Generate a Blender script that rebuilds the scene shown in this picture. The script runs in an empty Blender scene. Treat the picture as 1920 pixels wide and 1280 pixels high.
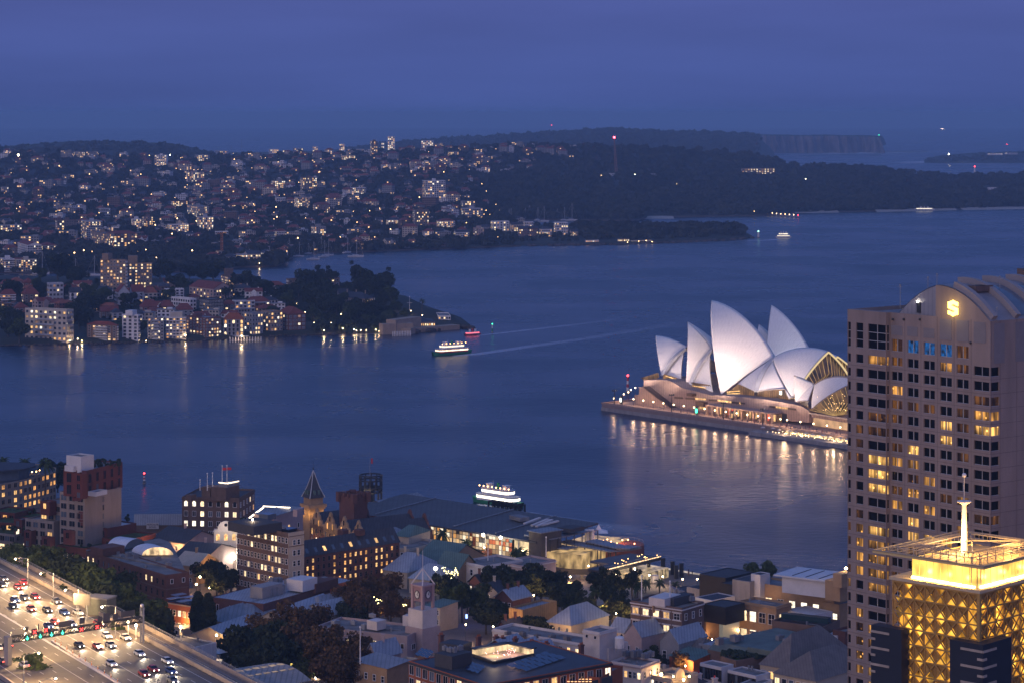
import bpy,math,random
import numpy as np
from mathutils import Vector,Matrix
V3=Vector
random.seed(7);np.random.seed(7)
S=bpy.context.scene
COL=S.collection
F,YH,H=4500.0,213.0,170.0
cam=bpy.data.cameras.new("camera");camo=bpy.data.objects.new("camera",cam);COL.objects.link(camo)
camo.location=(0,0,H);camo.rotation_euler=(math.radians(90),0,0)
cam.sensor_width=36;cam.lens=F/1920*36;cam.shift_y=-(640-YH)/1920
cam.clip_start=1;cam.clip_end=90000
S.camera=camo
S.view_settings.view_transform='Standard';S.view_settings.look='None'
S.view_settings.exposure=0;S.view_settings.gamma=1
S.cycles.use_denoising=True
S.cycles.max_bounces=5;S.cycles.diffuse_bounces=2;S.cycles.glossy_bounces=3
S.cycles.transparent_max_bounces=8;S.cycles.volume_bounces=0;S.cycles.transmission_bounces=2
S.cycles.sample_clamp_indirect=3;S.cycles.caustics_reflective=False;S.cycles.caustics_refractive=False
W=bpy.data.worlds.new("World");S.world=W;W.use_nodes=True
def build_world():
 nt=W.node_tree;N=nt.nodes;L=nt.links;N.clear()
 out=N.new('ShaderNodeOutputWorld');bg=N.new('ShaderNodeBackground');L.new(bg.outputs[0],out.inputs[0])
 tc=N.new('ShaderNodeTexCoord');sp=N.new('ShaderNodeSeparateXYZ');L.new(tc.outputs['Generated'],sp.inputs[0])
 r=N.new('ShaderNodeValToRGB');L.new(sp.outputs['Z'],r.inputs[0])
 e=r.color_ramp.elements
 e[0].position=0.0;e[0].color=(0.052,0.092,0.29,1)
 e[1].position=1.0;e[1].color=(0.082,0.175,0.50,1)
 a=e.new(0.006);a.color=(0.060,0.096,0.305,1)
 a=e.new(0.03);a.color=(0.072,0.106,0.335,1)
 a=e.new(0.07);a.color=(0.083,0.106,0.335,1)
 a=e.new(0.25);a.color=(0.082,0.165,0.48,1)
 m=N.new('ShaderNodeMath');m.operation='MULTIPLY';m.inputs[1].default_value=-1;L.new(sp.outputs['Y'],m.inputs[0])
 mr=N.new('ShaderNodeMapRange');mr.inputs[1].default_value=-0.1;mr.inputs[2].default_value=1.0;L.new(m.outputs[0],mr.inputs[0])
 rz=N.new('ShaderNodeValToRGB');L.new(sp.outputs['Z'],rz.inputs[0])
 q=rz.color_ramp.elements
 q[0].position=0;q[0].color=(0.50,0.27,0.27,1);q[1].position=0.75;q[1].color=(0.03,0.03,0.05,1)
 k=q.new(0.3);k.color=(0.26,0.16,0.20,1)
 mx=N.new('ShaderNodeMix');mx.data_type='RGBA';mx.blend_type='ADD'
 L.new(mr.outputs[0],mx.inputs[0]);L.new(r.outputs[0],mx.inputs[6]);L.new(rz.outputs[0],mx.inputs[7])
 mp=N.new('ShaderNodeMapping');mp.inputs['Scale'].default_value=(3,3,26);L.new(tc.outputs['Generated'],mp.inputs[0])
 nz=N.new('ShaderNodeTexNoise');nz.inputs['Scale'].default_value=1.6;nz.inputs['Detail'].default_value=4;L.new(mp.outputs[0],nz.inputs[0])
 m2=N.new('ShaderNodeMapRange');m2.inputs[1].default_value=0.3;m2.inputs[2].default_value=0.7;m2.inputs[3].default_value=0.9;m2.inputs[4].default_value=1.08;L.new(nz.outputs[0],m2.inputs[0])
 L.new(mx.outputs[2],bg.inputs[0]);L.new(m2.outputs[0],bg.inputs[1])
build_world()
sun=bpy.data.lights.new("sun",'SUN');sun.energy=0.72;sun.angle=math.radians(50);sun.color=(1,0.78,0.71)
suno=bpy.data.objects.new("sun",sun);COL.objects.link(suno);suno.rotation_euler=V3((0.58,0.78,-0.30)).to_track_quat('-Z','Y').to_euler()
def Yz(py,z):return F*(H-z)/(py-YH)
def at(px,py,z=0.0):
 Y=Yz(py,z);return V3(((px-960)*Y/F,Y,z))
def pt(px,py,Y):return V3(((px-960)*Y/F,Y,H-(py-YH)*Y/F))
def zat(py,Y):return H-(py-YH)*Y/F
def zoom(x0,y0,k):return lambda x,y:(x0+x/k,y0+y/k)
z1=zoom(0,840,2.909);z2=zoom(320,840,2.909);z3=zoom(760,840,2.91);z4=zoom(1160,960,4.0)
z5=zoom(1560,480,3.047);z6=zoom(1560,860,3.047);z7=zoom(1100,540,3.84)
za=zoom(0,230,4.0);zb=zoom(0,440,4.0);zc=zoom(400,460,3.4286);zd=zoom(400,230,3.4286);ze=zoom(860,230,3.3103);zf=zoom(1380,220,3.5556)
def lerp(a,b,t):return a+(b-a)*t
def pl(pts,x):
 return float(np.interp(x,[p[0]for p in pts],[p[1]for p in pts]))
MATS={}
def _nt(name):
 m=bpy.data.materials.new(name);m.use_nodes=True
 nt=m.node_tree;b=nt.nodes.get('Principled BSDF');return m,nt,b
def mat(name,col,rough=0.8,var=0.25,scale=0.6,metal=0.0,spec=0.3,streak=False,bump=0.0,rib=None,brick=None):
 if name in MATS:return MATS[name]
 m,nt,b=_nt(name);N=nt.nodes;L=nt.links
 b.inputs['Roughness'].default_value=rough;b.inputs['Metallic'].default_value=metal
 b.inputs['Specular IOR Level'].default_value=spec
 g=N.new('ShaderNodeNewGeometry')
 mp=N.new('ShaderNodeMapping');L.new(g.outputs['Position'],mp.inputs[0])
 mp.inputs['Scale'].default_value=(1,1,0.18)if streak else(1,1,1)
 n1=N.new('ShaderNodeTexNoise');n1.inputs['Scale'].default_value=scale;n1.inputs['Detail'].default_value=6;n1.inputs['Roughness'].default_value=0.65
 L.new(mp.outputs[0],n1.inputs[0])
 mr=N.new('ShaderNodeMapRange');mr.inputs[1].default_value=0.28;mr.inputs[2].default_value=0.72
 mr.inputs[3].default_value=1-var;mr.inputs[4].default_value=1+var*0.7;L.new(n1.outputs[0],mr.inputs[0])
 fac=mr.outputs[0]
 if rib:
  tcx=N.new('ShaderNodeTexCoord');w=N.new('ShaderNodeTexWave');w.bands_direction='X';w.inputs['Scale'].default_value=0.314/rib[0];w.inputs['Distortion'].default_value=0
  L.new(tcx.outputs['UV']if rib[2:]else tcx.outputs['Object'],w.inputs[0])
  r2=N.new('ShaderNodeMapRange');r2.inputs[1].default_value=0.0;r2.inputs[2].default_value=0.35;r2.inputs[3].default_value=1-rib[1];r2.inputs[4].default_value=1;L.new(w.outputs[1],r2.inputs[0])
  mm=N.new('ShaderNodeMath');mm.operation='MULTIPLY';L.new(fac,mm.inputs[0]);L.new(r2.outputs[0],mm.inputs[1]);fac=mm.outputs[0]
 mx=N.new('ShaderNodeMix');mx.data_type='RGBA';mx.blend_type='MULTIPLY';mx.inputs[0].default_value=1
 mx.inputs[6].default_value=(*col,1);L.new(fac,mx.inputs[7])
 L.new(mx.outputs[2],b.inputs['Base Color'])
 if bump:
  bp=N.new('ShaderNodeBump');bp.inputs['Strength'].default_value=bump;bp.inputs['Distance'].default_value=0.3
  L.new(n1.outputs[0],bp.inputs['Height']);L.new(bp.outputs[0],b.inputs['Normal'])
 m.cycles.emission_sampling='NONE'
 MATS[name]=m;return m
def emit(name,col,strength,sample=False,var=0.0,scale=1.2):
 if name in MATS:return MATS[name]
 m,nt,b=_nt(name);N=nt.nodes;L=nt.links
 b.inputs['Base Color'].default_value=(0.02,0.02,0.02,1);b.inputs['Roughness'].default_value=0.3
 b.inputs['Emission Color'].default_value=(*col,1);b.inputs['Emission Strength'].default_value=strength
 if var:
  oi=N.new('ShaderNodeObjectInfo');g=N.new('ShaderNodeNewGeometry')
  n=N.new('ShaderNodeTexNoise');n.inputs['Scale'].default_value=scale;n.inputs['Detail'].default_value=2
  mp=N.new('ShaderNodeMapping');mp.inputs['Scale'].default_value=(1,1,0.55);L.new(g.outputs['Position'],mp.inputs[0]);L.new(mp.outputs[0],n.inputs[0])
  a=N.new('ShaderNodeMapRange');a.inputs[1].default_value=0.32;a.inputs[2].default_value=0.68;a.inputs[3].default_value=1-var;a.inputs[4].default_value=1+var;L.new(n.outputs[0],a.inputs[0])
  c=N.new('ShaderNodeMapRange');c.inputs[3].default_value=1-var*0.6;c.inputs[4].default_value=1+var*0.5;L.new(oi.outputs['Random'],c.inputs[0])
  d=N.new('ShaderNodeMath');d.operation='MULTIPLY';L.new(a.outputs[0],d.inputs[0]);L.new(c.outputs[0],d.inputs[1])
  e=N.new('ShaderNodeMath');e.operation='MULTIPLY';e.inputs[1].default_value=strength;L.new(d.outputs[0],e.inputs[0])
  L.new(e.outputs[0],b.inputs['Emission Strength'])
 m.cycles.emission_sampling='FRONT' if sample else 'NONE'
 MATS[name]=m;return m
GLASS=mat('window_glass',(0.012,0.014,0.022),0.08,0.1,0.5,spec=0.5)
SG=mat('pale_window_glass',(0.10,0.13,0.17),0.12,0.2,0.5,spec=0.6)
LW=[emit('lit_warm',(1,0.56,0.20),1.25,var=0.55),emit('lit_amber',(1,0.46,0.13),0.95,var=0.6),emit('lit_cream',(1,0.74,0.40),1.7,var=0.5),emit('lit_white',(1,0.86,0.62),1.9,var=0.4),emit('lit_dim',(1,0.5,0.2),0.35,var=0.6)]
LFAR=emit('far_lit_window',(1,0.58,0.24),1.5,var=0.9,scale=0.05)
BULB=emit('lamp_bulb',(1,0.72,0.36),30);BULBW=emit('white_lamp_bulb',(1,0.88,0.70),34)
REDL=emit('red_light',(1,0.05,0.06),9);GREENL=emit('green_light',(0.05,1,0.45),6)
DM=mat('dark_metal',(0.03,0.032,0.036),0.5,0.2,1,spec=0.4)
GM=mat('grey_metal',(0.25,0.26,0.28),0.45,0.2,1,spec=0.4)
WP=mat('white_paint',(0.72,0.70,0.68),0.6,0.12,0.8)
CONC=mat('concrete',(0.28,0.26,0.25),0.85,0.3,0.35,streak=True)
class MB:
 def __init__(s):s.v=[];s.f=[];s.m=[]
 def add(s,vs,fs,m=0):
  o=len(s.v);s.v.extend([tuple(v)for v in vs])
  for f in fs:s.f.append(tuple(i+o for i in f));s.m.append(m)
 def box(s,c,d,rz=0.0,m=0,R=None):
  hx,hy,hz=d[0]/2,d[1]/2,d[2]/2
  if R is None:R=Matrix.Rotation(rz,3,'Z')
  c=V3(c);vs=[c+R@V3((x*hx,y*hy,z*hz))for x in(-1,1)for y in(-1,1)for z in(-1,1)]
  s.add(vs,[(0,1,3,2),(4,6,7,5),(0,4,5,1),(2,3,7,6),(0,2,6,4),(1,5,7,3)],m)
 def bm(s,a,b,w,h=None,m=0):
  a=V3(a);b=V3(b);d=b-a;L=d.length
  if L<1e-6:return
  q=d.to_track_quat('X','Z').to_matrix();s.box((a+b)/2,(L,w,h or w),m=m,R=q)
 def cyl(s,a,b,r0,r1=None,n=8,m=0,cap=True):
  a=V3(a);b=V3(b);r1=r0 if r1 is None else r1
  q=(b-a).to_track_quat('Z','X').to_matrix()
  vs=[];
  for k,(p,r)in enumerate(((a,r0),(b,r1))):
   for i in range(n):
    t=2*math.pi*i/n;vs.append(p+q@V3((r*math.cos(t),r*math.sin(t),0)))
  fs=[(i,(i+1)%n,n+(i+1)%n,n+i)for i in range(n)]
  if cap:fs+=[tuple(range(n-1,-1,-1)),tuple(range(n,2*n))]
  s.add(vs,fs,m)
 def lathe(s,c,prof,n=12,m=0):
  c=V3(c);vs=[];k=len(prof)
  for r,z in prof:
   for i in range(n):
    t=2*math.pi*i/n;vs.append(c+V3((r*math.cos(t),r*math.sin(t),z)))
  fs=[]
  for j in range(k-1):
   for i in range(n):fs.append((j*n+i,j*n+(i+1)%n,(j+1)*n+(i+1)%n,(j+1)*n+i))
  s.add(vs,fs,m)
 def ball(s,c,r,n=8,m=0,sz=1.0):
  k=max(4,n//2+1);s.lathe(c,[(max(1e-4,r*math.sin(math.pi*i/k)),-r*sz*math.cos(math.pi*i/k))for i in range(k+1)],n,m)
 def pZ(s,poly,z0,z1,m=0,top=True,bottom=False,side=True):
  n=len(poly)
  z0l=z0 if hasattr(z0,'__len__')else[z0]*n;z1l=z1 if hasattr(z1,'__len__')else[z1]*n
  A=sum(poly[i][0]*poly[(i+1)%n][1]-poly[(i+1)%n][0]*poly[i][1]for i in range(n))
  idx=list(range(n))if A>0 else list(range(n-1,-1,-1))
  vs=[(poly[i][0],poly[i][1],z0l[i])for i in idx]+[(poly[i][0],poly[i][1],z1l[i])for i in idx]
  fs=[]
  if side:fs+=[(i,(i+1)%n,n+(i+1)%n,n+i)for i in range(n)]
  if top:fs.append(tuple(range(n,2*n)))
  if bottom:fs.append(tuple(range(n-1,-1,-1)))
  s.add(vs,fs,m)
 def quad(s,a,b,c,d,m=0):s.add([a,b,c,d],[(0,1,2,3)],m)
 def mesh(s,name,mats):
  me=bpy.data.meshes.new(name);me.from_pydata(s.v,[],s.f)
  for x in mats:me.materials.append(x)
  if len(mats)>1:me.polygons.foreach_set('material_index',s.m)
  me.update();return me
 def bd(s,name,mats,parent=None,loc=(0,0,0),smooth=False,**tags):
  if not isinstance(mats,(list,tuple)):mats=[mats]
  me=s.mesh(name,mats)
  if smooth:me.polygons.foreach_set('use_smooth',[True]*len(me.polygons))
  return link(name,me,parent,loc,**tags)
def link(name,me,parent=None,loc=(0,0,0),rz=0.0,sc=None,**tags):
 o=bpy.data.objects.new(name,me);COL.objects.link(o);o.location=loc
 if rz:o.rotation_euler=(0,0,rz)
 if sc is not None:o.scale=sc if hasattr(sc,'__len__')else(sc,sc,sc)
 if parent:o.parent=parent
 for k,v in tags.items():
  if v:o[{'cat':'category'}.get(k,k)]=v
 return o
def npmesh(name,V,Q,mats,midx=None,smooth=False):
 me=bpy.data.meshes.new(name);n=len(Q);k=Q.shape[1]
 me.vertices.add(len(V));me.vertices.foreach_set('co',np.asarray(V,np.float32).ravel())
 me.loops.add(n*k);me.loops.foreach_set('vertex_index',np.asarray(Q,np.int32).ravel())
 me.polygons.add(n);me.polygons.foreach_set('loop_start',np.arange(0,n*k,k,dtype=np.int32))
 for x in mats:me.materials.append(x)
 if midx is not None:me.polygons.foreach_set('material_index',np.asarray(midx,np.int32))
 if smooth:me.polygons.foreach_set('use_smooth',np.ones(n,bool))
 me.update(calc_edges=True);me.validate();return me
LABELS={}
def thing(name,label,cat,loc=(0,0,0),rz=0.0,group=None,sc=None):
 return link(name,None,None,loc,rz,sc,label=label,cat=cat,group=group)
def copy_tree(o,loc=None,rz=None,label=None,parent=None,sc=None):
 c=o.copy();COL.objects.link(c)
 if parent is not None:c.parent=parent
 if loc is not None:c.location=loc
 if rz is not None:c.rotation_euler=(0,0,rz)
 if sc is not None:c.scale=(sc,sc,sc)
 if label:c['label']=label
 for ch in list(o.children):copy_tree(ch,parent=c)
 return c
def pL(name,loc,e,col=(1,0.7,0.38),r=0.25,parent=None):
 l=bpy.data.lights.new(name,'POINT');l.energy=e;l.color=col;l.shadow_soft_size=r
 o=bpy.data.objects.new(name,l);COL.objects.link(o);o.location=loc
 if parent:o.parent=parent
 return o
def sP(name,loc,target,e,col=(1,0.8,0.6),ang=60,blend=0.6,r=0.5,parent=None):
 l=bpy.data.lights.new(name,'SPOT');l.energy=e;l.color=col;l.shadow_soft_size=r;l.spot_size=math.radians(ang);l.spot_blend=blend
 o=bpy.data.objects.new(name,l);COL.objects.link(o);o.location=loc
 o.rotation_euler=(V3(target)-V3(loc)).to_track_quat('-Z','Y').to_euler()
 if parent:o.parent=parent
 return o
WCACHE={}
def win_geo(mb,o,d,w,h,style,fm,pm):
 0
 d=V3((d[0],d[1],0)).normalized();n=V3((d.y,-d.x,0));up=V3((0,0,1));o=V3(o)
 R=Matrix((d,-n,up)).transposed()
 fw=0.10;P=lambda x,y,z:o+d*x+n*y+up*z
 t=0.16
 if style in('plain','two','sash','grid','arch'):
  mb.quad(P(-w/2,.03,-h/2),P(w/2,.03,-h/2),P(w/2,.03,h/2),P(-w/2,.03,h/2),pm)
  if style=='arch':
   vs=[P(w/2*math.cos(a),.03,h/2+w/2*math.sin(a))for a in[math.pi*i/8 for i in range(9)]]
   mb.add(vs,[tuple(range(9))],pm)
  mb.box(P(-w/2-fw/2,t/2,0),(fw,t,h+2*fw),m=fm,R=R);mb.box(P(w/2+fw/2,t/2,0),(fw,t,h+2*fw),m=fm,R=R)
  if style!='arch':mb.box(P(0,t/2,h/2+fw/2),(w,t,fw),m=fm,R=R)
  mb.box(P(0,t/2+.05,-h/2-fw/2),(w,t+.1,fw),m=fm,R=R)
  if style in('two','grid'):mb.box(P(0,.06,0),(0.09,.06,h),m=fm,R=R)
  if style in('sash','grid'):mb.box(P(0,.065,0.05),(w,.05,0.08),m=fm,R=R)
def window(R9,o,d,w,h,style='plain',pane=None,frame=None,name='window'):
 pane=pane or GLASS;frame=frame or WP
 ct=R9.get('_n',0)
 lo=V3(o)-R9.location
 if ct>=100:
  REST.setdefault(R9.name,(R9,MB(),[]))
  r,mb,ms=REST[R9.name]
  for x in(frame,pane):
   if x not in ms:ms.append(x)
  win_geo(mb,lo,d,w,h,style,ms.index(frame),ms.index(pane));return
 R9['_n']=ct+1
 key=(round(w,2),round(h,2),style,pane.name,frame.name)
 if key not in WCACHE:
  mb=MB();win_geo(mb,(0,0,0),(1,0),w,h,style,0,1);WCACHE[key]=mb.mesh('window',[frame,pane])
 return link(name,WCACHE[key],R9,lo,math.atan2(d[1],d[0]))
REST={}
def finish_windows():
 for k,(r,mb,ms)in REST.items():mb.bd('window',ms,r,kind='stuff')
 for o in bpy.data.objects:
  if '_n' in o:del o['_n']
RNG=random.Random(11)
def pP(lit,rng=RNG,pool=None):
 if rng.random()<lit:return rng.choice(pool or[LW[0],LW[0],LW[1],LW[2],LW[2],LW[3],LW[4]])
 return GLASS if rng.random()<0.8 else SG
def fA(R9,A,B,ztop,rows,cols,w,h,top,dz,lit=0.25,mx=None,style='plain',frame=None,pool=None,skip=None,litset=None):
 A=V3((A[0],A[1],0));B=V3((B[0],B[1],0));L=(B-A).length;d=(B-A)/L
 if mx is None:mx=L/cols/2
 for i in range(cols):
  x=L/2 if cols==1 else mx+(L-2*mx)*i/(cols-1)
  for j in range(rows):
   if skip and skip(i,j):continue
   z=ztop-top-h/2-j*dz
   p=pP(lit,pool=pool)if litset is None else((pool or LW)[RNG.randrange(len(pool or LW))]if(i,j)in litset else GLASS)
   window(R9,A+d*x+V3((0,0,z)),d,w,h,style,p,frame)
def foot3(L,C,R,z):
 a,c,b=at(*L,z),at(*C,z),at(*R,z);return[a,c,b,a+b-c]
def rect3(L,C,R,z):
 0
 a,c,b=at(*L,z),at(*C,z),at(*R,z)
 u=a-c;v=b-c;la,lb=u.length,v.length
 ang=math.atan2(u.y,u.x);bng=math.atan2(v.y,v.x)
 dlt=(ang-bng)%(2*math.pi);e=(dlt-math.pi/2)/2
 wa,wb=lb/(la+lb),la/(la+lb);e2=(dlt-math.pi/2)
 ang-=e2*wa;bng+=e2*wb
 def reach(t,px):
  k=(px-960)/F;dx,dy=math.cos(t),math.sin(t);den=dx-k*dy
  return(k*c.y-c.x)/den if abs(den)>1e-3 else None
 ra,rb=reach(ang,L[0]),reach(bng,R[0])
 if ra and 0.7*la<ra<1.35*la:la=ra
 if rb and 0.7*lb<rb<1.35*lb:lb=rb
 a=c+V3((math.cos(ang),math.sin(ang),0))*la;b=c+V3((math.cos(bng),math.sin(bng),0))*lb
 return[a,c,b,a+b-c]
def cB(xl,xc,xr,Y,yaw):
 0
 c=V3(((xc-960)*Y/F,Y,0))
 def run(ang,px):
  k=(px-960)/F;dx,dy=math.cos(ang),math.sin(ang)
  den=dx-k*dy;return max(2.0,min(120.0,(k*c.y-c.x)/den))if abs(den)>1e-3 else 20.0
 r=run(yaw,xr);l=run(yaw+math.pi/2,xl)if xl<xc-0.3 else None
 b=c+V3((math.cos(yaw),math.sin(yaw),0))*r
 l=l if l else min(18.0,max(8.0,r*0.8))
 a=c+V3((math.cos(yaw+math.pi/2),math.sin(yaw+math.pi/2),0))*l
 return[a,c,b,a+b-c]
def iN(poly,k):
 cx=sum(p[0]for p in poly)/len(poly);cy=sum(p[1]for p in poly)/len(poly)
 out=[]
 for p in poly:
  d=V3((p[0]-cx,p[1]-cy));L=d.length;d=d*((L-k)/L);out.append(V3((cx+d.x,cy+d.y)))
 return out
def body(name,label,cat,fp,ztop,zbase,wall,roof,kind='flat',rise=3.0,parapet=0.7,group=None,ridge=0,over=0.5,cornice=None,chim=0):
 0
 cx=sum(p[0]for p in fp)/len(fp);cy=sum(p[1]for p in fp)/len(fp)
 R9=thing(name,label,cat,(cx,cy,zbase),group=group)
 P=[(p[0]-cx,p[1]-cy)for p in fp];h=ztop-zbase
 mb=MB()
 if kind=='flat':
  mb.pZ(P,0,h,top=False)
  I=iN(P,0.45)
  for i in range(len(P)):
   j=(i+1)%len(P)
   mb.quad((*P[i],h),(*P[j],h),(*I[j],h),(*I[i],h));mb.quad((*I[i],h),(*I[j],h),(*I[j],h-parapet),(*I[i],h-parapet))
  mb.bd('wall',wall,R9)
  rb=MB();rb.add([(*p,h-parapet)for p in I],[tuple(range(len(I)))]);rb.bd('roof',roof,R9)
 else:
  e=over
  O=iN(P,-e*1.4)
  if ridge:P2=[P[1],P[2],P[3],P[0]];O2=[O[1],O[2],O[3],O[0]]
  else:P2=P;O2=O
  m0=((O2[0][0]+O2[3][0])/2,(O2[0][1]+O2[3][1])/2);m1=((O2[1][0]+O2[2][0])/2,(O2[1][1]+O2[2][1])/2)
  mb.pZ(P,0,h,top=False)
  rb=MB()
  if kind=='hip':
   t=0.28;a=(lerp(m0[0],m1[0],t),lerp(m0[1],m1[1],t),h+rise);b=(lerp(m1[0],m0[0],t),lerp(m1[1],m0[1],t),h+rise)
   V=[(*q,h-0.05)for q in O2]+[a,b]
   rb.add(V,[(0,1,5,4),(1,2,5),(2,3,4,5),(3,0,4),(3,2,1,0)])
  elif kind=='gable':
   a=(*m0,h+rise);b=(*m1,h+rise)
   V=[(*q,h-0.05)for q in O2]+[a,b];V+=[(v[0],v[1],v[2]+0.18)for v in V]
   rb.add(V,[(6,7,11,10),(7,8,9,10)[:0]or(8,9,10,11),(0,1,5,4)[::-1],(2,3,4,5)[::-1],(0,6,10,4),(4,10,9,3),(1,5,11,7),(5,2,8,11),(0,1,7,6),(2,3,9,8)])
   n0=((P2[0][0]+P2[3][0])/2,(P2[0][1]+P2[3][1])/2);n1=((P2[1][0]+P2[2][0])/2,(P2[1][1]+P2[2][1])/2)
   mb.add([(*P2[0],h),(*P2[3],h),(*n0,h+rise*0.96)],[(0,1,2)]);mb.add([(*P2[1],h),(*P2[2],h),(*n1,h+rise*0.96)],[(0,1,2)])
  elif kind=='shed':
   rb.add([(*O[0],h),(*O[1],h),(*O[2],h+rise),(*O[3],h+rise)],[(0,1,2,3)])
   mb.add([(*P[2],h),(*P[3],h),(*P[3],h+rise*.96),(*P[2],h+rise*.96)],[(0,1,2,3)]);mb.add([(*P[1],h),(*P[2],h),(*P[2],h+rise*.96)],[(0,1,2)]);mb.add([(*P[0],h),(*P[3],h),(*P[3],h+rise*.96)],[(0,1,2)])
  elif kind=='mansard':
   I=iN(P,rise*1.1);V=[(*q,h)for q in P]+[(*q,h+rise)for q in I];n=len(P)
   rb.add(V,[(i,(i+1)%n,n+(i+1)%n,n+i)for i in range(n)]+[tuple(range(n,2*n))])
  mb.bd('wall',wall,R9);ro=rb.bd('roof',roof,R9)
  for c in range(chim):
   t=(c+0.5)/chim;x=lerp(m0[0],m1[0],t);y=lerp(m0[1],m1[1],t)
   cb=MB();cb.box((x,y,h+rise+0.3),(0.9,0.7,2.6));cb.box((x,y,h+rise+1.7),(1.1,0.9,0.2));cb.bd('chimney',wall,ro)
 if cornice:
  cb=MB();n=len(P);zc=h-(parapet if kind=='flat' else 0.35)
  for i in range(n):
   a=V3((*P[i],zc));b=V3((*P[(i+1)%n],zc));cb.bm(a,b,0.7,0.3)
  cb.bd('cornice',cornice,R9)
 R9['_fp']=0;del R9['_fp']
 return R9,fp
def roof_box(R9,x,y,z,d,rz,m,name='plant_box',label=None):
 b=MB();b.box((x-R9.location.x,y-R9.location.y,z+d[2]/2-R9.location.z),d,rz);return b.bd(name,m,R9,label=label)
def build_water():
 m,nt,b=_nt('harbour_water');N=nt.nodes;L=nt.links
 b.inputs['Base Color'].default_value=(0.004,0.016,0.045,1);b.inputs['IOR'].default_value=1.33
 g=N.new('ShaderNodeNewGeometry')
 mp0=N.new('ShaderNodeMapping');mp0.inputs['Scale'].default_value=(0.006,0.007,1);mp0.inputs['Rotation'].default_value=(0,0,0.2);L.new(g.outputs['Position'],mp0.inputs[0])
 n0=N.new('ShaderNodeTexNoise');n0.inputs['Scale'].default_value=1;n0.inputs['Detail'].default_value=5;n0.inputs['Roughness'].default_value=0.62;L.new(mp0.outputs[0],n0.inputs[0])
 r=N.new('ShaderNodeMapRange');r.inputs[1].default_value=0.3;r.inputs[2].default_value=0.7;r.inputs[3].default_value=0.19;r.inputs[4].default_value=0.36;L.new(n0.outputs[0],r.inputs[0]);L.new(r.outputs[0],b.inputs['Roughness'])
 mp1=N.new('ShaderNodeMapping');mp1.inputs['Scale'].default_value=(0.17,0.24,1);mp1.inputs['Rotation'].default_value=(0,0,0.35);L.new(g.outputs['Position'],mp1.inputs[0])
 n1=N.new('ShaderNodeTexNoise');n1.inputs['Scale'].default_value=1;n1.inputs['Detail'].default_value=4;L.new(mp1.outputs[0],n1.inputs[0])
 bp=N.new('ShaderNodeBump');bp.inputs['Strength'].default_value=0.36;bp.inputs['Distance'].default_value=1.0;L.new(n1.outputs[0],bp.inputs['Height']);L.new(bp.outputs[0],b.inputs['Normal'])
 mb=MB();mb.quad((-16000,-300,0),(18000,-300,0),(18000,27000,0),(-16000,27000,0));mb.bd('harbour_water',m,kind='structure')
build_water()
SOIL=mat('bush_ground',(0.035,0.038,0.028),0.95,0.5,0.03)
ROCK=mat('sandstone_rock',(0.085,0.065,0.055),0.95,0.55,0.08,bump=0.6)
LAWN=mat('lawn',(0.04,0.065,0.025),0.95,0.3,0.1)
class Terrain:
 def __init__(s,name,px0,px1,shore,ridge,ridgeY,step=12,nt=26,pw=1.25,back=(500,50),material=None,kind=None,bump=0.0):
  s.shore,s.ridge,s.ridgeY,s.pw=shore,ridge,ridgeY,pw
  pxs=np.arange(px0,px1+1,step);V=[];
  rows=nt+3
  for px in pxs:
   col=[s.P(px,t)for t in np.linspace(0,1,nt+1)]
   a=col[0];e=col[-1]
   V.append((a[0],a[1],-3));V.extend(col);V.append((e[0]*(1+back[0]/e[1]),e[1]+back[0],e[2]-back[1]))
  Q=[]
  for i in range(len(pxs)-1):
   for j in range(rows-1):Q.append((i*rows+j,(i+1)*rows+j,(i+1)*rows+j+1,i*rows+j+1))
  V=np.array(V)
  if bump:
   msk=V[:,2]>3;V[msk,2]+=np.random.normal(0,bump,msk.sum())
  midx=[1 if(q%(rows-1))<1 else 0 for q in range(len(Q))]
  me=npmesh(name,V,np.array(Q),[material or SOIL,ROCK],midx)
  link(name,me,kind='structure')
 def P(s,px,t):
  ys=pl(s.shore,px);yr=pl(s.ridge,px);Ys=F*(H-1.5)/(ys-YH);Yr=pl(s.ridgeY,px)
  Y=Ys+(Yr-Ys)*t**s.pw;py=ys+(yr-ys)*t
  return((px-960)*Y/F,Y,max(1.5,H-(py-YH)*Y/F))
 def g(s,px,py):
  ys=pl(s.shore,px);yr=pl(s.ridge,px);t=min(1.02,max(0.0,(py-ys)/(yr-ys)));return s.P(px,t)
T1=Terrain('suburb_hillside',-320,980,[(-320,512),(60,510),(300,510),(425,505),(440,500),(528,497),(540,482),(565,474),(700,470),(860,464),(980,460)],[(-320,285),(0,287),(100,281),(150,292),(400,294),(500,289),(600,288),(700,285),(780,282),(850,278),(880,284),(930,335),(980,405)],[(-300,4800),(960,5000)])
T2=Terrain('bushland_headland',860,2300,[(860,420),(880,416),(1000,411),(1180,413),(1203,411),(1218,406),(1430,404),(1480,398),(1650,395),(1920,389),(2300,388)],[(860,280),(960,274),(1050,275),(1250,280),(1390,286),(1440,296),(1480,312),(1560,314),(1620,313),(1700,324),(1770,331),(1920,330),(2300,334)],[(860,5100),(1400,5500),(1500,5200),(2300,5300)],bump=1.5)
def prof_z(c,t):
 e=min(t,1-t);k=min(1,e/.02)
 if c<3:return-2+(c+2)*k
 q=max(0,min(1,(e-.12)/.30));return-2+5*k+(c-3)*q*q*(3-2*q)
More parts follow.
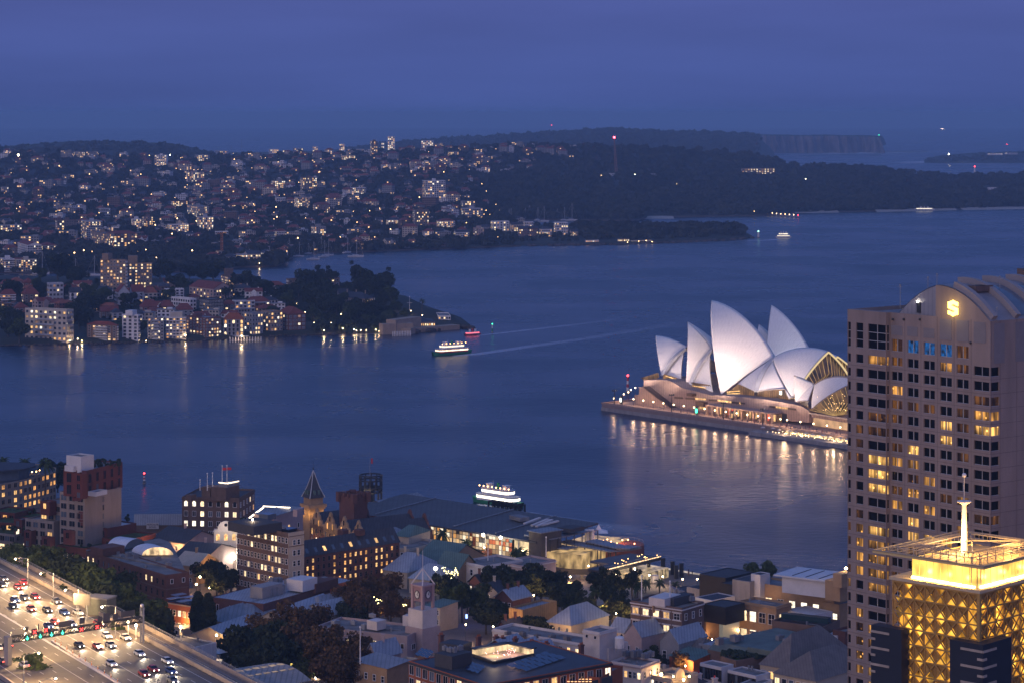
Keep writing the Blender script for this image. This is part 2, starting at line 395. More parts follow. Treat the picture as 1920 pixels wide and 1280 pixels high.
def build_mounds():
 def mound(name,near,far,crest,px0,px1,step=8,nt=12,pwr=0.7,material=None,rock=True):
  pxs=np.arange(px0,px1+1,step);V=[];Q=[];rows=17
  for px in pxs:
   Ya=F*H/(pl(near,px)-YH);Yb=F*H/(pl(far,px)-YH);c=pl(crest,px)
   for t in[0,.008,.02,.07,.13,.2,.28,.36,.45,.55,.64,.72,.8,.87,.93,.98,1]:
    Y=Ya+(Yb-Ya)*t;z=prof_z(c,t)
    V.append(((px-960)*Y/F,Y,z))
  for i in range(len(pxs)-1):
   for j in range(rows-1):Q.append((i*rows+j,(i+1)*rows+j,(i+1)*rows+j+1,i*rows+j+1))
  midx=[1 if rock and((q%(rows-1))==0)else 0 for q in range(len(Q))]
  link(name,npmesh(name,V,np.array(Q),[material or SOIL,ROCK],midx),kind='structure')
 mound('narrow_point',NP[0],NP[1],NP[2],930,1412)
 mound('peninsula',KP[0],KP[1],KP[2],-320,888,nt=16)
NP=([(930,463),(1000,461),(1150,459),(1250,456),(1350,451),(1400,448),(1412,446)],[(930,425),(1000,425),(1150,428),(1300,432),(1400,441),(1412,445)],[(930,14),(1050,12),(1200,10),(1380,12),(1412,1)])
KP=([(-320,656),(0,648),(250,643),(400,637),(480,632),(600,628),(715,625),(740,626),(800,621),(860,614),(888,616)],[(-320,515),(0,520),(300,524),(450,530),(560,538),(700,550),(760,560),(800,580),(860,600),(888,614)],[(-320,22),(0,20),(300,19),(480,16),(600,17),(740,13),(800,9),(850,5),(888,0)])
def strip_z(M,px,Y,pwr=0.7):
 Ya=F*H/(pl(M[0],px)-YH);Yb=F*H/(pl(M[1],px)-YH);t=(Y-Ya)/(Yb-Ya)
 return prof_z(pl(M[2],px),min(1,max(0,t)))
def mound_g(M,px,py):
 Ya=F*H/(pl(M[0],px)-YH);Yb=F*H/(pl(M[1],px)-YH)
 best=None
 for t in np.linspace(0.012,0.62,90):
  Y=Ya+(Yb-Ya)*t;z=strip_z(M,px,Y);e=abs(YH+(H-z)*F/Y-py)
  if best is None or e<best[0]:best=(e,Y,z)
 return((px-960)*best[1]/F,best[1],best[2])
kg=lambda px,py:mound_g(KP,px,py)
ng=lambda px,py:mound_g(NP,px,py)
build_mounds()
def rH(name,pts,Yf,depth,base_y,material,cliff=None):
 0
 V=[];Q=[];n=0
 xs=np.arange(pts[0][0],pts[-1][0]+1,6.0);rs=np.random.RandomState(3)
 prof=[0,0.35,0.62,0.85,1.0]
 for x in xs:
  yt=pl(pts,x)+rs.normal(0,0.35);
  Yc=Yf+depth;zc=max(1.0,zat(yt,Yc));Y0=Yf
  V.append(((x-960)*Y0/F,Y0,-2))
  for k,q in enumerate(prof):
   Y=lerp(Y0,Yc,k/4);V.append(((x-960)*Y/F,Y,max(0.5,zc*q)))
  V.append(((x-960)*(Yc+600)/F,Yc+600,-2))
 R=7
 for i in range(len(xs)-1):
  for j in range(R-1):Q.append((i*R+j,(i+1)*R+j,(i+1)*R+j+1,i*R+j+1))
 link(name,npmesh(name,V,np.array(Q),[material]),kind='structure')
FARBUSH=mat('far_bush',(0.045,0.05,0.038),0.95,0.55,0.012)
rH('range_hill',[(630,290),(660,278),(700,270),(800,263),(860,259),(900,256),(960,252),(1000,249),(1040,248),(1075,245),(1110,243),(1160,241),(1230,245),(1290,246),(1350,248),(1400,250),(1430,264),(1456,290)],7600,1500,290,FARBUSH)
rH('bush_hill',[(-320,282),(0,277),(40,272),(90,268),(130,265),(200,265),(260,267),(320,269),(350,274),(380,282),(410,291),(430,296)],5600,700,300,FARBUSH)
rH('low_coast',[(380,286.5),(520,285),(600,283),(640,280),(700,278)],7400,600,300,FARBUSH)
rH('harbour_mouth_point',[(1733,305),(1745,297),(1762,292),(1790,290),(1815,287),(1850,288),(1880,285),(1920,285),(2200,280)],8200,500,305,FARBUSH)
def build_cliff():
 rs=np.random.RandomState(5);V=[];Q=[];xs=np.arange(1380,1663,2.0)
 top=[(1380,251),(1430,252),(1500,253.5),(1560,253),(1640,254.5),(1652,255),(1657,257),(1662,266)]
 R=8;Y0=10300
 for x in xs:
  Y=Y0+rs.normal(0,5)+60*math.sin(x*0.09)+25*math.sin(x*.37);zt=max(3,zat(pl(top,x),Y0+120))
  if x>1655:zt=max(2,zt-22*(x-1655)/8)
  for k,f in enumerate([-0.05,0.05,0.22,0.45,0.7,0.93,1.0]):
   yy=Y+[0,25,45,60,75,85,140][k]+rs.normal(0,14);V.append(((x-960)*Y/F,yy,zt*f))
  V.append(((x-960)*(Y+900)/F,Y+900,zt*0.9))
 for i in range(len(xs)-1):
  for j in range(R-1):Q.append((i*R+j,(i+1)*R+j,(i+1)*R+j+1,i*R+j+1))
 n=len(xs)
 me=npmesh('sea_cliff',V,np.array(Q),[mat('cliff_rock',(0.20,0.155,0.14),0.95,0.6,0.02),FARBUSH],[1 if(q%(R-1))>=5 else 0 for q in range(len(Q))])
 link('sea_cliff',me,kind='structure')
build_cliff()
def fM(name,col,scale,lo,hi,sx=1,sy=1,alpha=1.0):
 m=bpy.data.materials.new(name);m.use_nodes=True;nt=m.node_tree;N=nt.nodes;L=nt.links;N.clear()
 o=N.new('ShaderNodeOutputMaterial');t=N.new('ShaderNodeBsdfTransparent');d=N.new('ShaderNodeBsdfDiffuse');d.inputs[0].default_value=(*col,1)
 mx=N.new('ShaderNodeMixShader');uv=N.new('ShaderNodeTexCoord');mp=N.new('ShaderNodeMapping');mp.inputs['Scale'].default_value=(sx,sy,1)
 L.new(uv.outputs['UV'],mp.inputs[0]);n=N.new('ShaderNodeTexNoise');n.inputs['Scale'].default_value=scale;n.inputs['Detail'].default_value=5;n.inputs['Roughness'].default_value=0.7;L.new(mp.outputs[0],n.inputs[0])
 r=N.new('ShaderNodeMapRange');r.inputs[1].default_value=lo;r.inputs[2].default_value=hi;L.new(n.outputs[0],r.inputs[0])
 sp=N.new('ShaderNodeSeparateXYZ');L.new(uv.outputs['UV'],sp.inputs[0])
 e=N.new('ShaderNodeMath');e.operation='PINGPONG';e.inputs[1].default_value=0.5;L.new(sp.outputs[1],e.inputs[0])
 e2=N.new('ShaderNodeMapRange');e2.inputs[1].default_value=0;e2.inputs[2].default_value=0.3;L.new(e.outputs[0],e2.inputs[0])
 f=N.new('ShaderNodeMapRange');f.inputs[1].default_value=0;f.inputs[2].default_value=1;f.inputs[3].default_value=1;f.inputs[4].default_value=0;L.new(sp.outputs[0],f.inputs[0])
 a=N.new('ShaderNodeMath');a.operation='MULTIPLY';L.new(r.outputs[0],a.inputs[0]);L.new(e2.outputs[0],a.inputs[1])
 a2=N.new('ShaderNodeMath');a2.operation='MULTIPLY';L.new(a.outputs[0],a2.inputs[0]);L.new(f.outputs[0],a2.inputs[1])
 a3=N.new('ShaderNodeMath');a3.operation='MULTIPLY';a3.inputs[1].default_value=alpha;L.new(a2.outputs[0],a3.inputs[0])
 L.new(a3.outputs[0],mx.inputs[0]);L.new(t.outputs[0],mx.inputs[1]);L.new(d.outputs[0],mx.inputs[2]);L.new(mx.outputs[0],o.inputs[0]);return m
def fS(name,pts,mt,label=None):
 0
 P=[(at(a,b,0.03),w)for a,b,w in pts];V=[];Q=[];U=[]
 for i,(p,w)in enumerate(P):
  d=(P[min(i+1,len(P)-1)][0]-P[max(i-1,0)][0]).normalized();n=V3((-d.y,d.x,0))
  V+=[p+n*w,p-n*w];U+=[(i/(len(P)-1),0),(i/(len(P)-1),1)]
 for i in range(len(P)-1):Q.append((2*i,2*i+1,2*i+3,2*i+2))
 me=npmesh(name,V,np.array(Q),[mt]);uv=me.uv_layers.new(name='uv')
 for l in me.loops:uv.data[l.index].uv=U[l.vertex_index]
 return link(name,me,kind='stuff')
SURF=fM('surf_foam',(0.95,0.95,0.95),9,0.1,0.4,4,1,1.0)
fS('surf',[(1640,285.5,260),(1600,287.5,150),(1560,288,90),(1520,288.5,90),(1450,290,60)],SURF)
fS('surf',[(1640,285,260),(1660,284,330),(1680,285.5,200),(1725,287,80)],SURF)
fS('surf',[(1742,304.5,130),(1722,304.5,90),(1690,305.5,40),(1660,306,20)],SURF)
fS('surf',[(1742,305,90),(1800,306.5,50),(1880,307.5,40)],SURF)
WAKE=fM('wake_foam',(0.8,0.82,0.86),10,0.36,0.56,9,1,0.95)
SOFTWAKE=fM('soft_wake',(0.55,0.60,0.72),6,0.1,0.5,6,1,0.85)
SAND=mat('beach_sand',(0.36,0.31,0.26),0.95,0.15,0.1)
def beach(px0,px1,ya,yb):
 mb=MB();xs=np.linspace(px0,px1,9)
 for i in range(8):
  w=lambda k:math.sin(math.pi*min(1,max(0.0,(k/8))))*9+2
  a=at(xs[i],lerp(ya,yb,i/8),1.6);b=at(xs[i+1],lerp(ya,yb,(i+1)/8),1.6)
  mb.quad(a-V3((0,30,1.7)),b-V3((0,30,1.7)),b+V3((0,w(i+1),1.5)),a+V3((0,w(i),1.5)))
 mb.bd('beach',SAND,kind='structure')
beach(1208,1262,407.3,407.3);beach(1488,1570,397,396.0);beach(1640,1790,395.2,391.5);beach(1800,1920,391.5,389.6)
def build_haze(dens=8.5e-5):
 m=bpy.data.materials.new('haze');m.use_nodes=True;nt=m.node_tree;nt.nodes.clear()
 o=nt.nodes.new('ShaderNodeOutputMaterial');v=nt.nodes.new('ShaderNodeVolumePrincipled');nt.links.new(v.outputs[0],o.inputs['Volume'])
 v.inputs['Density'].default_value=dens;v.inputs['Color'].default_value=(0.42,0.66,0.94,1);v.inputs['Anisotropy'].default_value=0.0
 mb=MB();mb.box((1000,13350,87),(34600,27900,182));mb.bd('haze',m,kind='stuff')
import os
build_haze()
def fol(name,c0,c1,scale=0.35):
 if name in MATS:return MATS[name]
 m,nt,b=_nt(name);N=nt.nodes;L=nt.links;b.inputs['Roughness'].default_value=0.85;b.inputs['Specular IOR Level'].default_value=0.15
 g=N.new('ShaderNodeNewGeometry');n=N.new('ShaderNodeTexNoise');n.inputs['Scale'].default_value=scale;n.inputs['Detail'].default_value=3;L.new(g.outputs['Position'],n.inputs[0])
 r=N.new('ShaderNodeValToRGB');r.color_ramp.elements[0].position=0.35;r.color_ramp.elements[1].position=0.65
 r.color_ramp.elements[0].color=(*c0,1);r.color_ramp.elements[1].color=(*c1,1);L.new(n.outputs[0],r.inputs[0]);L.new(r.outputs[0],b.inputs['Base Color'])
 MATS[name]=m;return m
FGREEN=fol('green_foliage',(0.026,0.040,0.014),(0.07,0.092,0.028));FDARK=fol('dark_foliage',(0.016,0.024,0.014),(0.036,0.048,0.024))
FAUT=fol('autumn_foliage',(0.055,0.036,0.018),(0.13,0.075,0.034));FFAR=fol('hillside_foliage',(0.022,0.028,0.020),(0.055,0.058,0.038),0.03)
BARK=mat('bark',(0.09,0.075,0.06),0.95,0.4,2)
def crowns(name,C,R,hr=0.8,nq=34,size=0.42,mats=FFAR,seed=0,cone=None):
 0
 rs=np.random.RandomState(seed);C=np.asarray(C,float);R=np.asarray(R,float);n=len(C)
 d=rs.normal(size=(n,nq,3));d/=np.linalg.norm(d,axis=2,keepdims=True);d[:,:,2]=np.abs(d[:,:,2])*0.9-0.25
 lob=rs.normal(size=(n,5,3));lob/=np.linalg.norm(lob,axis=2,keepdims=True);dots=np.einsum('nqk,nlk->nql',d,lob).max(axis=2)
 rad=(0.72+0.42*dots**2)*(0.75+0.3*rs.rand(n,nq))
 P=d*rad[:,:,None]*R[:,None,None];P[:,:,2]*=hr;P+=C[:,None,:]
 P=P.reshape(-1,3);s=(np.repeat(R,nq)*size*(0.6+0.8*rs.rand(n*nq)))[:,None]
 nn=d.reshape(-1,3)+0.7*rs.normal(size=(n*nq,3));nn/=np.linalg.norm(nn,axis=1,keepdims=True)
 a=np.cross(nn,rs.normal(size=(n*nq,3)));a/=np.linalg.norm(a,axis=1,keepdims=True);b=np.cross(nn,a)
 V=np.stack([P-a*s-b*s*.6,P+a*s-b*s*.8,P+a*s*.7+b*s,P-a*s*.8+b*s*.7],axis=1).reshape(-1,3)
 Q=np.arange(len(V)).reshape(-1,4)
 return npmesh(name,V,Q,[mats]if not isinstance(mats,list)else mats)
def wood(name,T,n,px0,px1,t0,t1,r0,r1,seed,keep=None,hr=0.8,mats=FFAR,label=None):
 rs=np.random.RandomState(seed);C=[];R=[]
 while len(C)<n:
  px=rs.uniform(px0,px1);t=rs.uniform(t0,t1);x,y,z=T.P(px,t)
  if keep and not keep(px,YH+(H-z)*F/y,rs):continue
  r=rs.uniform(r0,r1);C.append((x,y,z+r*0.55));R.append(r)
 return link(name,crowns(name,C,R,hr=hr,mats=mats,seed=seed),kind='stuff')
def lF(name,seed,rx,rz,zc,lobes,nleaf,ls,mt,inner=0.55):
 rs=np.random.RandomState(seed);V=[];
 cs=[]
 for i in range(lobes):
  d=rs.normal(size=3);d/=np.linalg.norm(d);k=rs.uniform(0.25,0.78)
  cs.append((np.array([d[0]*rx*k,d[1]*rx*k,zc+d[2]*rz*k]),rx*rs.uniform(0.26,0.46)))
 P=[];NN=[]
 w=np.array([c[1]**2 for c in cs]);w/=w.sum()
 ix=rs.choice(lobes,nleaf,p=w);d=rs.normal(size=(nleaf,3));d/=np.linalg.norm(d,axis=1,keepdims=True)
 cc=np.array([c[0]for c in cs])[ix];rr=np.array([c[1]for c in cs])[ix]
 P=cc+d*(rr*(inner+(1.08-inner)*rs.rand(nleaf)**0.5))[:,None]*np.array([1,1,0.8])
 nn=d+0.8*rs.normal(size=(nleaf,3));nn/=np.linalg.norm(nn,axis=1,keepdims=True)
 a=np.cross(nn,rs.normal(size=(nleaf,3)));a/=np.linalg.norm(a,axis=1,keepdims=True);b=np.cross(nn,a)
 s=(ls*(0.6+0.8*rs.rand(nleaf)))[:,None]
 V=np.stack([P-a*s-b*s*.6,P+a*s-b*s*.8,P+a*s*.7+b*s,P-a*s*.8+b*s*.7],axis=1).reshape(-1,3)
 return npmesh(name,V,np.arange(len(V)).reshape(-1,4),[mt]),cs
def trunk_mesh(cs,zc,r0=0.35):
 mb=MB();h=zc*0.62
 mb.cyl((0,0,-1.0),(0.1,0.05,h),r0,r0*0.62,8)
 for c,r in cs[:6]:mb.cyl((0.1,0.05,h*0.92),tuple(c),r0*0.45,r0*0.12,6,cap=False)
 return mb.mesh('trunk',[BARK])
TREEK={}
def tree_kind(k,seed):
 key=(k,seed)
 if key in TREEK:return TREEK[key]
 if k=='fig':me,cs=lF('crown',seed,6,4.2,5.6,15,2600,0.34,FDARK);zc=5.6
 elif k=='green':me,cs=lF('crown',seed,5,4.6,6.2,14,2400,0.30,FGREEN);zc=6.2
 elif k=='autumn':me,cs=lF('crown',seed,5.4,5,6.8,17,2600,0.27,FAUT,0.3);zc=6.8
 elif k=='gum':me,cs=lF('crown',seed,4.2,6,9.2,12,1500,0.28,FDARK,0.35);zc=9.2
 TREEK[key]=(me,trunk_mesh(cs,zc));return TREEK[key]
def tree(kind,x,y,z,sc,label,seed=0,rz=None,group=None,name=None,cat='tree'):
 n={'fig':'fig_tree','green':'leafy_tree','autumn':'autumn_tree','gum':'gum_tree'}[kind]
 r=thing(name or n,label,cat,(x,y,z),rz if rz is not None else RNG.random()*6.28,group,(sc,sc,sc*RNG.uniform(0.92,1.1))if not hasattr(sc,'__len__')else sc)
 c,t=tree_kind(kind,seed%4);link('crown',c,r);link('trunk',t,r);return r
def palm_meshes():
 mb=MB();mb.cyl((0,0,-0.5),(0.15,0,4.2),0.28,0.2,8);mb.cyl((0.15,0,4.2),(0.15,0.05,8),0.2,0.26,8);t=mb.mesh('trunk',[BARK])
 mb=MB();rs=random.Random(4)
 for i in range(34):
  a=rs.random()*6.28;up=rs.uniform(-0.3,1.1);L=rs.uniform(2.4,3.2);pr=None
  for k in range(6):
   q=k/5;r=L*q*math.cos(up*0.6);zz=8+L*(math.sin(up)*q-0.75*q*q*(1.1-up*0.4));c=V3((0.15+r*math.cos(a),r*math.sin(a),zz));w=0.34*math.sin(math.pi*(0.12+0.85*q));s=V3((-math.sin(a),math.cos(a),0))*w
   cur=(c+s-V3((0,0,w*.5)),c,c-s-V3((0,0,w*.5)))
   if pr:mb.quad(pr[0],pr[1],cur[1],cur[0]);mb.quad(pr[1],pr[2],cur[2],cur[1])
   pr=cur
 return t,mb.mesh('crown',[FGREEN])
PALM=palm_meshes()
def palm(x,y,z,sc,label,group=None):
 r=thing('palm_tree',label,'palm tree',(x,y,z),RNG.random()*6.28,group,(sc,sc,sc));link('trunk',PALM[0],r);link('crown',PALM[1],r);return r
FW={'white':mat('white_render',(0.70,0.68,0.66),0.85,0.12,0.2),'cream':mat('cream_render',(0.50,0.44,0.36),0.85,0.15,0.2),'brick':mat('red_brick',(0.17,0.075,0.06),0.9,0.25,0.3),'brown':mat('brown_brick',(0.16,0.105,0.08),0.9,0.25,0.3),'grey':mat('grey_render',(0.27,0.265,0.27),0.85,0.2,0.2),'pink':mat('pink_render',(0.42,0.31,0.27),0.85,0.15,0.2),'dark':mat('charcoal_render',(0.06,0.06,0.065),0.8,0.2,0.3),'pale':mat('pale_grey_render',(0.42,0.43,0.46),0.85,0.15,0.2),'tan':mat('tan_brick',(0.27,0.19,0.13),0.9,0.2,0.3)}
FR={'red':mat('red_tile',(0.20,0.055,0.04),0.85,0.3,0.4),'slate':mat('slate',(0.05,0.052,0.065),0.75,0.25,0.4),'flat':mat('flat_roof_membrane',(0.20,0.20,0.21),0.9,0.35,0.15),'orange':mat('orange_tile',(0.28,0.09,0.05),0.85,0.25,0.4),'white':mat('white_roof_sheet',(0.55,0.56,0.58),0.6,0.15,0.2),'green':mat('copper_green_roof',(0.10,0.17,0.15),0.7,0.25,0.3)}
def fL(g,xl,xc,xr,yt,yb,wall,roof,floors,label,yaw=None,kind='flat',lit=0.35,rise=3,cols=None,cat='apartment block',extra=None,style='plain',wscale=1.0,group=None,balc=False,name='apartment_block',band=None):
 0
 X,Y,zb=g((xl+xr)/2,yb)
 yaw=math.radians(yaw if yaw is not None else(22 if xc>xl else-8))
 if xc<=xl+0.4:xc=xl;yaw=math.radians(-3)
 fp=cB(xl,xc,xr,Y,yaw);zt=zat(yt,Y)
 if kind!='flat':rise=min(rise,max(1.5,(zt-zb)*0.4));zt-=rise*0.9
 zt=max(zt,zb+3.0)
 R9,_=body(name,label,cat,fp,zt,zb-3,FW[wall]if isinstance(wall,str)else wall,FR[roof]if isinstance(roof,str)else roof,kind=kind,rise=rise,group=group,ridge=0 if(fp[1]-fp[0]).length>(fp[2]-fp[1]).length else 1)
 h=zt-zb;dz=(h-0.8)/floors
 for(a,b)in((fp[0],fp[1]),(fp[1],fp[2])):
  L=(b-a).length
  if xc==xl and a is fp[0]:continue
  n=max(2,int(L/(3.4 if cols is None else L/cols)))
  n=min(n,12)
  fA(R9,a,b,zt,floors,n,min(2.0,L/n*0.55)*wscale,min(1.7,dz*0.55)*wscale,dz*0.3+0.4,dz,lit=lit,style=style,frame=(FW['white']if wall in('brick','brown','grey','tan','dark')else FW['grey']))
  if balc and L>6:
   d=(b-a)/L;nn=V3((d.y,-d.x,0));
   for j in range(floors):
    bb=MB();c=a+d*L*0.5+nn*0.8-R9.location;c.z=zt-0.4-(j+1)*dz+0.1-R9.location.z
    bb.box(c,(L*0.42,1.5,0.2),math.atan2(d.y,d.x));c2=c+nn*0.7;c2.z+=0.55;bb.box(c2,(L*0.42,0.08,1.0),math.atan2(d.y,d.x))
    bb.bd('balcony',FW['pale']if wall!='white' else FW['white'],R9)
 if band:
  mb=MB()
  for j in range(floors):
   z=zt-0.3-j*dz-R9.location.z
   for(a,b)in((fp[0],fp[1]),(fp[1],fp[2])):
    p=a-R9.location;q=b-R9.location;p.z=q.z=z;mb.bm(p,q,0.5,0.7)
  mb.bd('floor_bands',FW[band],R9,kind=None)
 if extra:
  cx=sum(p.x for p in fp)/4;cy=sum(p.y for p in fp)/4
  for(dx,dy,w,d,hh)in extra:roof_box(R9,cx+dx,cy+dy,zt-0.8,(w,d,hh+0.8),yaw,FW[wall]if isinstance(wall,str)else wall)
 return R9
g1=T1.g;g2=T2.g
FARF=[(290,290,312,291,312,'white','flat',8,'pale twelve storey tower block on the left skyline with lit balconies','the pale skyline tower block','flat',.5),(365,365,390,291,302,'pale','flat',4,'stepped pale block alone on the ridge beneath the end of the far bush hill','the stepped ridge block','flat',.5),(349,352,383,323,345,'grey','flat',6,'wide grey slab block with a lit middle floor high on the slope','the wide grey slab','flat',.5),(136,150,159,285,296,'grey','flat',3,'small twin fronted grey block near the crest beside bright lights','the twin fronted crest block','flat',.6),(185,188,207,391,408,'pale','flat',3,'small modern block with white upright columns in its dark front','the columned modern block','flat',.1),(321,324,352,377,390,'brick','flat',4,'low block banded in red and cream on the middle slope','the banded block','flat',.6),(351,372,392,387,409,'grey','flat',5,'broad grey flats with lit windows low behind dark trees','the broad grey flats','flat',.5),(152,163,192,415,450,'pale','flat',9,'tall pale blue-grey flats with a glowing white stair strip','the blue-grey flats','flat',.35),(104,107,147,413,432,'brown','slate',4,'dark brick block striped by tall white balcony stacks','the striped brick block','flat',.2),(246,249,265,411,433,'white','flat',6,'narrow white block with stacked balconies','the narrow white block','flat',.5),(267,270,287,406,430,'brown','slate',6,'brown brick tower block beside the narrow white one','the brown tower block','flat',.4),(314,318,354,421,438,'white','flat',4,'long white flats glowing along every floor','the long white flats','flat',.7),(369,374,400,407,436,'pale','flat',6,'pale flats with bright balconies above the bay','the bright balcony flats','flat',.6),(403,405,428,434,447,'white','flat',3,'plain bright white box of flats by the orange crane','the white box flats','flat',.3),(170,196,214,438,465,'tan','flat',6,'tan brick flats stepping down towards the wood','the tan stepped flats','flat',.4),(196,200,258,434,463,'brick','red',6,'large red roofed brick flats with a blazing top floor','the red roofed brick flats','hip',.5),(428,431,465,381,393,'brick','red',3,'long red brick flats half hidden by trees on the middle slope','the long red brick flats','hip',.3),(0,1,41,422,440,'pale','flat',4,'wide pale flats cut by the left picture edge','the wide pale flats','flat',.6),(5,8,33,460,482,'brown','red',5,'dark brick flats with red roof beside the white gabled house','the dark brick flats','hip',.2),(33,52,78,455,482,'white','red',5,'big white gabled building with a red roof at the left','the white gabled building','gable',.1),(72,80,107,456,474,'cream','red',3,'cream mansion with a red hipped roof and lit lower floor','the cream mansion','hip',.6),(0,8,28,486,512,'white','flat',6,'white balcony block by the bay at the left picture edge','the bayside white block','flat',.3),(28,31,69,487,521,'cream','flat',6,'cream bayside flats with deep balconies and a stair tower on top','the cream bayside flats','flat',.5),(2,4,16,351,367,'grey','flat',5,'small grey tower high at the left picture edge','the small grey tower','flat',.3),(792,798,835,339,376,'white','flat',10,'tall white slab tower with balcony stacks, largest on the far shore','the tall white slab tower','flat',.3),(563,568,594,333,361,'brown','flat',8,'brown brick tower with a water tank house on its roof','the brown tank tower','flat',.3),(508,512,535,339,360,'grey','flat',6,'grey block whose balconies form bright bands','the bright banded block','flat',.6),(658,661,686,352,368,'white','flat',5,'square white block with a pink tank room above','the square white block','flat',.3),(774,778,804,393,428,'brown','flat',9,'brown brick tower standing close to the waterfront houses','the waterfront brick tower','flat',.25),(864,872,905,391,410,'pale','flat',5,'wide pale block on the flank of the wooded valley','the wide valley block','flat',.4),(864,868,891,377,392,'grey','flat',4,'grey block directly behind the wide pale one near the valley','the grey valley block','flat',.2),(552,558,581,370,394,'grey','flat',7,'slim grey tower amid roofs on the lower slope','the slim grey tower','flat',.5),(587,592,619,380,400,'brick','red',4,'square brick flats under a big red hipped roof','the square brick flats','hip',.2),(584,590,611,425,450,'grey','flat',6,'grey balcony flats near the moored yachts','the grey yachtside flats','flat',.3),(724,728,751,409,427,'white','slate',4,'bright white terrace with row of dormers over the shore','the white dormer terrace','hip',.6),(703,706,718,409,426,'white','slate',4,'small white gabled block joined to the dormer terrace','the small white gable','gable',.5),(516,519,536,371,385,'white','flat',3,'plain white block on the lower slope','the plain white block','flat',.2),(537,539,552,371,385,'pink','red',3,'pinkish block with red roof adjoining a white one','the pinkish block','hip',.2),(515,519,537,430,450,'white','red',4,'white striped flats with red roof at the head of the anchorage','the striped anchorage flats','hip',.4),(887,905,907,429,449,'pink','flat',4,'plain pink box of flats on the shore','the pink box','flat',.15),(851,855,880,432,452,'white','slate',4,'white house with triple gables and lit verandahs by the shore','the triple gabled house','gable',.6),(818,824,853,411,432,'white','red',4,'bright white flats with a red roof and glowing ground floor','the bright red roofed flats','hip',.7),(695,697,708,265,293,'brown','flat',9,'slender brown tower on the skyline','the slender skyline tower','flat',.5),(640,645,666,292,300,'cream','flat',3,'low lit block just under the skyline','the low skyline block','flat',.7),(840,845,860,285,293,'cream','red',3,'lit school-like block on the crest','the crest block','flat',.7),]
LM=[]
for r in FARF:
 xl,xc,xr,yt,yb,w,ro,fl,lab,short,kind,lit=r
 fL(g1,xl,xc,xr,yt,yb,w,ro,fl,lab,kind=kind,lit=lit,wscale=1.15,cols=min(9,max(3,int((xr-xl)/3.4))),extra=[(0,0,5,4,3)]if kind=='flat' and(yb-yt)>18 else None)
 LM.append(((xl+xr)/2,(yt+yb)/2,short,(xr-xl)/2,(yb-yt)/2))
gfar=lambda Y,z:(lambda px,py:((px-960)*Y/F,Y,z))
for i,(xl,xr,yt,w,lab)in enumerate([(727,740,256,'white','tall pale tower with round top on the distant skyline'),(694,701,264,'pale','thin pale tower just behind the slender brown one'),(715,720,268,'white','very narrow lit tower on the distant skyline'),(504,522,280,'white','distant white beachside block left of the skyline gap'),(549,568,278,'pale','distant stepped pale block on the coast'),(586,596,275,'white','distant pointed white block on the coast'),(636,646,270,'white','distant twin topped white block on the skyline'),(402,428,283,'pale','distant low pale row on the coast at the foot of the bush hill'),(652,662,280,'white','distant small white block on the coast'),(668,682,280,'cream','distant cream block on the coast beside small white one'),(790,812,264,'white','distant broad white hospital-like block on the range'),(530,540,282,'cream','distant cream block in the gap of the coast')]):
 Y=6900;zt=zat(yt,Y)
 fL(gfar(Y,zat(291,Y)),xl,xl,xr,yt,291,w,'flat',max(2,int((291-yt)/3.0)),lab,lit=.5,cols=max(2,int((xr-xl)/3)),wscale=1.7)
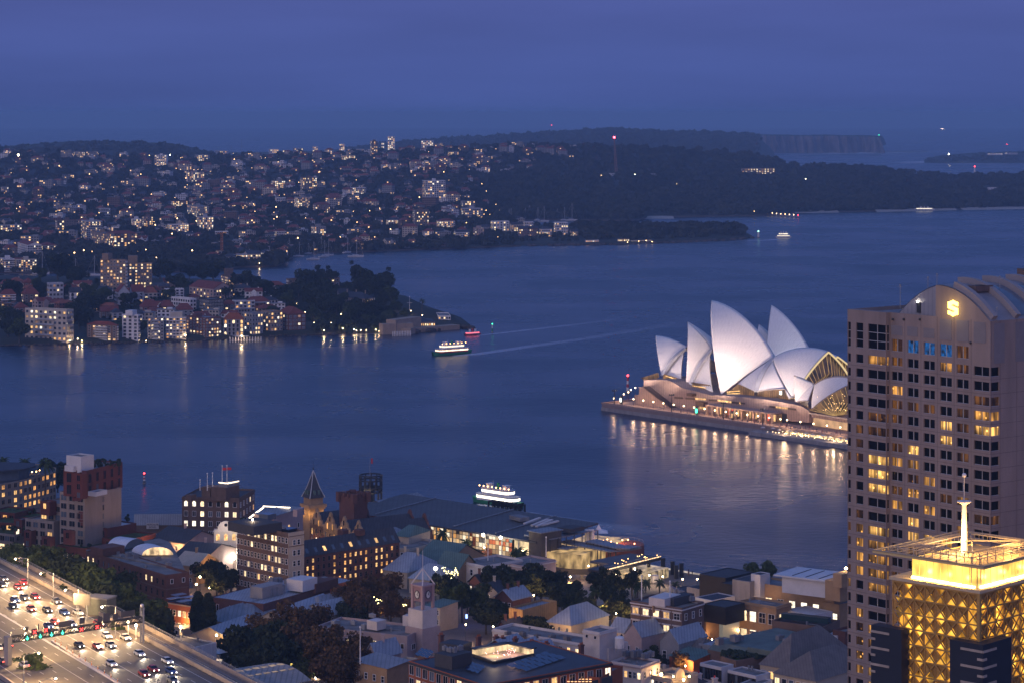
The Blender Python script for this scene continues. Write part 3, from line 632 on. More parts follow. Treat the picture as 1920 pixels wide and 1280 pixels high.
def house_proto(w,d,st,wall,roof,kind,litn,seed):
 rs=random.Random(seed);h=2.9*st;mb=MB()
 P=[(-w/2,-d/2),(w/2,-d/2),(w/2,d/2),(-w/2,d/2)]
 mb.pZ(P,-4,h,m=0,top=True)
 O=[(-w/2-.5,-d/2-.5),(w/2+.5,-d/2-.5),(w/2+.5,d/2+.5),(-w/2-.5,d/2+.5)];r=d*0.30
 if kind=='hip':mb.add([(*o,h)for o in O]+[(-w/2+d*.42,0,h+r),(w/2-d*.42,0,h+r)],[(0,1,5,4),(1,2,5),(2,3,4,5),(3,0,4)],1)
 elif kind=='gable':
  mb.add([(*o,h)for o in O]+[(-w/2-.5,0,h+r),(w/2+.5,0,h+r)],[(0,1,5,4),(2,3,4,5)],1);mb.add([(-w/2,-d/2,h),(-w/2,d/2,h),(-w/2,0,h+r*.93),(w/2,-d/2,h),(w/2,d/2,h),(w/2,0,h+r*.93)],[(0,1,2),(3,5,4)],0)
  g=w*0.17;mb.add([(-g,-d/2-1.2,h-.2),(g,-d/2-1.2,h-.2),(0,-d/2-1.2,h+r*.7),(0,0,h+r*.7)],[(0,1,2)],0);mb.add([(-g-.4,-d/2-1.4,h-.3),(0,-d/2-1.4,h+r*.75),(0,0,h+r*.78),(g+.4,-d/2-1.4,h-.3)],[(0,1,2),(3,2,1)],1);mb.box((0,-d/2-.6,h/2-2),(2*g,1.2,h+3.6),m=0)
 else:
  mb.box((0,0,h+.15),(w+1,d+1,.3),m=1);mb.box((w*.2,d*.1,h+.9),(w*.3,d*.3,1.4),m=0)
 mb.box((w*.3,d*.1,h+r*.8),(.8,.8,2.4),m=0)if kind!='flat' else None
 slots=[]
 for k in range(st):
  n=max(2,int(w/3))
  for i in range(n):slots.append((k,i,n,0))
  n2=max(1,int(d/4))
  for i in range(n2):slots.append((k,i,n2,1));slots.append((k,i,n2,2))
 lit=set(rs.sample(range(len(slots)),min(litn,len(slots))))
 for q,(k,i,n,side)in enumerate(slots):
  z=2.9*k+1.6;m=3 if q in lit else 2;big=1.1 if q in lit else 1
  if side==0:x=-w/2+w*(i+.5)/n;ww=w/n*.28*big;y=-d/2-.05;mb.quad((x-ww,y,z-.75),(x+ww,y,z-.75),(x+ww,y,z+.75),(x-ww,y,z+.75),m)
  else:
   s=-1 if side==1 else 1;y=-d/2+d*(i+.5)/n;x=s*(w/2+.05);a,b=(y+.8,y-.8)if s<0 else(y-.8,y+.8);mb.quad((x,a,z-.7),(x,b,z-.7),(x,b,z+.7),(x,a,z+.7),m)
 if kind=='flat' or seed%3==0:mb.box((0,-d/2-1.0,2.7),(w*.8,2,.2),m=0);mb.box((0,-d/2-1.9,3.2),(w*.8,.1,.9),m=0)
 return mb.mesh('house',[FW[wall],FR[roof],GLASS,LFAR])
HP=[]
HW={'white':'white','cream':'cream','brick':'red brick','brown':'brown brick','grey':'grey','pink':'pinkish'}
for i in range(64):
 rs=random.Random(100+i);wall=rs.choice(['white','white','cream','cream','brick','brick','brown','grey','pink']);kind=rs.choice(['hip','hip','gable','gable','flat']);roof='flat' if kind=='flat' else rs.choice(['red','red','red','slate','orange'])
 st=rs.choice([1,2,2,2,3]);w=rs.uniform(10,17);d=rs.uniform(8.5,12);ln=rs.choice([0,1,1,2,3,5])
 desc=f"{['', 'one', 'two', 'three'][st]} storey {HW[wall]} house"
 rf={'flat':'flat roof','red':'red roof','slate':'slate roof','orange':'orange roof'}[roof]
 HP.append((house_proto(w,d,st,wall,roof,kind,ln,i),desc,rf,['dark','one lit window','two lit windows','lit windows','lit','all lit up'][ln]))
def place_houses():
 rs=random.Random(21);spots=[]
 def dens(px,py):
  if px<120 and py<380:return .35
  if 90<px<330 and 300<py<350:return .25
  if px<340 and 340<py<372:return .35
  if 60<px<420 and py>465:return .03
  if px>900 and py>330:return .06
  if px>870 and py>395:return .0
  if px>1000:return .0
  if 700<px<1000 and 330<py<385:return .3
  return 1.0 if py>350 else .55
 tries=0
 while len(spots)<760 and tries<90000:
  tries+=1;px=rs.uniform(-60,1075);t=rs.random()**0.8
  if px<978:x,y,z=T1.P(px,t*0.985+0.012)
  else:continue
  py=YH+(H-z)*F/y
  if rs.random()>dens(px,py):continue
  if any(abs(px-a)-hw<5 and-3<(py-b)+0<hh+9 for a,b,_,hw,hh in LM if abs(px-a)<60):continue
  if any((x-q[0])**2+((y-q[1])*.6)**2<14.5**2 for q in spots):continue
  spots.append((x,y,z,px,py))
 k=0
 while k<60:
  px=rs.uniform(880,1080);t=rs.uniform(.62,.985);x,y,z=T2.P(px,t);py=YH+(H-z)*F/y
  if px>1000 and py>300:continue
  if py>345:continue
  if any((x-q[0])**2+((y-q[1])*.6)**2<15**2 for q in spots):continue
  spots.append((x,y,z,px,py));k+=1
 vis=[s for s in spots if 0<s[3]<1100];vis.sort(key=lambda s:s[1]);one=vis[:296];rest=vis[296:]
 used={}
 recs=[]
 for s in one:
  x,y,z,px,py=s;p=rs.randrange(64)if rs.random()>(.13 if py>370 else .03)else 64+rs.randrange(14);me,desc,rf,lt=HP[p]
  lm=min(LM,key=lambda l:(l[0]-px)**2+((l[1]-py)*1.6)**2);dx=px-lm[0];dy=(py-lm[1])*1.6
  q=('right of' if dx>0 else 'left of')if abs(dx)>abs(dy)else('downhill from' if dy>0 else 'uphill from')
  recs.append([s,p,f"{desc}, {rf}, {lt}",q,lm[2],dx*dx+dy*dy])
 by={}
 for r in recs:by.setdefault((r[2],r[3],r[4]),[]).append(r)
 ordw=['','second ','third ','fourth ','fifth ']
 for k,v in by.items():
  v.sort(key=lambda r:r[5])
  for i,r in enumerate(v):
   s=r[0];lab=f"{r[2]}, {ordw[i]}{r[3]} {r[4]}" if i else f"{r[2]}, {r[3]} {r[4]}"
   if len(lab.split())>16:lab=lab.replace(' storey','').replace(', flat roof','')
   if len(lab.split())>16:lab=lab.replace(' lit windows',' lit')
   face=rs.choice([0,0,.3,-.35,.6,-.2,1.57])
   link('house',HP[r[1]][0],None,(s[0],s[1],s[2]),face,rs.uniform(.78,1.05),label=lab,cat='house',group='houses on the far shore')
 mb=MB()
 for s in rest:
  me=HP[rs.randrange(len(HP))][0];c,sn=math.cos(rs.uniform(-.4,.4)),math.sin(rs.uniform(-.4,.4));
  o=len(mb.v)
  for v in me.vertices:mb.v.append((s[0]+v.co.x*c-v.co.y*sn,s[1]+v.co.x*sn+v.co.y*c,s[2]+v.co.z))
  WI=[FW[k]for k in FW];
  for f in me.polygons:mb.f.append(tuple(o+i for i in f.vertices));mb.m.append(RESTM.index(me.materials[f.material_index]))
 mb.bd('houses',RESTM,kind='stuff')
RESTM=[FW[k]for k in FW]+[FR[k]for k in FR]+[GLASS,LFAR]
for i in range(14):
 rs=random.Random(300+i);wall=rs.choice(['white','cream','brick','brown','grey','grey','white']);st=rs.choice([3,4,4,5,6]);ln=rs.choice([2,4,6,9]);rf=rs.choice(['flat','flat','red'])
 HP.append((house_proto(rs.uniform(15,24),rs.uniform(11,14),st,wall,rf,'flat' if rf=='flat' else 'hip',ln,301+3*i),f"{['three', 'four', 'five', 'six'][st-3]} storey {HW[wall]} flats",rf+' roof','few lit windows' if ln<5 else 'many lit windows'))
place_houses()
def keep_t1(px,py,rs):
 for a,b,_,hw,hh in LM:
  if abs(px-a)<hw+2 and b-hh*0.4<py<b+hh+3:return rs.rand()<.12
 return True
wood('hillside_trees',T1,5500,-320,965,0.0,1.0,4.0,7.6,1,keep_t1)
wood('headland_trees',T2,5200,860,2250,0.015,1.0,5.5,9.5,2,lambda px,py,rs:not(abs(px-1421)<34 and 318<py<331 or abs(px-1855)<17 and 349<py<362 or abs(px-1481)<10 and 343<py<351))
def wA(name,fn,n,px0,px1,y0,y1,r0,r1,seed,mats=FFAR):
 rs=np.random.RandomState(seed);C=[];R=[]
 for _ in range(n):
  x,y,z=fn(rs.uniform(px0,px1),rs.uniform(y0,y1)if not callable(y0)else 0);r=rs.uniform(r0,r1);C.append((x,y,z+r*.6));R.append(r)
 return link(name,crowns(name,C,R,seed=seed,mats=mats),kind='stuff')
wA('point_trees',lambda px,_:(lambda Y:((px-960)*Y/F,Y,strip_z(NP,px,Y)))(F*H/(lerp(pl(NP[0],px),pl(NP[1],px),np.random.uniform(.12,.75))-YH)),260,1085,1396,0,0,4,7.5,6)
wA('point_trees',lambda px,_:(lambda Y:((px-960)*Y/F,Y,strip_z(NP,px,Y)))(F*H/(lerp(pl(NP[0],px),pl(NP[1],px),np.random.uniform(.08,.6))-YH)),90,930,1085,0,0,2.5,4.5,7)
rsr=np.random.RandomState(9)
def ridge_wood(name,pts,Y,n,r0,r1,seed,lo=0.0):
 rs=np.random.RandomState(seed);C=[];R=[]
 for _ in range(n):
  px=rs.uniform(pts[0][0],pts[-1][0]);k=rs.random_sample();y=lerp(Y[0],Y[1],k);zt=zat(pl(pts,px),Y[1])*(0.35+0.65*k**.6 if k<1 else 1);r=rs.uniform(r0,r1);C.append(((px-960)*y/F,y,max(1,zt)-r*.3));R.append(r)
 link(name,crowns(name,C,R,nq=16,seed=seed,size=.6,mats=FARBUSH),kind='stuff')
ridge_wood('bushland',[(640,280),(700,270),(800,263),(900,256),(1000,249),(1075,245),(1160,241),(1230,245),(1350,248),(1420,251)],(7700,9100),1400,9,15,12)
ridge_wood('bushland',[(-320,282),(0,277),(90,268),(200,265),(320,269),(380,282),(410,291)],(5650,6300),900,6,10,13)
ridge_wood('bushland',[(1742,298),(1790,290),(1850,288),(1920,285),(2200,280)],(8250,8700),160,7,12,14)
lm=MB();lm.cyl((0,0,0),(0,0,7),.12,.09,6,m=0);lm.bm((0,0,7),(0,-1.2,7.2),.1,m=0);lm.ball((0,-1.3,7.0),.55,6,m=1);LAMPFAR=lm.mesh('street_lamp',[GM,emit('far_lamp',(1,.58,.24),11)])
def far_lamps():
 rs=random.Random(5)
 for i in range(125):
  px=rs.uniform(5,960);x,y,z=T1.P(px,rs.uniform(.05,.99))
  link('street_lamp',LAMPFAR,None,(x,y-6,z+3),0,rs.choice([.5,.6,.7,.9,1.3]),label='small orange street light among the trees of the far hillside',cat='street lamp',group='street lights on the far hillside')
 for(px,py)in[(1087,317),(1127,329),(1268,345),(1375,325),(1392,363),(1505,335),(1449,363),(1465,374),(1469,389),(1464,391),(1493,373),(1508,370),(1521,328),(1652,339),(1766,341),(1638,357),(1309,365),(1195,312),(1150,322),(1140,320),(1108,329),(1413,396),(1417,362)]:
  x,y,z=T2.g(px,py+6);link('street_lamp',LAMPFAR,None,(x,y-8,zat(py,y)-7),0,1.0 if py!=328 else 1.2,label='small orange lamp in the bushland of the headland',cat='street lamp',group='lamps on the headland')
far_lamps()
def flood(px,py,g,lab,r=1.6,m=None):
 x,y,z=g(px,py+8);z2=zat(py,y-12)
 mb=MB();mb.cyl((0,0,min(-2,z-z2-2)),(0,0,-.6),.25,.15,6);mb.box((0,0,-.4),(2.4,.6,.4));o=thing('floodlight_mast',lab,'floodlight',(x,y-12,z2));mb.bd('mast',GM,o);b=MB();b.ball((0,-.6,0),r,8);b.bd('lamp_head',m or emit('flood_bulb',(1,.86,.55),40),o)
flood(37,291,g1,'dazzling floodlight mast near the crest at the far left',1.9);flood(1509,337,g2,'bright pair of floodlights on the wooded headland',1.5);flood(1190,328,g2,'white floodlight beside the red topped mast',1.1);flood(320,291,g1,'bright floodlight on top of the ridge behind the skyline tower',.9)
flood(1778,289.5,gfar(8150,25),'harbour mouth lighthouse lamp shining white on its low point',2.2)
fL(g2,1390,1391,1453,316,328,'tan','flat',3,'long brightly lit lodge in the bush of the headland',lit=.85,cols=12,wscale=1.3)
fL(g2,1472,1473,1490,342,349,'cream','slate',1,'small lit pavilion in the bush below the lodge',lit=1,kind='hip',cols=5,wscale=1.3)
fL(g2,1840,1841,1871,352,359,'white','white',1,'white roofed shed in the trees at the far right',lit=0,cols=4)
fL(g2,1459,1460,1472,371,377,'cream','slate',2,'lit cottage above the headland jetty',lit=.8,kind='hip',cols=3,wscale=1.3)
for(a,b,yt,yb,lab)in[(1126,1137,314,318.5,'lit enclosure hall by the headland lamps'),(1128,1158,325,331,'wide low hall at the foot of the red topped mast'),(1210,1231,326,330,'blue grey roofed hall right of the white floodlight'),(1212,1240,364,368,'long grey roof in the headland woods'),(1165,1185,335,339,'pale low hall just below the red topped mast'),(1386,1402,388,393,'pale boat shed in the trees behind the jetty'),(1392,1410,348,352,'white tent-like roof in the headland woods')]:
 fL(g2,a,a,b,yt,yb,'pale','white',1,lab,lit=.6 if 'lit' in lab else .1,cols=5,name='hall',cat='hall')
def build_mast():
 x,y,z=g2(1156,330);zt=zat(259,y);h=zt-z;m=mat('mast_rust',(.26,.14,.10),.8)
 r=thing('antenna_mast','tall thin lattice mast with a red light at its tip','mast',(x,y,z));top=V3(((1151.7-960)*y/F-x,0,h));b=MB()
 for k in range(4):a=k*math.pi/2+.5;b.bm((3*math.cos(a),3*math.sin(a),0),top+V3((math.cos(a),math.sin(a),0)),.7)
 for j in range(14):
  q=j/14;q2=(j+1)/14
  for k in range(4):a=k*math.pi/2+.5;c=a+math.pi/2;r0=lerp(3,1,q);r1=lerp(3,1,q2);b.bm(top*q+V3((r0*math.cos(a),r0*math.sin(a),0)),top*q2+V3((r1*math.cos(c),r1*math.sin(c),0)),.35)
 b.bd('lattice',m,r);c=MB();c.ball(top+V3((0,-1,1)),2.2,8);c.bd('beacon',emit('mast_beacon',(1,.06,.09),22),r)
build_mast()
def small_mast(px,py,Y,h,lab,col=REDL,r=1.6):
 z=zat(py,Y);o=thing('radio_mast',lab,'mast',((px-960)*Y/F,Y,z-h));b=MB();b.cyl((0,0,-8),(0,0,h),1.0,.4,5);b.bd('pole',GM,o);c=MB();c.ball((0,-1,h),r,6);c.bd('beacon',col,o)
small_mast(1034.5,235,9000,70,'distant red lit radio mast on the far range');small_mast(1385,257,9200,20,'distant red beacon on the bush range');small_mast(1888,271,8500,60,'crane-like mast with red tip on the harbour mouth point');small_mast(1648,253.5,10350,12,'tiny green beacon on top of the sea cliff',GREENL,2.2);small_mast(453,261,7000,60,'thin pale mast behind the skyline gap',mat('pole_tip',(.5,.5,.5)),.5);small_mast(434,273,7000,30,'short dark mast beside the thin pale one',DM,.5)
fL(gfar(8350,28),1852,1852,1880,288,293,'white','flat',2,'white lit barracks on the harbour mouth point',lit=.6,cols=6,wscale=1.5);fL(gfar(8350,30),1884,1884,1908,287,292,'pale','flat',2,'pale barracks beside the mast on the harbour mouth point',lit=.3,cols=5,wscale=1.5)
def marker_tower(px,py,h,lab,cols,light,r=1.1):
 p=at(px,py,0);o=thing('channel_marker',lab,'beacon',p);n=len(cols);b=MB();b.cyl((0,0,-1),(0,0,h*.12),r*1.5,r*1.4,10);b.bd('footing',CONC,o)
 for i,c in enumerate(cols):b=MB();b.cyl((0,0,h*(.12+.7*i/n)),(0,0,h*(.12+.7*(i+1)/n)),r*(1-.35*i/n),r*(1-.35*(i+1)/n),10);b.bd('tower_band',c,o)
 b=MB();b.lathe((0,0,h*.82),[(r*1.1,0),(r*1.1,h*.03),(r*.5,h*.03),(r*.5,h*.1),(r*.6,h*.1),(.05,h*.15)],10);b.bd('lantern',WP if light is not REDL else mat('red_paint',(.5,.04,.05)),o);b=MB();b.ball((0,-.2,h*.92),r*.75,8);b.bd('beacon',light,o)
REDP=mat('red_paint',(.5,.04,.05));GREENP=mat('green_paint',(.03,.25,.12))
marker_tower(1422,446,9.5,'small white lighthouse standing in the water off the wooded point',[WP],emit('pale_green_light',(.4,1,.8),4),1.6)
marker_tower(1827.5,329,26,'white lighthouse with a red light above the headland trees',[WP],REDL,3)
marker_tower(923,624,7.5,'green lit channel marker off the end of the wooded house point',[GREENP,WP],GREENL,.55)
marker_tower(270.5,906,5.2,'red and white channel marker standing in open water',[DM,WP,REDP,WP,REDP],REDL,.55)
def jetty(g,px0,px1,y0,y1,lab):
 a=at(px0,y0,1.5);b=at(px1,y1,1.5);o=thing('jetty',lab,'jetty',a);d=b-a;d.z=0;L=d.length;u=d/L;m=MB();m.bm((0,0,0),d,7,.6);m.bd('deck',CONC,o)
 m=MB();m.bm(V3((0,0,4)),u*L*.65+V3((0,0,4)),6,.3);m.bd('roof',FR['slate'],o)
 for i in range(9):m=MB();p=u*L*(i+.5)/9;m.cyl(p-V3((0,0,4)),p+V3((0,0,4)),.3,n=6);m.bd('post',WP,o)
 for i in range(8):m=MB();p=u*L*(i+.5)/8+V3((0,-3.2,2.6));m.ball(p,.8,6);m.bd('lamp',emit('jetty_lamp',(1,.62,.3),8)if i<7 else REDL,o)
jetty(None,1436,1500,402,407,'brightly lit ferry jetty at the foot of the headland')
for r in[(920,925,955,415,434,'white','flat',4,'white flats with rounded balconies at the root of the narrow wooded point','flat',.5),(956,959,981,418,438,'cream','slate',4,'cream gabled house on the narrow point','gable',.4),(981,984,1000,416,432,'white','flat',3,'white block behind the twin brick gables on the narrow point','flat',.3),(971,974,990,425,444,'brick','slate',3,'left one of twin red brick gabled houses on the narrow point','gable',.3),(990,993,1009,425,444,'brick','slate',3,'right one of twin red brick gabled houses on the narrow point','gable',.3),(1011,1016,1035,426,445,'white','slate',3,'white gabled house right of the twin brick gables','hip',.5),(1038,1044,1065,417,442,'white','flat',5,'white castle-like tower house with lit base on the narrow point','flat',.3),(1068,1071,1084,431,443,'cream','slate',3,'last cream house before the wood of the narrow point','gable',.6),(900,904,918,422,436,'grey','slate',3,'grey gabled house behind the pink box','gable',.2)]:
 fL(ng,*r[:9],kind=r[9],lit=r[10],cols=5,wscale=1.05)
fL(ng,1097,1098,1123,451,455.5,'white','red',1,'low red roofed ferry pontoon with turquoise lights',lit=1,cols=6,name='ferry_pontoon',cat='ferry pontoon')
fL(ng,1158,1159,1180,448,454,'tan','slate',1,'lit waterside kiosk on the narrow point',lit=1,cols=6,name='kiosk',cat='kiosk');fL(ng,1182,1183,1222,451,456.5,'cream','slate',1,'row of glowing boat sheds at the water edge of the narrow point',lit=1,cols=9,wscale=1.2,name='boat_shed',cat='boat shed')
for(px,py)in[(1197,452),(1211,451),(1222,453),(1176,454),(1137,441),(1282,427)]:
 x,y,z=ng(px,py+6);link('street_lamp',LAMPFAR,None,(x,y-6,zat(py,y)-7),0,1,label='small lamp at the waterside of the narrow point',cat='street lamp',group='lamps on the narrow point')
def boat_meshes():
 hull=MB();n=9;S_=[]
 for i in range(n):
  t=i/(n-1);x=-6+12*t;w=1.75*math.sin(math.pi*min(1,(0.28+0.72*t)**.9))**.8 if t<1 else .03;w=max(w,.04);k=.95+.45*t*t
  S_.append([(x,-w,k),(x*0.97,-w*.7,-.1),(x*.95,0,-.5),(x*.97,w*.7,-.1),(x,w,k)])
 for i in range(n-1):
  for j in range(4):hull.quad(S_[i][j],S_[i+1][j],S_[i+1][j+1],S_[i][j+1])
  hull.quad(S_[i][0],S_[i][4],S_[i+1][4],S_[i+1][0])
 hull.add(S_[0],[(0,1,2,3,4)])
 cab=MB();cab.pZ([(-2.5,-1),(1.6,-.75),(2.4,0),(1.6,.75),(-2.5,1)],1.0,1.75);
 mast=MB();mast.cyl((.8,0,.9),(.8,0,16),.13,.09,6);mast.bm((.8,-1.1,9),(.8,1.1,9),.07);mast.bm((.8,0,16),(5.8,0,1.4),.05);mast.bm((.8,0,16),(-5.8,0,1.2),.05)
 boom=MB();boom.cyl((.8,0,2.6),(-4.4,0,2.7),.22,.2,8)
 return hull.mesh('hull',[WP]),cab.mesh('cabin',[FW['pale']]),mast.mesh('mast',[WP]),boom.mesh('boom',[mat('sail_cover',(.10,.13,.22))])
BM=boat_meshes()
def yacht(px,py,rz,sc,label):
 p=at(px,py,0);o=thing('sailing_yacht',label,'yacht',p,rz,'yachts moored on the bays',(sc,sc,sc))
 for n,m in zip(('hull','cabin','mast','boom'),BM):link(n,m,o)
for px,py,rz,sc,lab in[(541,479,.5,1.25,'yacht moored leftmost of the anchorage, off the point with lit houses'),(560,481.5,.1,1.1,'white yacht second from left in the anchorage'),(578,476,.6,.8,'small dark yacht third from left in the anchorage'),(587,487,.15,1.3,'white yacht lying lowest and nearest in the anchorage'),(601,473,.2,1.2,'yacht lying farthest back in the anchorage'),(607.5,482.5,.7,1.25,'yacht with tall mast, left one of a close pair'),(615,479.5,.4,1.2,'yacht with tall mast, right one of a close pair'),(651,474.5,.9,1.2,'yacht moored beneath the shore pool, left of the rightmost one'),(667,482,.05,1.6,'large white yacht moored rightmost in the anchorage'),(505,489,1.2,1,'yacht hidden close behind the point with lit houses'),(539.5,488,1.0,.5,'little boat off the tip of the point with lit houses'),(77,514,.1,1.5,'long white cruiser yacht in the narrow bay behind the brick twin block, leftmost'),(140,516,.3,1.1,'yacht in the narrow bay behind the brick twin block'),(107,511,.4,1.3,'yacht with mast above trees in the narrow bay'),(175,517,.1,1.3,'yacht nearest to the brick twin block in the narrow bay')]:
 yacht(px,py,rz,sc,lab)
for i,(px,py,sc)in enumerate([(935,411.5,1.1),(941,412,.9),(954,413,1.1),(958,413.5,1.2),(984,413,1.2),(992,411.5,1.4),(1008,413.5,1.3),(1019,416,1.5),(1044,412,1.1),(1058,413.5,1.3),(1071,414,1.7),(900,415,1)]):
 yacht(px,py,(i*.37)%1.2,sc,['yacht first from left in the inlet behind the narrow point','small yacht second from left in the inlet behind the point','yacht left of the close pair behind the narrow point','yacht right of the close pair behind the narrow point','yacht over the twin brick gables behind the narrow point','yacht with taller mast over the twin brick gables','yacht over the white gabled house of the narrow point','white motor cruiser-like yacht low behind the white gabled house','yacht over the castle-like tower house','yacht just right of the castle-like tower house','largest yacht, rightmost in the inlet behind the narrow point','yacht at the head of the inlet near the pink box'][i])
def ferry(px,py,rz,L,label,decks=2,hullm=None,stripe=None,lights=LW[3],cat='ferry',roofl=0,name='ferry'):
 p=at(px,py,0);o=thing(name,label,cat,p,rz);w=L*.26;hm=hullm or GREENP;b=MB();n=11;S_=[]
 for i in range(n):
  t=i/(n-1);x=-L/2+L*t;ww=w/2*(math.sin(math.pi*min(max(t,.02),.98)))**.42;z=L*.055*(1+.5*abs(2*t-1)**2);S_.append([(x,-ww,z),(x*.96,-ww*.75,-.5),(x*.96,ww*.75,-.5),(x,ww,z)])
 for i in range(n-1):
  for j in range(3):b.quad(S_[i][j],S_[i+1][j],S_[i+1][j+1],S_[i][j+1])
  b.quad(S_[i][3],S_[i+1][3],S_[i+1][0],S_[i][0])
 b.bd('hull',hm,o);z=L*.055;hh=2.5 if L>15 else 1.5
 for k in range(decks):
  l2=L*(.78-.2*k);w2=w*(.86-.14*k);c=MB();P=[(-l2/2+w2*.35*math.cos(a)+(0 if abs(a)>math.pi/2 else l2-0*w2*.35),w2/2*math.sin(a))for a in[0]];
  P=[]
  for s,x0 in((1,l2/2-w2*.3),(-1,-l2/2+w2*.3)):
   for a in np.linspace(-math.pi/2,math.pi/2,6):P.append((x0+s*w2*.3*math.cos(a),s*w2/2*math.sin(a)))
  c.pZ(P,z,z+hh);c.bd('cabin',WP if k or not stripe else stripe,o)
  c=MB();c.pZ([(x*1.004,y*1.03)for x,y in P],z+hh*.42,z+hh*.8,top=False);c.bd('windows',lights,o)
  c=MB();c.pZ([(x*1.04,y*1.1)for x,y in P],z+hh,z+hh+.15,bottom=True);c.bd('roof',FW['pale'],o);z+=hh+.15
 if L>12:
  for s in(-1,1):c=MB();c.box((s*L*.17,0,z+.9),(L*.07,w*.34,1.8));c.box((s*L*.17,0,z+1.9),(L*.08,w*.4,.2));c.bd('wheelhouse',WP,o)
  c=MB();c.cyl((0,0,z),(0,0,z+2.6),.7,.6,10);c.bd('funnel',hm,o)
  for i in range(roofl):c=MB();c.ball((-L*.3+L*.6*i/max(1,roofl-1),-w*.35,z+.9),.28,6);c.bd('deck_lamp',emit('deck_lamp',(1,.5,.16),14),o)
 c=MB();c.cyl((-L*.1,0,z),(-L*.1,0,z+3.5),.1,.05,6);c.bd('mast',WP,o);return o
REDGLOW=emit('red_glow_windows',(1,.12,.16),3)
f1=ferry(847,664,.62,33,'ferry with rows of lights and red lower deck off the house point',2,GREENP,REDP,LW[3],roofl=7);ferry(886,628,.62,15,'small boat with red lights passing the tip of the house point',1,REDP,None,REDGLOW,'boat',name='water_taxi')
ferry(934,945,-.75,29,'green hulled ferry with white lit decks passing the dark wharf frame',2,GREENP,None,emit('ferry_lit_deck',(1,.9,.72),4),roofl=8)
ferry(1469,446,.1,22,'white cruiser with lit cabin heading out past the small lighthouse',2,WP,None,LW[3],'cruiser',name='cruiser');ferry(1733,395,0,36,'white catamaran far off near the headland beach',1,WP,None,LW[3],'cruiser',name='cruiser');ferry(1853,392,0,12,'tiny white launch at the far right beach',1,WP,None,LW[3],'launch',name='launch')
fS('wake',[(850,667,3),(900,662.5,7),(1000,648,8),(1100,634,8),(1240,612,9),(1300,596,12)],SOFTWAKE);fS('wake',[(895,629,2),(960,622,5),(1100,606,6),(1230,588,6)],SOFTWAKE)
fS('wake',[(965,958,5),(1010,968,8),(1080,979,9),(1160,990,11),(1260,1003,14)],WAKE);fS('wake',[(890,946,5),(940,951,6),(985,960,5)],WAKE);fS('wake',[(1460,449,10),(1430,451,14),(1395,452,12),(1340,455,8)],SOFTWAKE)
ferry(1766,243,.3,80,'distant lit ship on the hazy sea horizon',2,DM,None,emit('ship_lights',(1,.72,.5),30),'ship',name='ship')
def K(xl,xc,xr,yt,yb,wall,roof,fl,lab,kind='flat',lit=.35,**k):return fL(kg,xl,xc,xr,yt,yb,wall,roof,fl,lab,kind=kind,lit=lit,**k)
K(47,125,138,581,644,'cream','flat',6,'cream six storey mansion flats with stone arches at the water, leftmost on the shore',lit=.35,cols=9,yaw=62,balc=True,style='two')
K(163,219,222,604,643,'brown','red',6,'brown brick shore flats with grey balconies and a flat red roof','hip',.4,rise=2.5,cols=6,yaw=70,balc=True)
K(229,259,263,590,644,'white','flat',7,'narrow white tower house standing at the water edge',lit=.1,cols=3,yaw=70,extra=[(0,0,7,6,3)])
K(273,277,307,595,642,'grey','flat',7,'grey balcony flats on the shore right of the narrow white tower',lit=.4,cols=5,yaw=6,balc=True)
K(305,311,349,595,641,'cream','flat',7,'pale shore flats with curving balcony bands beside the red brick block',lit=.45,cols=6,yaw=5,band='white',extra=[(0,2,9,5,4)])
K(349,386,415,596,639,'brick','flat',6,'red brick shore block with white trimmed window bays',lit=.3,cols=6,yaw=42,extra=[(-5,2,6,5,2)],style='two')
K(415,419,457,588,629,'grey','orange',4,'grey harbour house with arched loggias under an orange hipped roof','hip',.35,cols=5,yaw=5,rise=5,style='arch')
K(453,473,493,587,627,'grey','flat',5,'plain grey flats with side balconies left of the twin ones',lit=.35,cols=4,yaw=40)
K(489,508,530,584,622,'tan','flat',5,'tan grey flats with lit balconies right of similar grey ones',lit=.4,cols=4,yaw=38)
K(519,541,573,578,620,'brick','red',4,'red brick house with white window grids, white base and red roof','hip',.1,cols=4,yaw=32,rise=5,style='grid')
K(0,3,30,544,568,'brick','red',3,'red brick house with white verandah bands at the left edge','hip',.3,rise=5,band='white')
K(40,45,73,542,569,'brown','red',3,'brown brick house with red hipped roof and dormer, second row','hip',.3,rise=6)
K(41,45,64,523,543,'brick','red',2,'brick house with one lit window behind the dormered brown one','hip',.4,rise=5)
K(0,3,25,526,545,'brick','red',2,'brick house with lit window at the upper left edge','hip',.5,rise=5)
K(88,92,119,531,566,'pale','flat',4,'modern house in a white picture frame surround with dark glass front',lit=.3,cols=4,style='two')
K(129,131,151,541,570,'white','slate',3,'tall white gabled house with arched base','gable',.1,cols=2,style='arch',rise=4)
K(152,156,174,555,566,'cream','slate',2,'low cream house lit from inside beside the arched white gable','gable',.5)
K(176,182,212,538,562,'white','slate',3,'white house with grey roof and long terraces','hip',.2,band='white')
K(216,222,243,536,572,'pale','red',3,'left half of the balconied terrace pair with skylit red roof','gable',.1,rise=6,balc=True)
K(243,248,270,536,568,'pale','red',3,'right half of the balconied terrace pair with skylit red roof','gable',.1,rise=6,balc=True)
K(266,270,295,540,565,'cream','orange',3,'cream house with orange roof and small trees beside the terrace pair','hip',.1,rise=5)
K(283,286,305,534,548,'dark','slate',2,'dark slate roofed gabled house behind the orange roofed one','gable',.1)
K(308,312,345,542,559,'white','white',3,'low white house with flat pale roof in the middle of the point',lit=.1)
K(321,356,368,560,590,'white','flat',4,'square white villa with upright windows behind the pale shore flats',lit=.05,yaw=40)
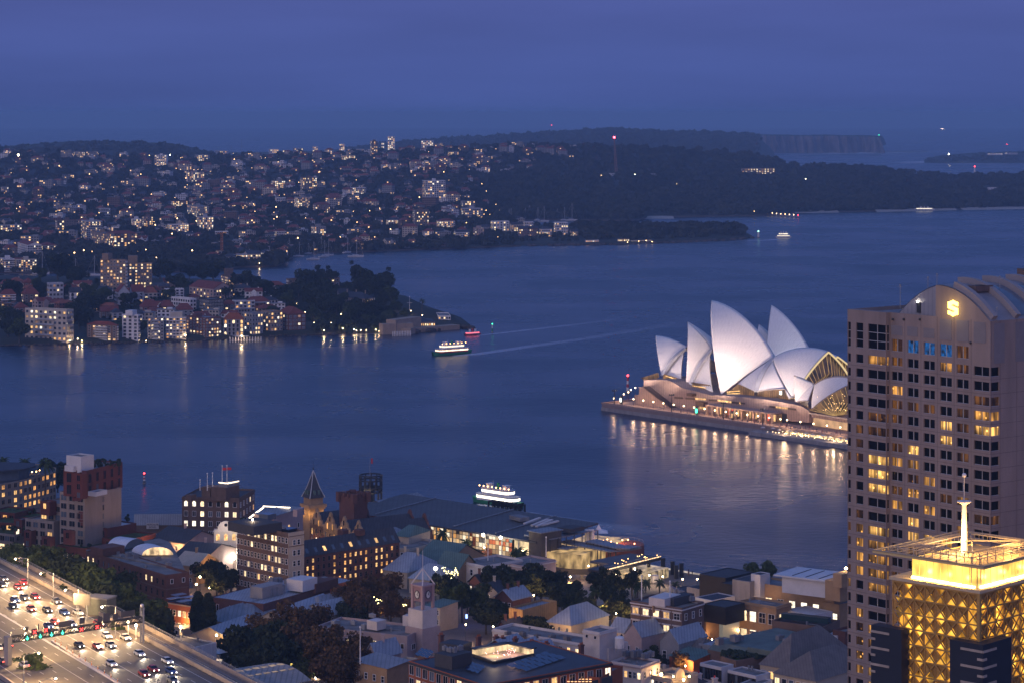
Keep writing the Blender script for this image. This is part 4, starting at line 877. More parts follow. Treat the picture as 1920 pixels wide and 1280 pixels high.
K(262,268,298,564,595,'brick','red',3,'long red brick house with red roof, left of two alike behind the shore','hip',.2,rise=6)
K(298,303,326,565,592,'brick','red',3,'red brick house with red roof, right of two alike behind the shore','hip',.2,rise=6)
K(328,334,362,571,600,'grey','red',3,'grey house with wide red hipped roof in front of the square white villa','hip',.1,rise=6)
K(374,392,419,561,594,'dark','flat',5,'unfinished block wrapped in blue sheeting with open floors',lit=.05,yaw=36,cols=5,style='grid')
K(350,355,375,553,563,'brick','red',2,'low house with red roof behind the blue sheeted block','hip',.1)
K(355,400,436,532,562,'pink','red',3,'large pink and white hall with red roof and lit glass stair gable','gable',.3,yaw=38,rise=5,style='sash',cols=7)
K(436,441,478,564,586,'pale','flat',3,'modern white house with wide glass and flat slabs',lit=.3,band='white',cols=5)
K(458,463,506,558,584,'pale','red',3,'pale house with red roof and rows of lit windows','hip',.5,rise=4,cols=6)
K(495,500,534,529,548,'white','red',2,'white house under a red hipped roof amid trees','hip',.1,rise=6)
K(537,541,637,523,545,'brown','white',3,'long dark brick flats with pale flat roof behind the dark trees',lit=.12,cols=11)
K(415,428,476,518,535,'brown','flat',3,'brick flats with lift tower beside the little marina',lit=.5,cols=9,extra=[(-8,0,7,6,6)])
K(188,236,239,487,545,'tan','flat',9,'left wing of the tall tan brick twin block with white windows',lit=.45,cols=8,yaw=68,extra=[(-6,2,7,6,5)],style='two',name='brick_tower_block')
K(239,242,285,493,541,'tan','flat',8,'right wing of the tall tan brick twin block with lit corner',lit=.5,cols=8,yaw=4,extra=[(-7,2,8,6,6)],style='two',name='brick_tower_block')
K(0,3,23,584,607,'dark','flat',4,'dark glass fronted house by the lawn at the left edge',lit=.1,style='grid',cols=5)
K(24,29,53,569,590,'brick','red',2,'red roofed brick house behind the cream mansion flats','hip',.1,rise=6)
K(90,95,128,562,578,'cream','red',2,'cream house with red roof just behind the cream mansion flats roof','hip',.1,rise=5)
K(128,131,148,573,592,'cream','red',3,'lit cream house with red roof right of the mansion flats','hip',.6,rise=4)
K(150,155,180,566,582,'white','red',2,'small white house with red roof above the dark garden','hip',.1,rise=5)
K(186,190,222,577,598,'brown','red',3,'red roofed house behind the brown brick shore flats','gable',.1,rise=5)
K(206,211,230,580,602,'pale','slate',3,'slate roofed house with terraces left of the narrow white tower','hip',.2)
K(246,250,268,583,610,'white','slate',3,'white gabled house right behind the narrow white tower','gable',.2)
K(417,420,440,564,586,'brown','red',3,'brown house between the blue sheeted block and the modern one','hip',.1)
for r in[(419,423,442,477,496,'grey','slate',3,'grey house with stepped terraces on the inner point','hip',.2),(443,447,464,477,496,'pale','flat',3,'pale house with glowing peach windows on the inner point','flat',.8),(457,464,489,472,494,'cream','slate',3,'biggest lit house with gables on the inner point','gable',.7),(489,494,510,469,487,'pale','slate',3,'rightmost gabled house on the inner point','gable',.5),(405,408,420,470,486,'tan','flat',3,'lit tan house at the foot of the orange crane','flat',.6),(424,428,445,470,480,'brown','slate',2,'brown gabled house behind the grey terraces on the inner point','gable',.1)]:
 fL(g1,*r[:9],kind=r[9],lit=r[10],cols=5)
def crane():
 x,y,z=g1(416,485);m=mat('crane_orange',(.5,.17,.05));o=thing('tower_crane','orange crane mast rising behind the inner point houses','crane',(x,y,z));h=zat(438,y)-z;b=MB()
 for sx in(-1,1):
  for sy in(-1,1):b.bm((sx,sy,0),(sx,sy,h),.35)
 for j in range(12):
  for s in(-1,1):b.bm((-1,s,h*j/12),(1,s,h*(j+1)/12),.22);b.bm((s,-1,h*j/12),(s,1,h*(j+1)/12),.22)
 b.bd('mast',m,o);b=MB();b.bm((-5,0,h),(5,2,h+.8),.8);b.bd('jib',m,o)
crane()
def manor():
 Y=kg(665,578)[1];zb=16;zt=zat(560,Y);fp=cB(636,682,700,Y,math.radians(50))
 r,_=body('manor_house','sandstone manor with slate roof and tall chimneys amid the dark trees','manor',fp,zt,zb-4,mat('sandstone',(.34,.26,.19),.9,.2,.3),FR['slate'],kind='hip',rise=4.5,over=1.2,chim=3)
 fA(r,fp[0],fp[1],zt,2,7,1.2,2,1.4,3.6,lit=.1);fA(r,fp[1],fp[2],zt,2,4,1.6,2.2,1.4,3.6,lit=.6)
 for i in range(6):
  t=(i+.5)/6;p=fp[1].lerp(fp[2],t)-r.location;n=(fp[2]-fp[1]).normalized();p+=V3((n.y,-n.x,0))*2.2;b=MB();b.cyl((p.x,p.y,2),(p.x,p.y,zt-zb+4),.25,.22,8);b.bd('column',WP,r)
 K(632,636,655,543,565,'grey','slate',2,'gothic gabled slate roofed house behind the manor','gable',.15,rise=5)
manor()
SSTONE=MATS['sandstone']
def boathouse():
 K(766,772,816,599,613,SSTONE,'slate',1,'long stone boathouse with glowing colonnade windows at the point','hip',1.0,cols=11,rise=2.5,yaw=8,name='boathouse',cat='boathouse')
 K(818,822,845,592,600,'white','flat',1,'low white lit pavilion on the rocks of the point',lit=.6,cols=5,yaw=5,name='pavilion',cat='pavilion')
 for i,(a,b,c,d,zz)in enumerate([(716,614,770,616,4.5),(718,608,775,606,8),(742,600,790,594,11),(770,616,862,609,3.5)]):
  p=at(a,c and b,zz);q=at(c,d,zz);m=MB();d_=(q-p).normalized();n=V3((-d_.y,d_.x,0))
  m.pZ([(0,0),((q-p).x,(q-p).y),((q-p).x+n.x*9,(q-p).y+n.y*9),(n.x*9,n.y*9)],-zz,0);m.bd('stone_terrace',SSTONE,None,p,label=['low sandstone sea wall terrace at the foot of the point','middle sandstone terrace wall beside the wooded slope','upper sandstone terrace wall under the lawn','sandstone sea wall under the boathouse'][i],cat='stone wall')
boathouse()
rs_=np.random.RandomState(77)
def rocks(name,fn,n,r0,r1,lab):
 mb=MB()
 for _ in range(n):
  p,r=fn(),rs_.uniform(r0,r1);a=rs_.uniform(0,3);mb.lathe(p,[(r*.2,-r*.5),(r*rs_.uniform(.8,1.1),-r*.2),(r*rs_.uniform(.7,1),r*.25),(r*.3,r*.5)],5)
 return mb.bd(name,ROCK,None,kind='stuff')
rocks('shore_rocks',lambda:V3(at(px:=rs_.uniform(740,884),lerp(612,pl(KP[0],px),rs_.uniform(.35,1.02)),.8)),110,1.5,4.5,'')
rocks('shore_rocks',lambda:V3(at(px:=rs_.uniform(-60,740),pl(KP[0],px)-rs_.uniform(-.3,2.2),.5)),190,.7,1.8,'')
rocks('shore_rocks',lambda:V3(at(px:=rs_.uniform(990,1412),pl(NP[0],px)-rs_.uniform(-.2,1.2),.5)),160,1.5,4.5,'')
rocks('shore_rocks',lambda:V3(at(px:=rs_.uniform(565,985),pl(T1.shore,px)-rs_.uniform(-.2,1.0),.5)),130,1.2,3.5,'')
rocks('shore_rocks',lambda:V3(at(px:=rs_.uniform(900,1920),pl(T2.shore,px)-rs_.uniform(-.2,.5),.8)),200,2,5,'')
def fP(p,h,lab,yard=True,flag=None):
 o=thing('flagpole',lab,'flagpole',p);b=MB();b.cyl((0,0,-1),(0,0,h),.2,.1,8);
 if yard:b.bm((-2.2,0,h*.62),(2.2,0,h*.62),.16)
 b.ball((0,0,h),.3,6);b.bd('pole',WP,o)
 if flag:f=MB();f.box((.9,0,h-1.2),(1.6,.06,1.0));f.bd('flag',flag,o)
 return o
p=V3(kg(768,588));fP(p,zat(556,p.y)-p.z,'tall white flagpole with yardarm on the lawn of the point');p=V3(kg(791,585));palm(p.x,p.y,p.z,1.2,'single palm on the lawn near the tall flagpole')
def sL(x,y,z,h=4.0,e=900,lab='',group=None,col=(1,.68,.36),bulb=BULB,r=.32,light=True,name='street_lamp'):
 o=thing(name,lab,'street lamp',(x,y,z),0,group)
 key=('lamp',round(h,1),bulb.name,r)
 if key not in WCACHE:
  b=MB();b.cyl((0,0,-1),(0,0,h-.2),.09,.07,6);b.cyl((0,0,0),(0,0,.5),.16,.13,6);c=MB();c.ball((0,0,h),r,8);WCACHE[key]=(b.mesh('post',[DM]),c.mesh('globe',[bulb]))
 link('post',WCACHE[key][0],o);link('globe',WCACHE[key][1],o)
 if light:pL('lamp_light',(0,-r-.15,h+.1),e,col,r,o)
 return o
KL=[(619,602,1),(622,605,1),(643,616,1),(664,618,2),(608,619,1),(669,619,0),(677,619,0),(687,619,0),(705,618,0),(711,621,0),(690,587,1),(743,601,1),(739,611,1),(739,577,0),(771,583,0),(762,598,1),(792,591,0),(810,614,1),(557,570,1),(573,585,0),(640,589,0),(589,605,0),(132,638,1),(147,635,1),(155,639,1),(422,619,0),(349,629,1),(275,639,1),(456,523,1),(168,541,0),(445,609,0),(510,478,1),(487,494,1)]
for i,(px,py,s)in enumerate(KL):
 x,y,z=kg(px,py+5)if py>500 else g1(px,py+5);zz=zat(py,y-3);sL(x,y-3,zz-3.5,3.5,350+450*s,'small glowing garden or street lamp on the house point','lamps on the house point',bulb=BULBW if s==2 else BULB,r=.24+.06*s)
def wharf(px0,px1,py,lab):
 a=at(px0,py,1.2);b=at(px1,py-1,1.2);o=thing('wharf',lab,'wharf',a);d=b-a;d.z=0;m=MB();m.bm((0,0,0),d,5,.4);m.bd('deck',CONC,o)
 for i in range(12):q=d*(i/11);m=MB();m.cyl(q+V3((0,-2.5,-3)),q+V3((0,-2.5,2.6)),.3,n=6);m.bd('pile',WP,o)
 return o,d
o,d=wharf(432,490,638,'little white timber ferry wharf with a bright lamp');m=MB();m.pZ([(d.x*.15,-2),(d.x*.6,-2),(d.x*.6,2),(d.x*.15,2)],3.0,3.3,bottom=True);m.bd('roof',FW['pale'],o);m=MB();m.ball((d.x*.38,-2.4,3.6),.4,8);m.bd('lamp',BULB,o);pL('lamp_light',(d.x*.38,-3.6,3.2),1800,parent=o)
o,d=wharf(737,770,627,'row of white mooring piles below the sandstone terraces')
KT=[(596,575,'fig',3.0),(612,590,'fig',2.7),(560,560,'fig',2.2),(575,545,'fig',2.4),(632,598,'fig',2.4),(655,608,'green',2.0),(690,560,'fig',3.0),(715,565,'fig',2.8),(735,575,'green',2.0),(700,598,'fig',2.2),(672,604,'fig',2.2),(718,588,'gum',1.9),(745,590,'green',1.5),(668,540,'gum',2.3),(540,575,'green',1.8),(525,562,'fig',1.8),(500,555,'fig',1.9),(480,545,'fig',1.6),(460,545,'fig',2.1),(440,545,'gum',1.5),(590,610,'green',1.7),(620,550,'gum',2.0),(600,545,'gum',1.9),(330,540,'fig',1.6),(345,548,'green',1.5),(300,520,'fig',2.2),(312,525,'fig',2.3),(108,525,'fig',3.2),(75,530,'green',1.9),(140,535,'fig',1.9),(150,530,'fig',1.7),(165,560,'green',1.7),(25,560,'fig',2.0),(80,556,'fig',1.7),(200,566,'green',1.5),(230,572,'green',1.3),(245,572,'fig',1.3),(318,565,'green',1.4),(36,640,'green',2.0),(15,632,'fig',2.1),(30,615,'fig',1.8),(148,618,'fig',2.4),(160,590,'fig',2.3),(175,588,'fig',2.2),(185,575,'green',1.8),(142,602,'fig',1.9),(223,630,'green',1.4),(268,625,'green',1.3),(410,620,'green',1.3),(425,560,'fig',1.5),(760,600,'green',1.2),(508,598,'green',1.3),(640,580,'green',1.6),(722,555,'gum',2.3),(380,530,'fig',1.7),(400,520,'fig',2.3),(355,524,'fig',1.9),(285,560,'green',1.2),(515,600,'fig',1.2),(5,610,'green',1.9),(70,545,'green',1.3),(122,560,'green',1.5),(300,630,'green',1.0),(690,612,'green',1.3),(725,605,'green',1.3)]
kinds={'fig':'dark spreading fig','green':'leafy garden tree','gum':'tall loose crowned tree'}
def nearest_word(px,py):
 L=[(92,610,'the cream mansion flats'),(192,622,'the brown brick shore flats'),(246,615,'the narrow white tower'),(327,615,'the curved balcony flats'),(236,512,'the brick twin block'),(395,547,'the pink and white hall'),(667,562,'the sandstone manor'),(768,575,'the tall flagpole'),(790,605,'the boathouse'),(545,600,'the white based brick house'),(590,530,'the long dark brick flats'),(103,548,'the picture frame house'),(242,555,'the balconied terrace pair'),(640,612,'the lamplit garden steps'),(15,555,'the left edge brick house'),(326,550,'the low white house'),(12,596,'the dark glass house'),(515,540,'the red hipped white house'),(445,522,'the lift tower flats')]
 q=min(L,key=lambda l:(l[0]-px)**2+(l[1]-py)**2*2);dx,dy=px-q[0],(py-q[1])*1.4
 return('right of ' if dx>0 else 'left of ')+q[2]if abs(dx)>abs(dy)else('in front of ' if dy>0 else 'behind ')+q[2]
seen={}
for i,(px,py,k,s)in enumerate(KT):
 x,y,z=kg(px,py);lab=f"{kinds[k]} {nearest_word(px, py)}";c=seen.get(lab,0);seen[lab]=c+1
 if c:lab=['','second ','third ','fourth ','fifth ','sixth '][c]+lab
 tree(k,x,y,z,s*.84,lab,i,group='trees on the house point')
wA('garden_bushes',lambda px,_:kg(px,np.random.uniform(pl(KP[1],px)+10,pl(KP[0],px)-26)),420,-80,735,0,0,1.6,3.6,31,FDARK)
wA('garden_bushes',lambda px,_:kg(px,np.random.uniform(535,pl(KP[0],px)-4)),150,575,735,0,0,3,5.5,32,FDARK)
def fillers():
 rs=random.Random(41);seen={}
 for px,py in[(35,585),(60,598),(20,575),(150,606),(180,583),(205,590),(270,606),(290,596),(312,600),(335,590),(350,585),(300,580),(345,610),(375,606),(400,600),(430,600),(450,592),(470,604),(500,590),(480,580),(425,556),(455,552),(475,560),(300,548),(285,556),(320,538),(130,552),(105,548),(60,545),(30,540),(500,575),(520,586),(250,556),(155,545),(120,585),(80,577)]:
  x,y,z=kg(px,py);p=rs.randrange(64);lab=f"small {HP[p][1]}, {HP[p][2]}, {nearest_word(px, py)}";c=seen.get(lab,0);seen[lab]=c+1
  if c:lab='second '+lab
  link('house',HP[p][0],None,(x,y,z),rs.choice([0,.2,-.3,.7]),rs.uniform(.8,1.05),label=lab,cat='house',group='small houses on the house point')
fillers()
OO=V3((51.05,1376.0,0));OU=V3((0.635,-0.7725,0));OW=V3((0.7725,0.635,0))
def op(a,b,z):return OO+OU*a+OW*b+V3((0,0,z))
def os_(zx,zy,b):
 0
 px,py=z7(zx,zy);k=(px-960)/F
 a=(k*(OO.y+OW.y*b)-OO.x-OW.x*b)/(OU.x-k*OU.y);Y=OO.y+OU.y*a+OW.y*b
 return(a,b,zat(py,Y))
def oP(zx,zy,b):return op(*os_(zx,zy,b))
def tile_mat():
 m,nt,b=_nt('shell_tiles');N=nt.nodes;L=nt.links;b.inputs['Roughness'].default_value=.38;b.inputs['Specular IOR Level'].default_value=.35
 def M(op,a,bb,c=None):
  n=N.new('ShaderNodeMath');n.operation=op
  for i,v in enumerate((a,bb,c)):
   if v is None:continue
   if hasattr(v,'links')or hasattr(v,'is_linked'):L.new(v,n.inputs[i])
   else:n.inputs[i].default_value=v
  return n.outputs[0]
 uv=N.new('ShaderNodeTexCoord');sp=N.new('ShaderNodeSeparateXYZ');L.new(uv.outputs['UV'],sp.inputs[0])
 u,v=sp.outputs[0],sp.outputs[1]
 fu=M('FRACT',u,0);tri=M('PINGPONG',u,.5);ch=M('FRACT',M('ADD',M('MULTIPLY',v,1/5.5),M('MULTIPLY',tri,1.5)),0)
 l1=M('LESS_THAN',ch,.10);l2=M('LESS_THAN',fu,.06);ln=M('MAXIMUM',l1,l2)
 g=N.new('ShaderNodeNewGeometry');nz=N.new('ShaderNodeTexNoise');nz.inputs['Scale'].default_value=.5;nz.inputs['Detail'].default_value=5;L.new(g.outputs['Position'],nz.inputs[0])
 r=N.new('ShaderNodeMapRange');r.inputs[1].default_value=.3;r.inputs[2].default_value=.7;r.inputs[3].default_value=.96;r.inputs[4].default_value=1.02;L.new(nz.outputs[0],r.inputs[0])
 f=M('MULTIPLY',r.outputs[0],M('SUBTRACT',1,M('MULTIPLY',ln,.14)))
 mx=N.new('ShaderNodeMix');mx.data_type='RGBA';mx.blend_type='MULTIPLY';mx.inputs[0].default_value=1;mx.inputs[6].default_value=(.76,.725,.68,1);L.new(f,mx.inputs[7]);L.new(mx.outputs[2],b.inputs['Base Color'])
 MATS['shell_tiles']=m;return m
TILE=tile_mat()
SHELLIN=mat('shell_concrete',(.36,.31,.27),.85,.15,.4)
PG=mat('pink_granite_panel',(.36,.26,.21),.85,.18,.5,rib=(1.2,.22))
PAVE=mat('granite_paving',(.26,.19,.165),.8,.2,.3)
BRONZE=mat('bronze',(.10,.06,.035),.5,.2,1)
FOYER=emit('foyer_glass',(1,.48,.15),.2,var=.95,scale=.28);FHI=emit('foyer_bright',(1,.58,.22),1.2,var=.7,scale=.5);FIN=emit('lit_gold_fin',(1,.60,.2),.6,var=.5,scale=.2);BGL=emit('bronze_glass',(1,.5,.16),.12,var=.9,scale=.3)
def sph(p0,p1,p2,R,inner):
 a,b,c=p0,p1,p2;ab,ac=b-a,c-a;n=ab.cross(ac);cc=a+(n.cross(ab)*ac.length_squared+ac.cross(n)*ab.length_squared)/(2*n.length_squared);rc=(cc-a).length
 R=max(R,rc*1.06);n.normalize();d=math.sqrt(R*R-rc*rc);c1,c2=cc+n*d,cc-n*d
 return(c1 if(c1-a).dot(inner)>(c2-a).dot(inner)else c2),R
def gc(c,p,q,t):
 u,v=(p-c),(q-c);r=lerp(u.length,v.length,t);u=u.normalized();v=v.normalized();w=math.acos(max(-1,min(1,u.dot(v))));s=math.sin(w)
 return c+(u*(math.sin((1-t)*w)/s)+v*(math.sin(t*w)/s))*r
def patch(mb,P,A,B,R=75,ridge_b=None,nb=26,nr=22,th=.9,uvs=None,inner=V3((0,1,-.25)),ribw=3.4):
 0
 P,A,B=V3(P),V3(A),V3(B);c,R=sph(P,A,B,R,inner)
 def arc(t):
  if ridge_b is None:return gc(c,A,B,t)
  cp=V3((c.x,ridge_b,c.z));a0=math.atan2(A.z-cp.z,A.x-cp.x);a1=math.atan2(B.z-cp.z,B.x-cp.x);an=lerp(a0,a1,t);r=lerp((A-cp).length,(B-cp).length,t);return V3((cp.x+r*math.cos(an),ridge_b,cp.z+r*math.sin(an)))
 G=[[gc(c,P,arc(i/nb),max(.012,j/nr))for j in range(nr+1)]for i in range(nb+1)]
 I=[[p+(c-p).normalized()*th for p in row]for row in G]
 o=len(mb.v);al=(A-B).length
 pts=[op(*p)for row in G for p in row]+[op(*p)for row in I for p in row];mb.v.extend(pts);k=nr+1;n2=(nb+1)*k
 def fc(f,m):mb.f.append(tuple(o+i for i in f));mb.m.append(m)
 for i in range(nb):
  for j in range(nr):
   q=(i*k+j,(i+1)*k+j,(i+1)*k+j+1,i*k+j+1);fc(q,0);fc(tuple(n2+x for x in reversed(q)),1)
 for i in range(nb):fc((i*k+nr,(i+1)*k+nr,n2+(i+1)*k+nr,n2+i*k+nr),1);fc((i*k,(i+1)*k,n2+(i+1)*k,n2+i*k),1)
 for j in range(nr):fc((j,j+1,n2+j+1,n2+j),1);fc((nb*k+j,nb*k+j+1,n2+nb*k+j+1,n2+nb*k+j),1)
 nrib=max(4,round(al/ribw))
 if uvs is not None:
  L=[(P-arc(i/nb)).length for i in range(nb+1)]
  for rep in range(2):
   for i in range(nb+1):
    for j in range(nr+1):uvs.append((i/nb*nrib,L[i]*j/nr))
 return G
def mir(p,bax):return(p[0],2*bax-p[1],p[2])
OPR=thing('concert_hall','performing arts centre of huge white sail shells on a pink podium by the water','opera house',op(80,45,0))
def oB(mb,name,mats,parent=OPR,uvs=None,smooth=False,label=None):
 L=parent.location if parent.parent is None else V3((0,0,0));mb.v=[tuple(V3(v)-OPR.location)for v in mb.v]
 o=mb.bd(name,mats,parent,smooth=smooth,label=label)
 if uvs:
  uv=o.data.uv_layers.new(name='uv');idx=np.zeros(len(o.data.loops),np.int32);o.data.loops.foreach_get('vertex_index',idx);uv.data.foreach_set('uv',np.array(uvs,np.float32)[idx].ravel())
 return o
def shell(name,P,A,B,bax,label=None,both=True,R=75,**k):
 mb=MB();uvs=[];patch(mb,P,A,B,R,bax,uvs=uvs,**k)
 if both:
  k2=dict(k);k2['inner']=V3((0,-1,-.25));patch(mb,mir(P,bax),mir(A,bax),mir(B,bax),R,bax,uvs=uvs,**k2)
 return oB(mb,name,[TILE,SHELLIN],OPR,uvs,True,label)
BA=52
def opera_shells():
 A1,A2,A3,A4=os_(497,341,BA),os_(728,242,BA),os_(899,88,BA),os_(1738,452,BA)
 R1,R2,R3=os_(722,420,BA),os_(905,438,BA),os_(1343,497,BA)
 shell('shell',os_(541,640,31),A1,R1,BA,'northernmost white shell at the water end');shell('shell',os_(712,722,28),A2,R2,BA,'second white shell from the water end');shell('shell',os_(966,766,27),A3,R3,BA,'tallest white shell');shell('shell',os_(1482,788,27),R3,A4,BA,'shell opening landward with a golden glass mouth')
 for P,A,B in((os_(684,712,29),os_(552,618,34),os_(708,436,BA-2)),(os_(912,752,28),os_(750,678,33),os_(897,450,BA-2)),(os_(1213,742,28),os_(1085,690,32),os_(1341,512,BA-2)),(os_(1226,742,28),os_(1342,514,BA-2),os_(1432,724,29))):
  mb=MB();uvs=[];patch(mb,P,A,B,75,None,14,14,.7,uvs);patch(mb,mir(P,BA),mir(A,BA),mir(B,BA),75,None,14,14,.7,uvs,inner=V3((0,-1,-.25)));oB(mb,'side_shell',[TILE,SHELLIN],OPR,uvs,True)
 for b0,e0 in((os_(545,632,31),os_(706,440,BA-3)),(os_(742,716,29),os_(897,452,BA-3)),(os_(1222,742,28),os_(1340,512,BA-2)),(os_(1474,786,27.5),os_(1346,505,BA-1))):
  mb=MB();p=[V3(b0).lerp(V3(e0),t)for t in np.linspace(0,1,9)]
  for i in range(8):
   f=lambda t:V3((0,-1.6*math.sin(math.pi*t),1.2*math.sin(math.pi*t)));mb.bm(op(*(p[i]+f(i/8))),op(*(p[i+1]+f((i+1)/8))),2.4,1.6)
  oB(mb,'edge_beam',FW['pale'],OPR)
 BT=112
 T2,TR,T4=os_(1331,122,BT),os_(1600,440,BT),os_(1803,486,BT);T1=os_(1240,260,BT);T1R=(T2[0]+2,BT,T2[2]-22)
 shell('shell',(TR[0]-14,BT-21,15),T2,TR,BT,'tall white shell of the hall behind');shell('shell',(T2[0]+2,BT-21,15),T1,T1R,BT,'low shell glimpsed behind the tallest one');shell('shell',(T4[0]+2,BT-19,15),TR,T4,BT,'landward shell of the hall behind')
 BB=27
 v,t1,t2=os_(1642,688,BB),os_(1495,625,BB),os_(1960,664,BB)
 mb=MB();uvs=[];P=os_(1502,815,BB-5);patch(mb,P,t1,v,60,None,16,14,.7,uvs);patch(mb,P,v,os_(1594,808,BB-7),60,None,10,12,.7,uvs);patch(mb,mir(P,BB),mir(t1,BB),mir(v,BB),60,None,14,12,.7,uvs,inner=V3((0,-1,-.25)));oB(mb,'shell',[TILE,SHELLIN],OPR,uvs,True,'small restaurant shell turned to the water')
 shell('shell',os_(1618,868,BB-9),v,t2,BB,'small restaurant shell over the glowing terrace',R=60)
 def mouth(tip,P,bax,n=22,out=7.0,zb=16.5):
  c,R=sph(V3(P),V3(tip),V3(tip)+V3((-40,0,-3)),75,V3((0,1,-.25)));g=MB();f=MB();prev=None
  for i in range(n+1):
   s=-1+2*i/n;q=gc(c,V3(tip),V3(P),abs(s)**.9)if abs(s)>1e-3 else V3(tip)
   tb=q.y if s<0 else 2*bax-q.y;top=V3((q.x-1.6,tb,q.z-.6));midp=V3((q.x+out*.1,lerp(bax,tb,.8),lerp(zb,q.z,.5)));bot=V3((tip[0]-16+out,lerp(bax,tb,.62),zb))
   cur=(op(*top),op(*midp),op(*bot))
   f.bm(cur[0],cur[1],.22);f.bm(cur[1],cur[2],.22)
   if prev:g.quad(prev[0],cur[0],cur[1],prev[1]);g.quad(prev[1],cur[1],cur[2],prev[2])
   prev=cur
  oB(g,'glass_wall',BGL);oB(f,'glass_fins',FIN)
 mouth(A4,os_(1482,788,27),BA);mouth(T4,(T4[0]+2,BT-19,15),BT,18,6,15);mouth(t2,os_(1618,868,BB-9),BB,22,4,11)
 m=MB()
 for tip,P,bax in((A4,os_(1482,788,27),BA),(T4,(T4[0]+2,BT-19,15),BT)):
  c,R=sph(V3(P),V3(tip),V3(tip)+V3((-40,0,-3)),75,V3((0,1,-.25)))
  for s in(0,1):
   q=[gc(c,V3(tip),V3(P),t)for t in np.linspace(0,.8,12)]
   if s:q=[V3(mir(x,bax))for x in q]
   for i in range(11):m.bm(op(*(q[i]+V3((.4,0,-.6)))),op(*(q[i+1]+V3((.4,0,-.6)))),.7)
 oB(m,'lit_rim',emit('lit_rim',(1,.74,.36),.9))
opera_shells()
def wall_poly(pts,b0,b1,name,m,zmin=None):
 0
 Q=[os_(x,y,b0)for x,y in pts];mb=MB();n=len(Q);V=[op(a,b0,z)for a,_,z in Q]+[op(a,b1,z)for a,_,z in Q]
 mb.add(V,[tuple(range(n)),tuple(range(2*n-1,n-1,-1))]+[(i,n+i,n+(i+1)%n,(i+1)%n)for i in range(n)]);
 o=oB(mb,name,m)
 return o
def opera_base():
 LND=MB();LND.pZ([op(*q)[:2]for q in((0,0,0),(128,0,0),(128,-9,0),(260,-9,0),(260,150,0),(0,150,0))],-3,2.0,top=True);LND.bd('promontory_base',CONC,kind='structure')
 d=MB();d.pZ([op(*q)[:2]for q in((.3,.3,0),(260,.3,0),(260,149,0),(.3,149,0))],2.0,3.9);d.bd('broadwalk',PAVE,kind='structure')
 pp=MB();pp.bm(op(0,.6,4.3),op(124,.6,4.3),.5,.9);pp.bm(op(.4,0,4.3),op(.4,149,4.3),.5,.9)
 pp.bd('sea_wall_parapet',PG,None,label='low parapet along the promontory sea wall',cat='parapet')
 wall_poly([(410,660),(545,658),(575,660),(620,676),(690,720),(760,735),(850,758),(900,770),(975,768),(1150,785),(1300,800),(1480,832),(1540,845),(1602,882),(1602,968),(410,846)],20,128,'podium',PG)
 wall_poly([(345,766),(375,766),(378,712),(408,712),(600,862),(604,872),(345,830)],14.5,19.9,'stair_block',PG)
 mb=MB();a,b=oP(404,710,14.4),oP(594,858,14.4);mb.bm(a+V3((0,0,.5)),b+V3((0,0,.5)),.25,.5);
 for i in range(22):c=a.lerp(b,i/21)+OW*2.6;mb.box(c,(1.4,5,.3),math.atan2(OU.y,OU.x))
 oB(mb,'stair',mat('dark_stair',(.10,.075,.065),.9))
 def fpoly(pts,b,m=FOYER,name='foyer_glazing'):
  mb=MB();V=[oP(x,y,b)for x,y in pts];mb.add(V,[tuple(range(len(V)))]);o=oB(mb,name,m)
  mu=MB();x0,x1=min(p[0]for p in pts),max(p[0]for p in pts);y0,y1=min(p[1]for p in pts),max(p[1]for p in pts);n=max(3,int((x1-x0)/13))
  def span(x):
   ys=[]
   for i in range(len(pts)):
    (xa,ya),(xb,yb)=pts[i],pts[(i+1)%len(pts)]
    if(xa-x)*(xb-x)<0:ys.append(ya+(yb-ya)*(x-xa)/(xb-xa))
   return(min(ys),max(ys))if len(ys)>1 else None
  for i in range(1,n):
   s=span(x0+(x1-x0)*i/n+.01)
   if s:mu.bm(oP(x0+(x1-x0)*i/n,s[0],b-.2),oP(x0+(x1-x0)*i/n,s[1],b-.2),.22)
  if mu.v:oB(mu,'mullions',BRONZE)
 fpoly([(550,648),(556,618),(600,628),(662,648),(672,705),(620,676)],31);fpoly([(728,735),(752,675),(890,695),(905,770),(800,752)],30);fpoly([(985,772),(1090,688),(1206,738),(1206,790),(1100,785)],30);fpoly([(1218,790),(1222,742),(1425,720),(1462,788),(1470,828),(1300,800)],29.5)
 fpoly([(388,645),(516,606),(524,640),(470,668),(412,662)],29,BGL,'harbour_lounge_glass');fpoly([(1532,815),(1592,812),(1598,866),(1560,852)],22.5,BGL,'restaurant_glass')
 for(x0,y0,x1,y1)in[(1010,745,1100,738),(1012,760,1100,756),(760,700,860,716),(750,720,888,745),(570,630,655,658)]:
  mb=MB();mb.bm(oP(x0,y0,29),oP(x1,y1,29),.3,.45);oB(mb,'lit_ceiling_strip',FHI)
 mb=MB();mb.box(oP(1396,752,28.8),(1.6,.4,2.0),math.atan2(OU.y,OU.x));oB(mb,'lit_sign_panel',emit('white_panel',(1,.9,.7),3))
 for(x0,y0,x1,y1,m)in[(632,786,692,790,BRONZE),(712,792,780,796,BRONZE),(782,793,860,799,FHI),(880,803,942,808,BRONZE),(942,806,1044,819,FHI),(1044,820,1138,828,BRONZE),(1100,822,1110,830,FHI),(1315,850,1362,856,BRONZE),(1362,854,1448,864,FHI),(1448,864,1505,872,BRONZE)]:
  mb=MB();a,b=oP(x0,y0,19.8),oP(x1,y1,19.8);mb.bm(a,b,.25,.9);oB(mb,'window_slot',m)
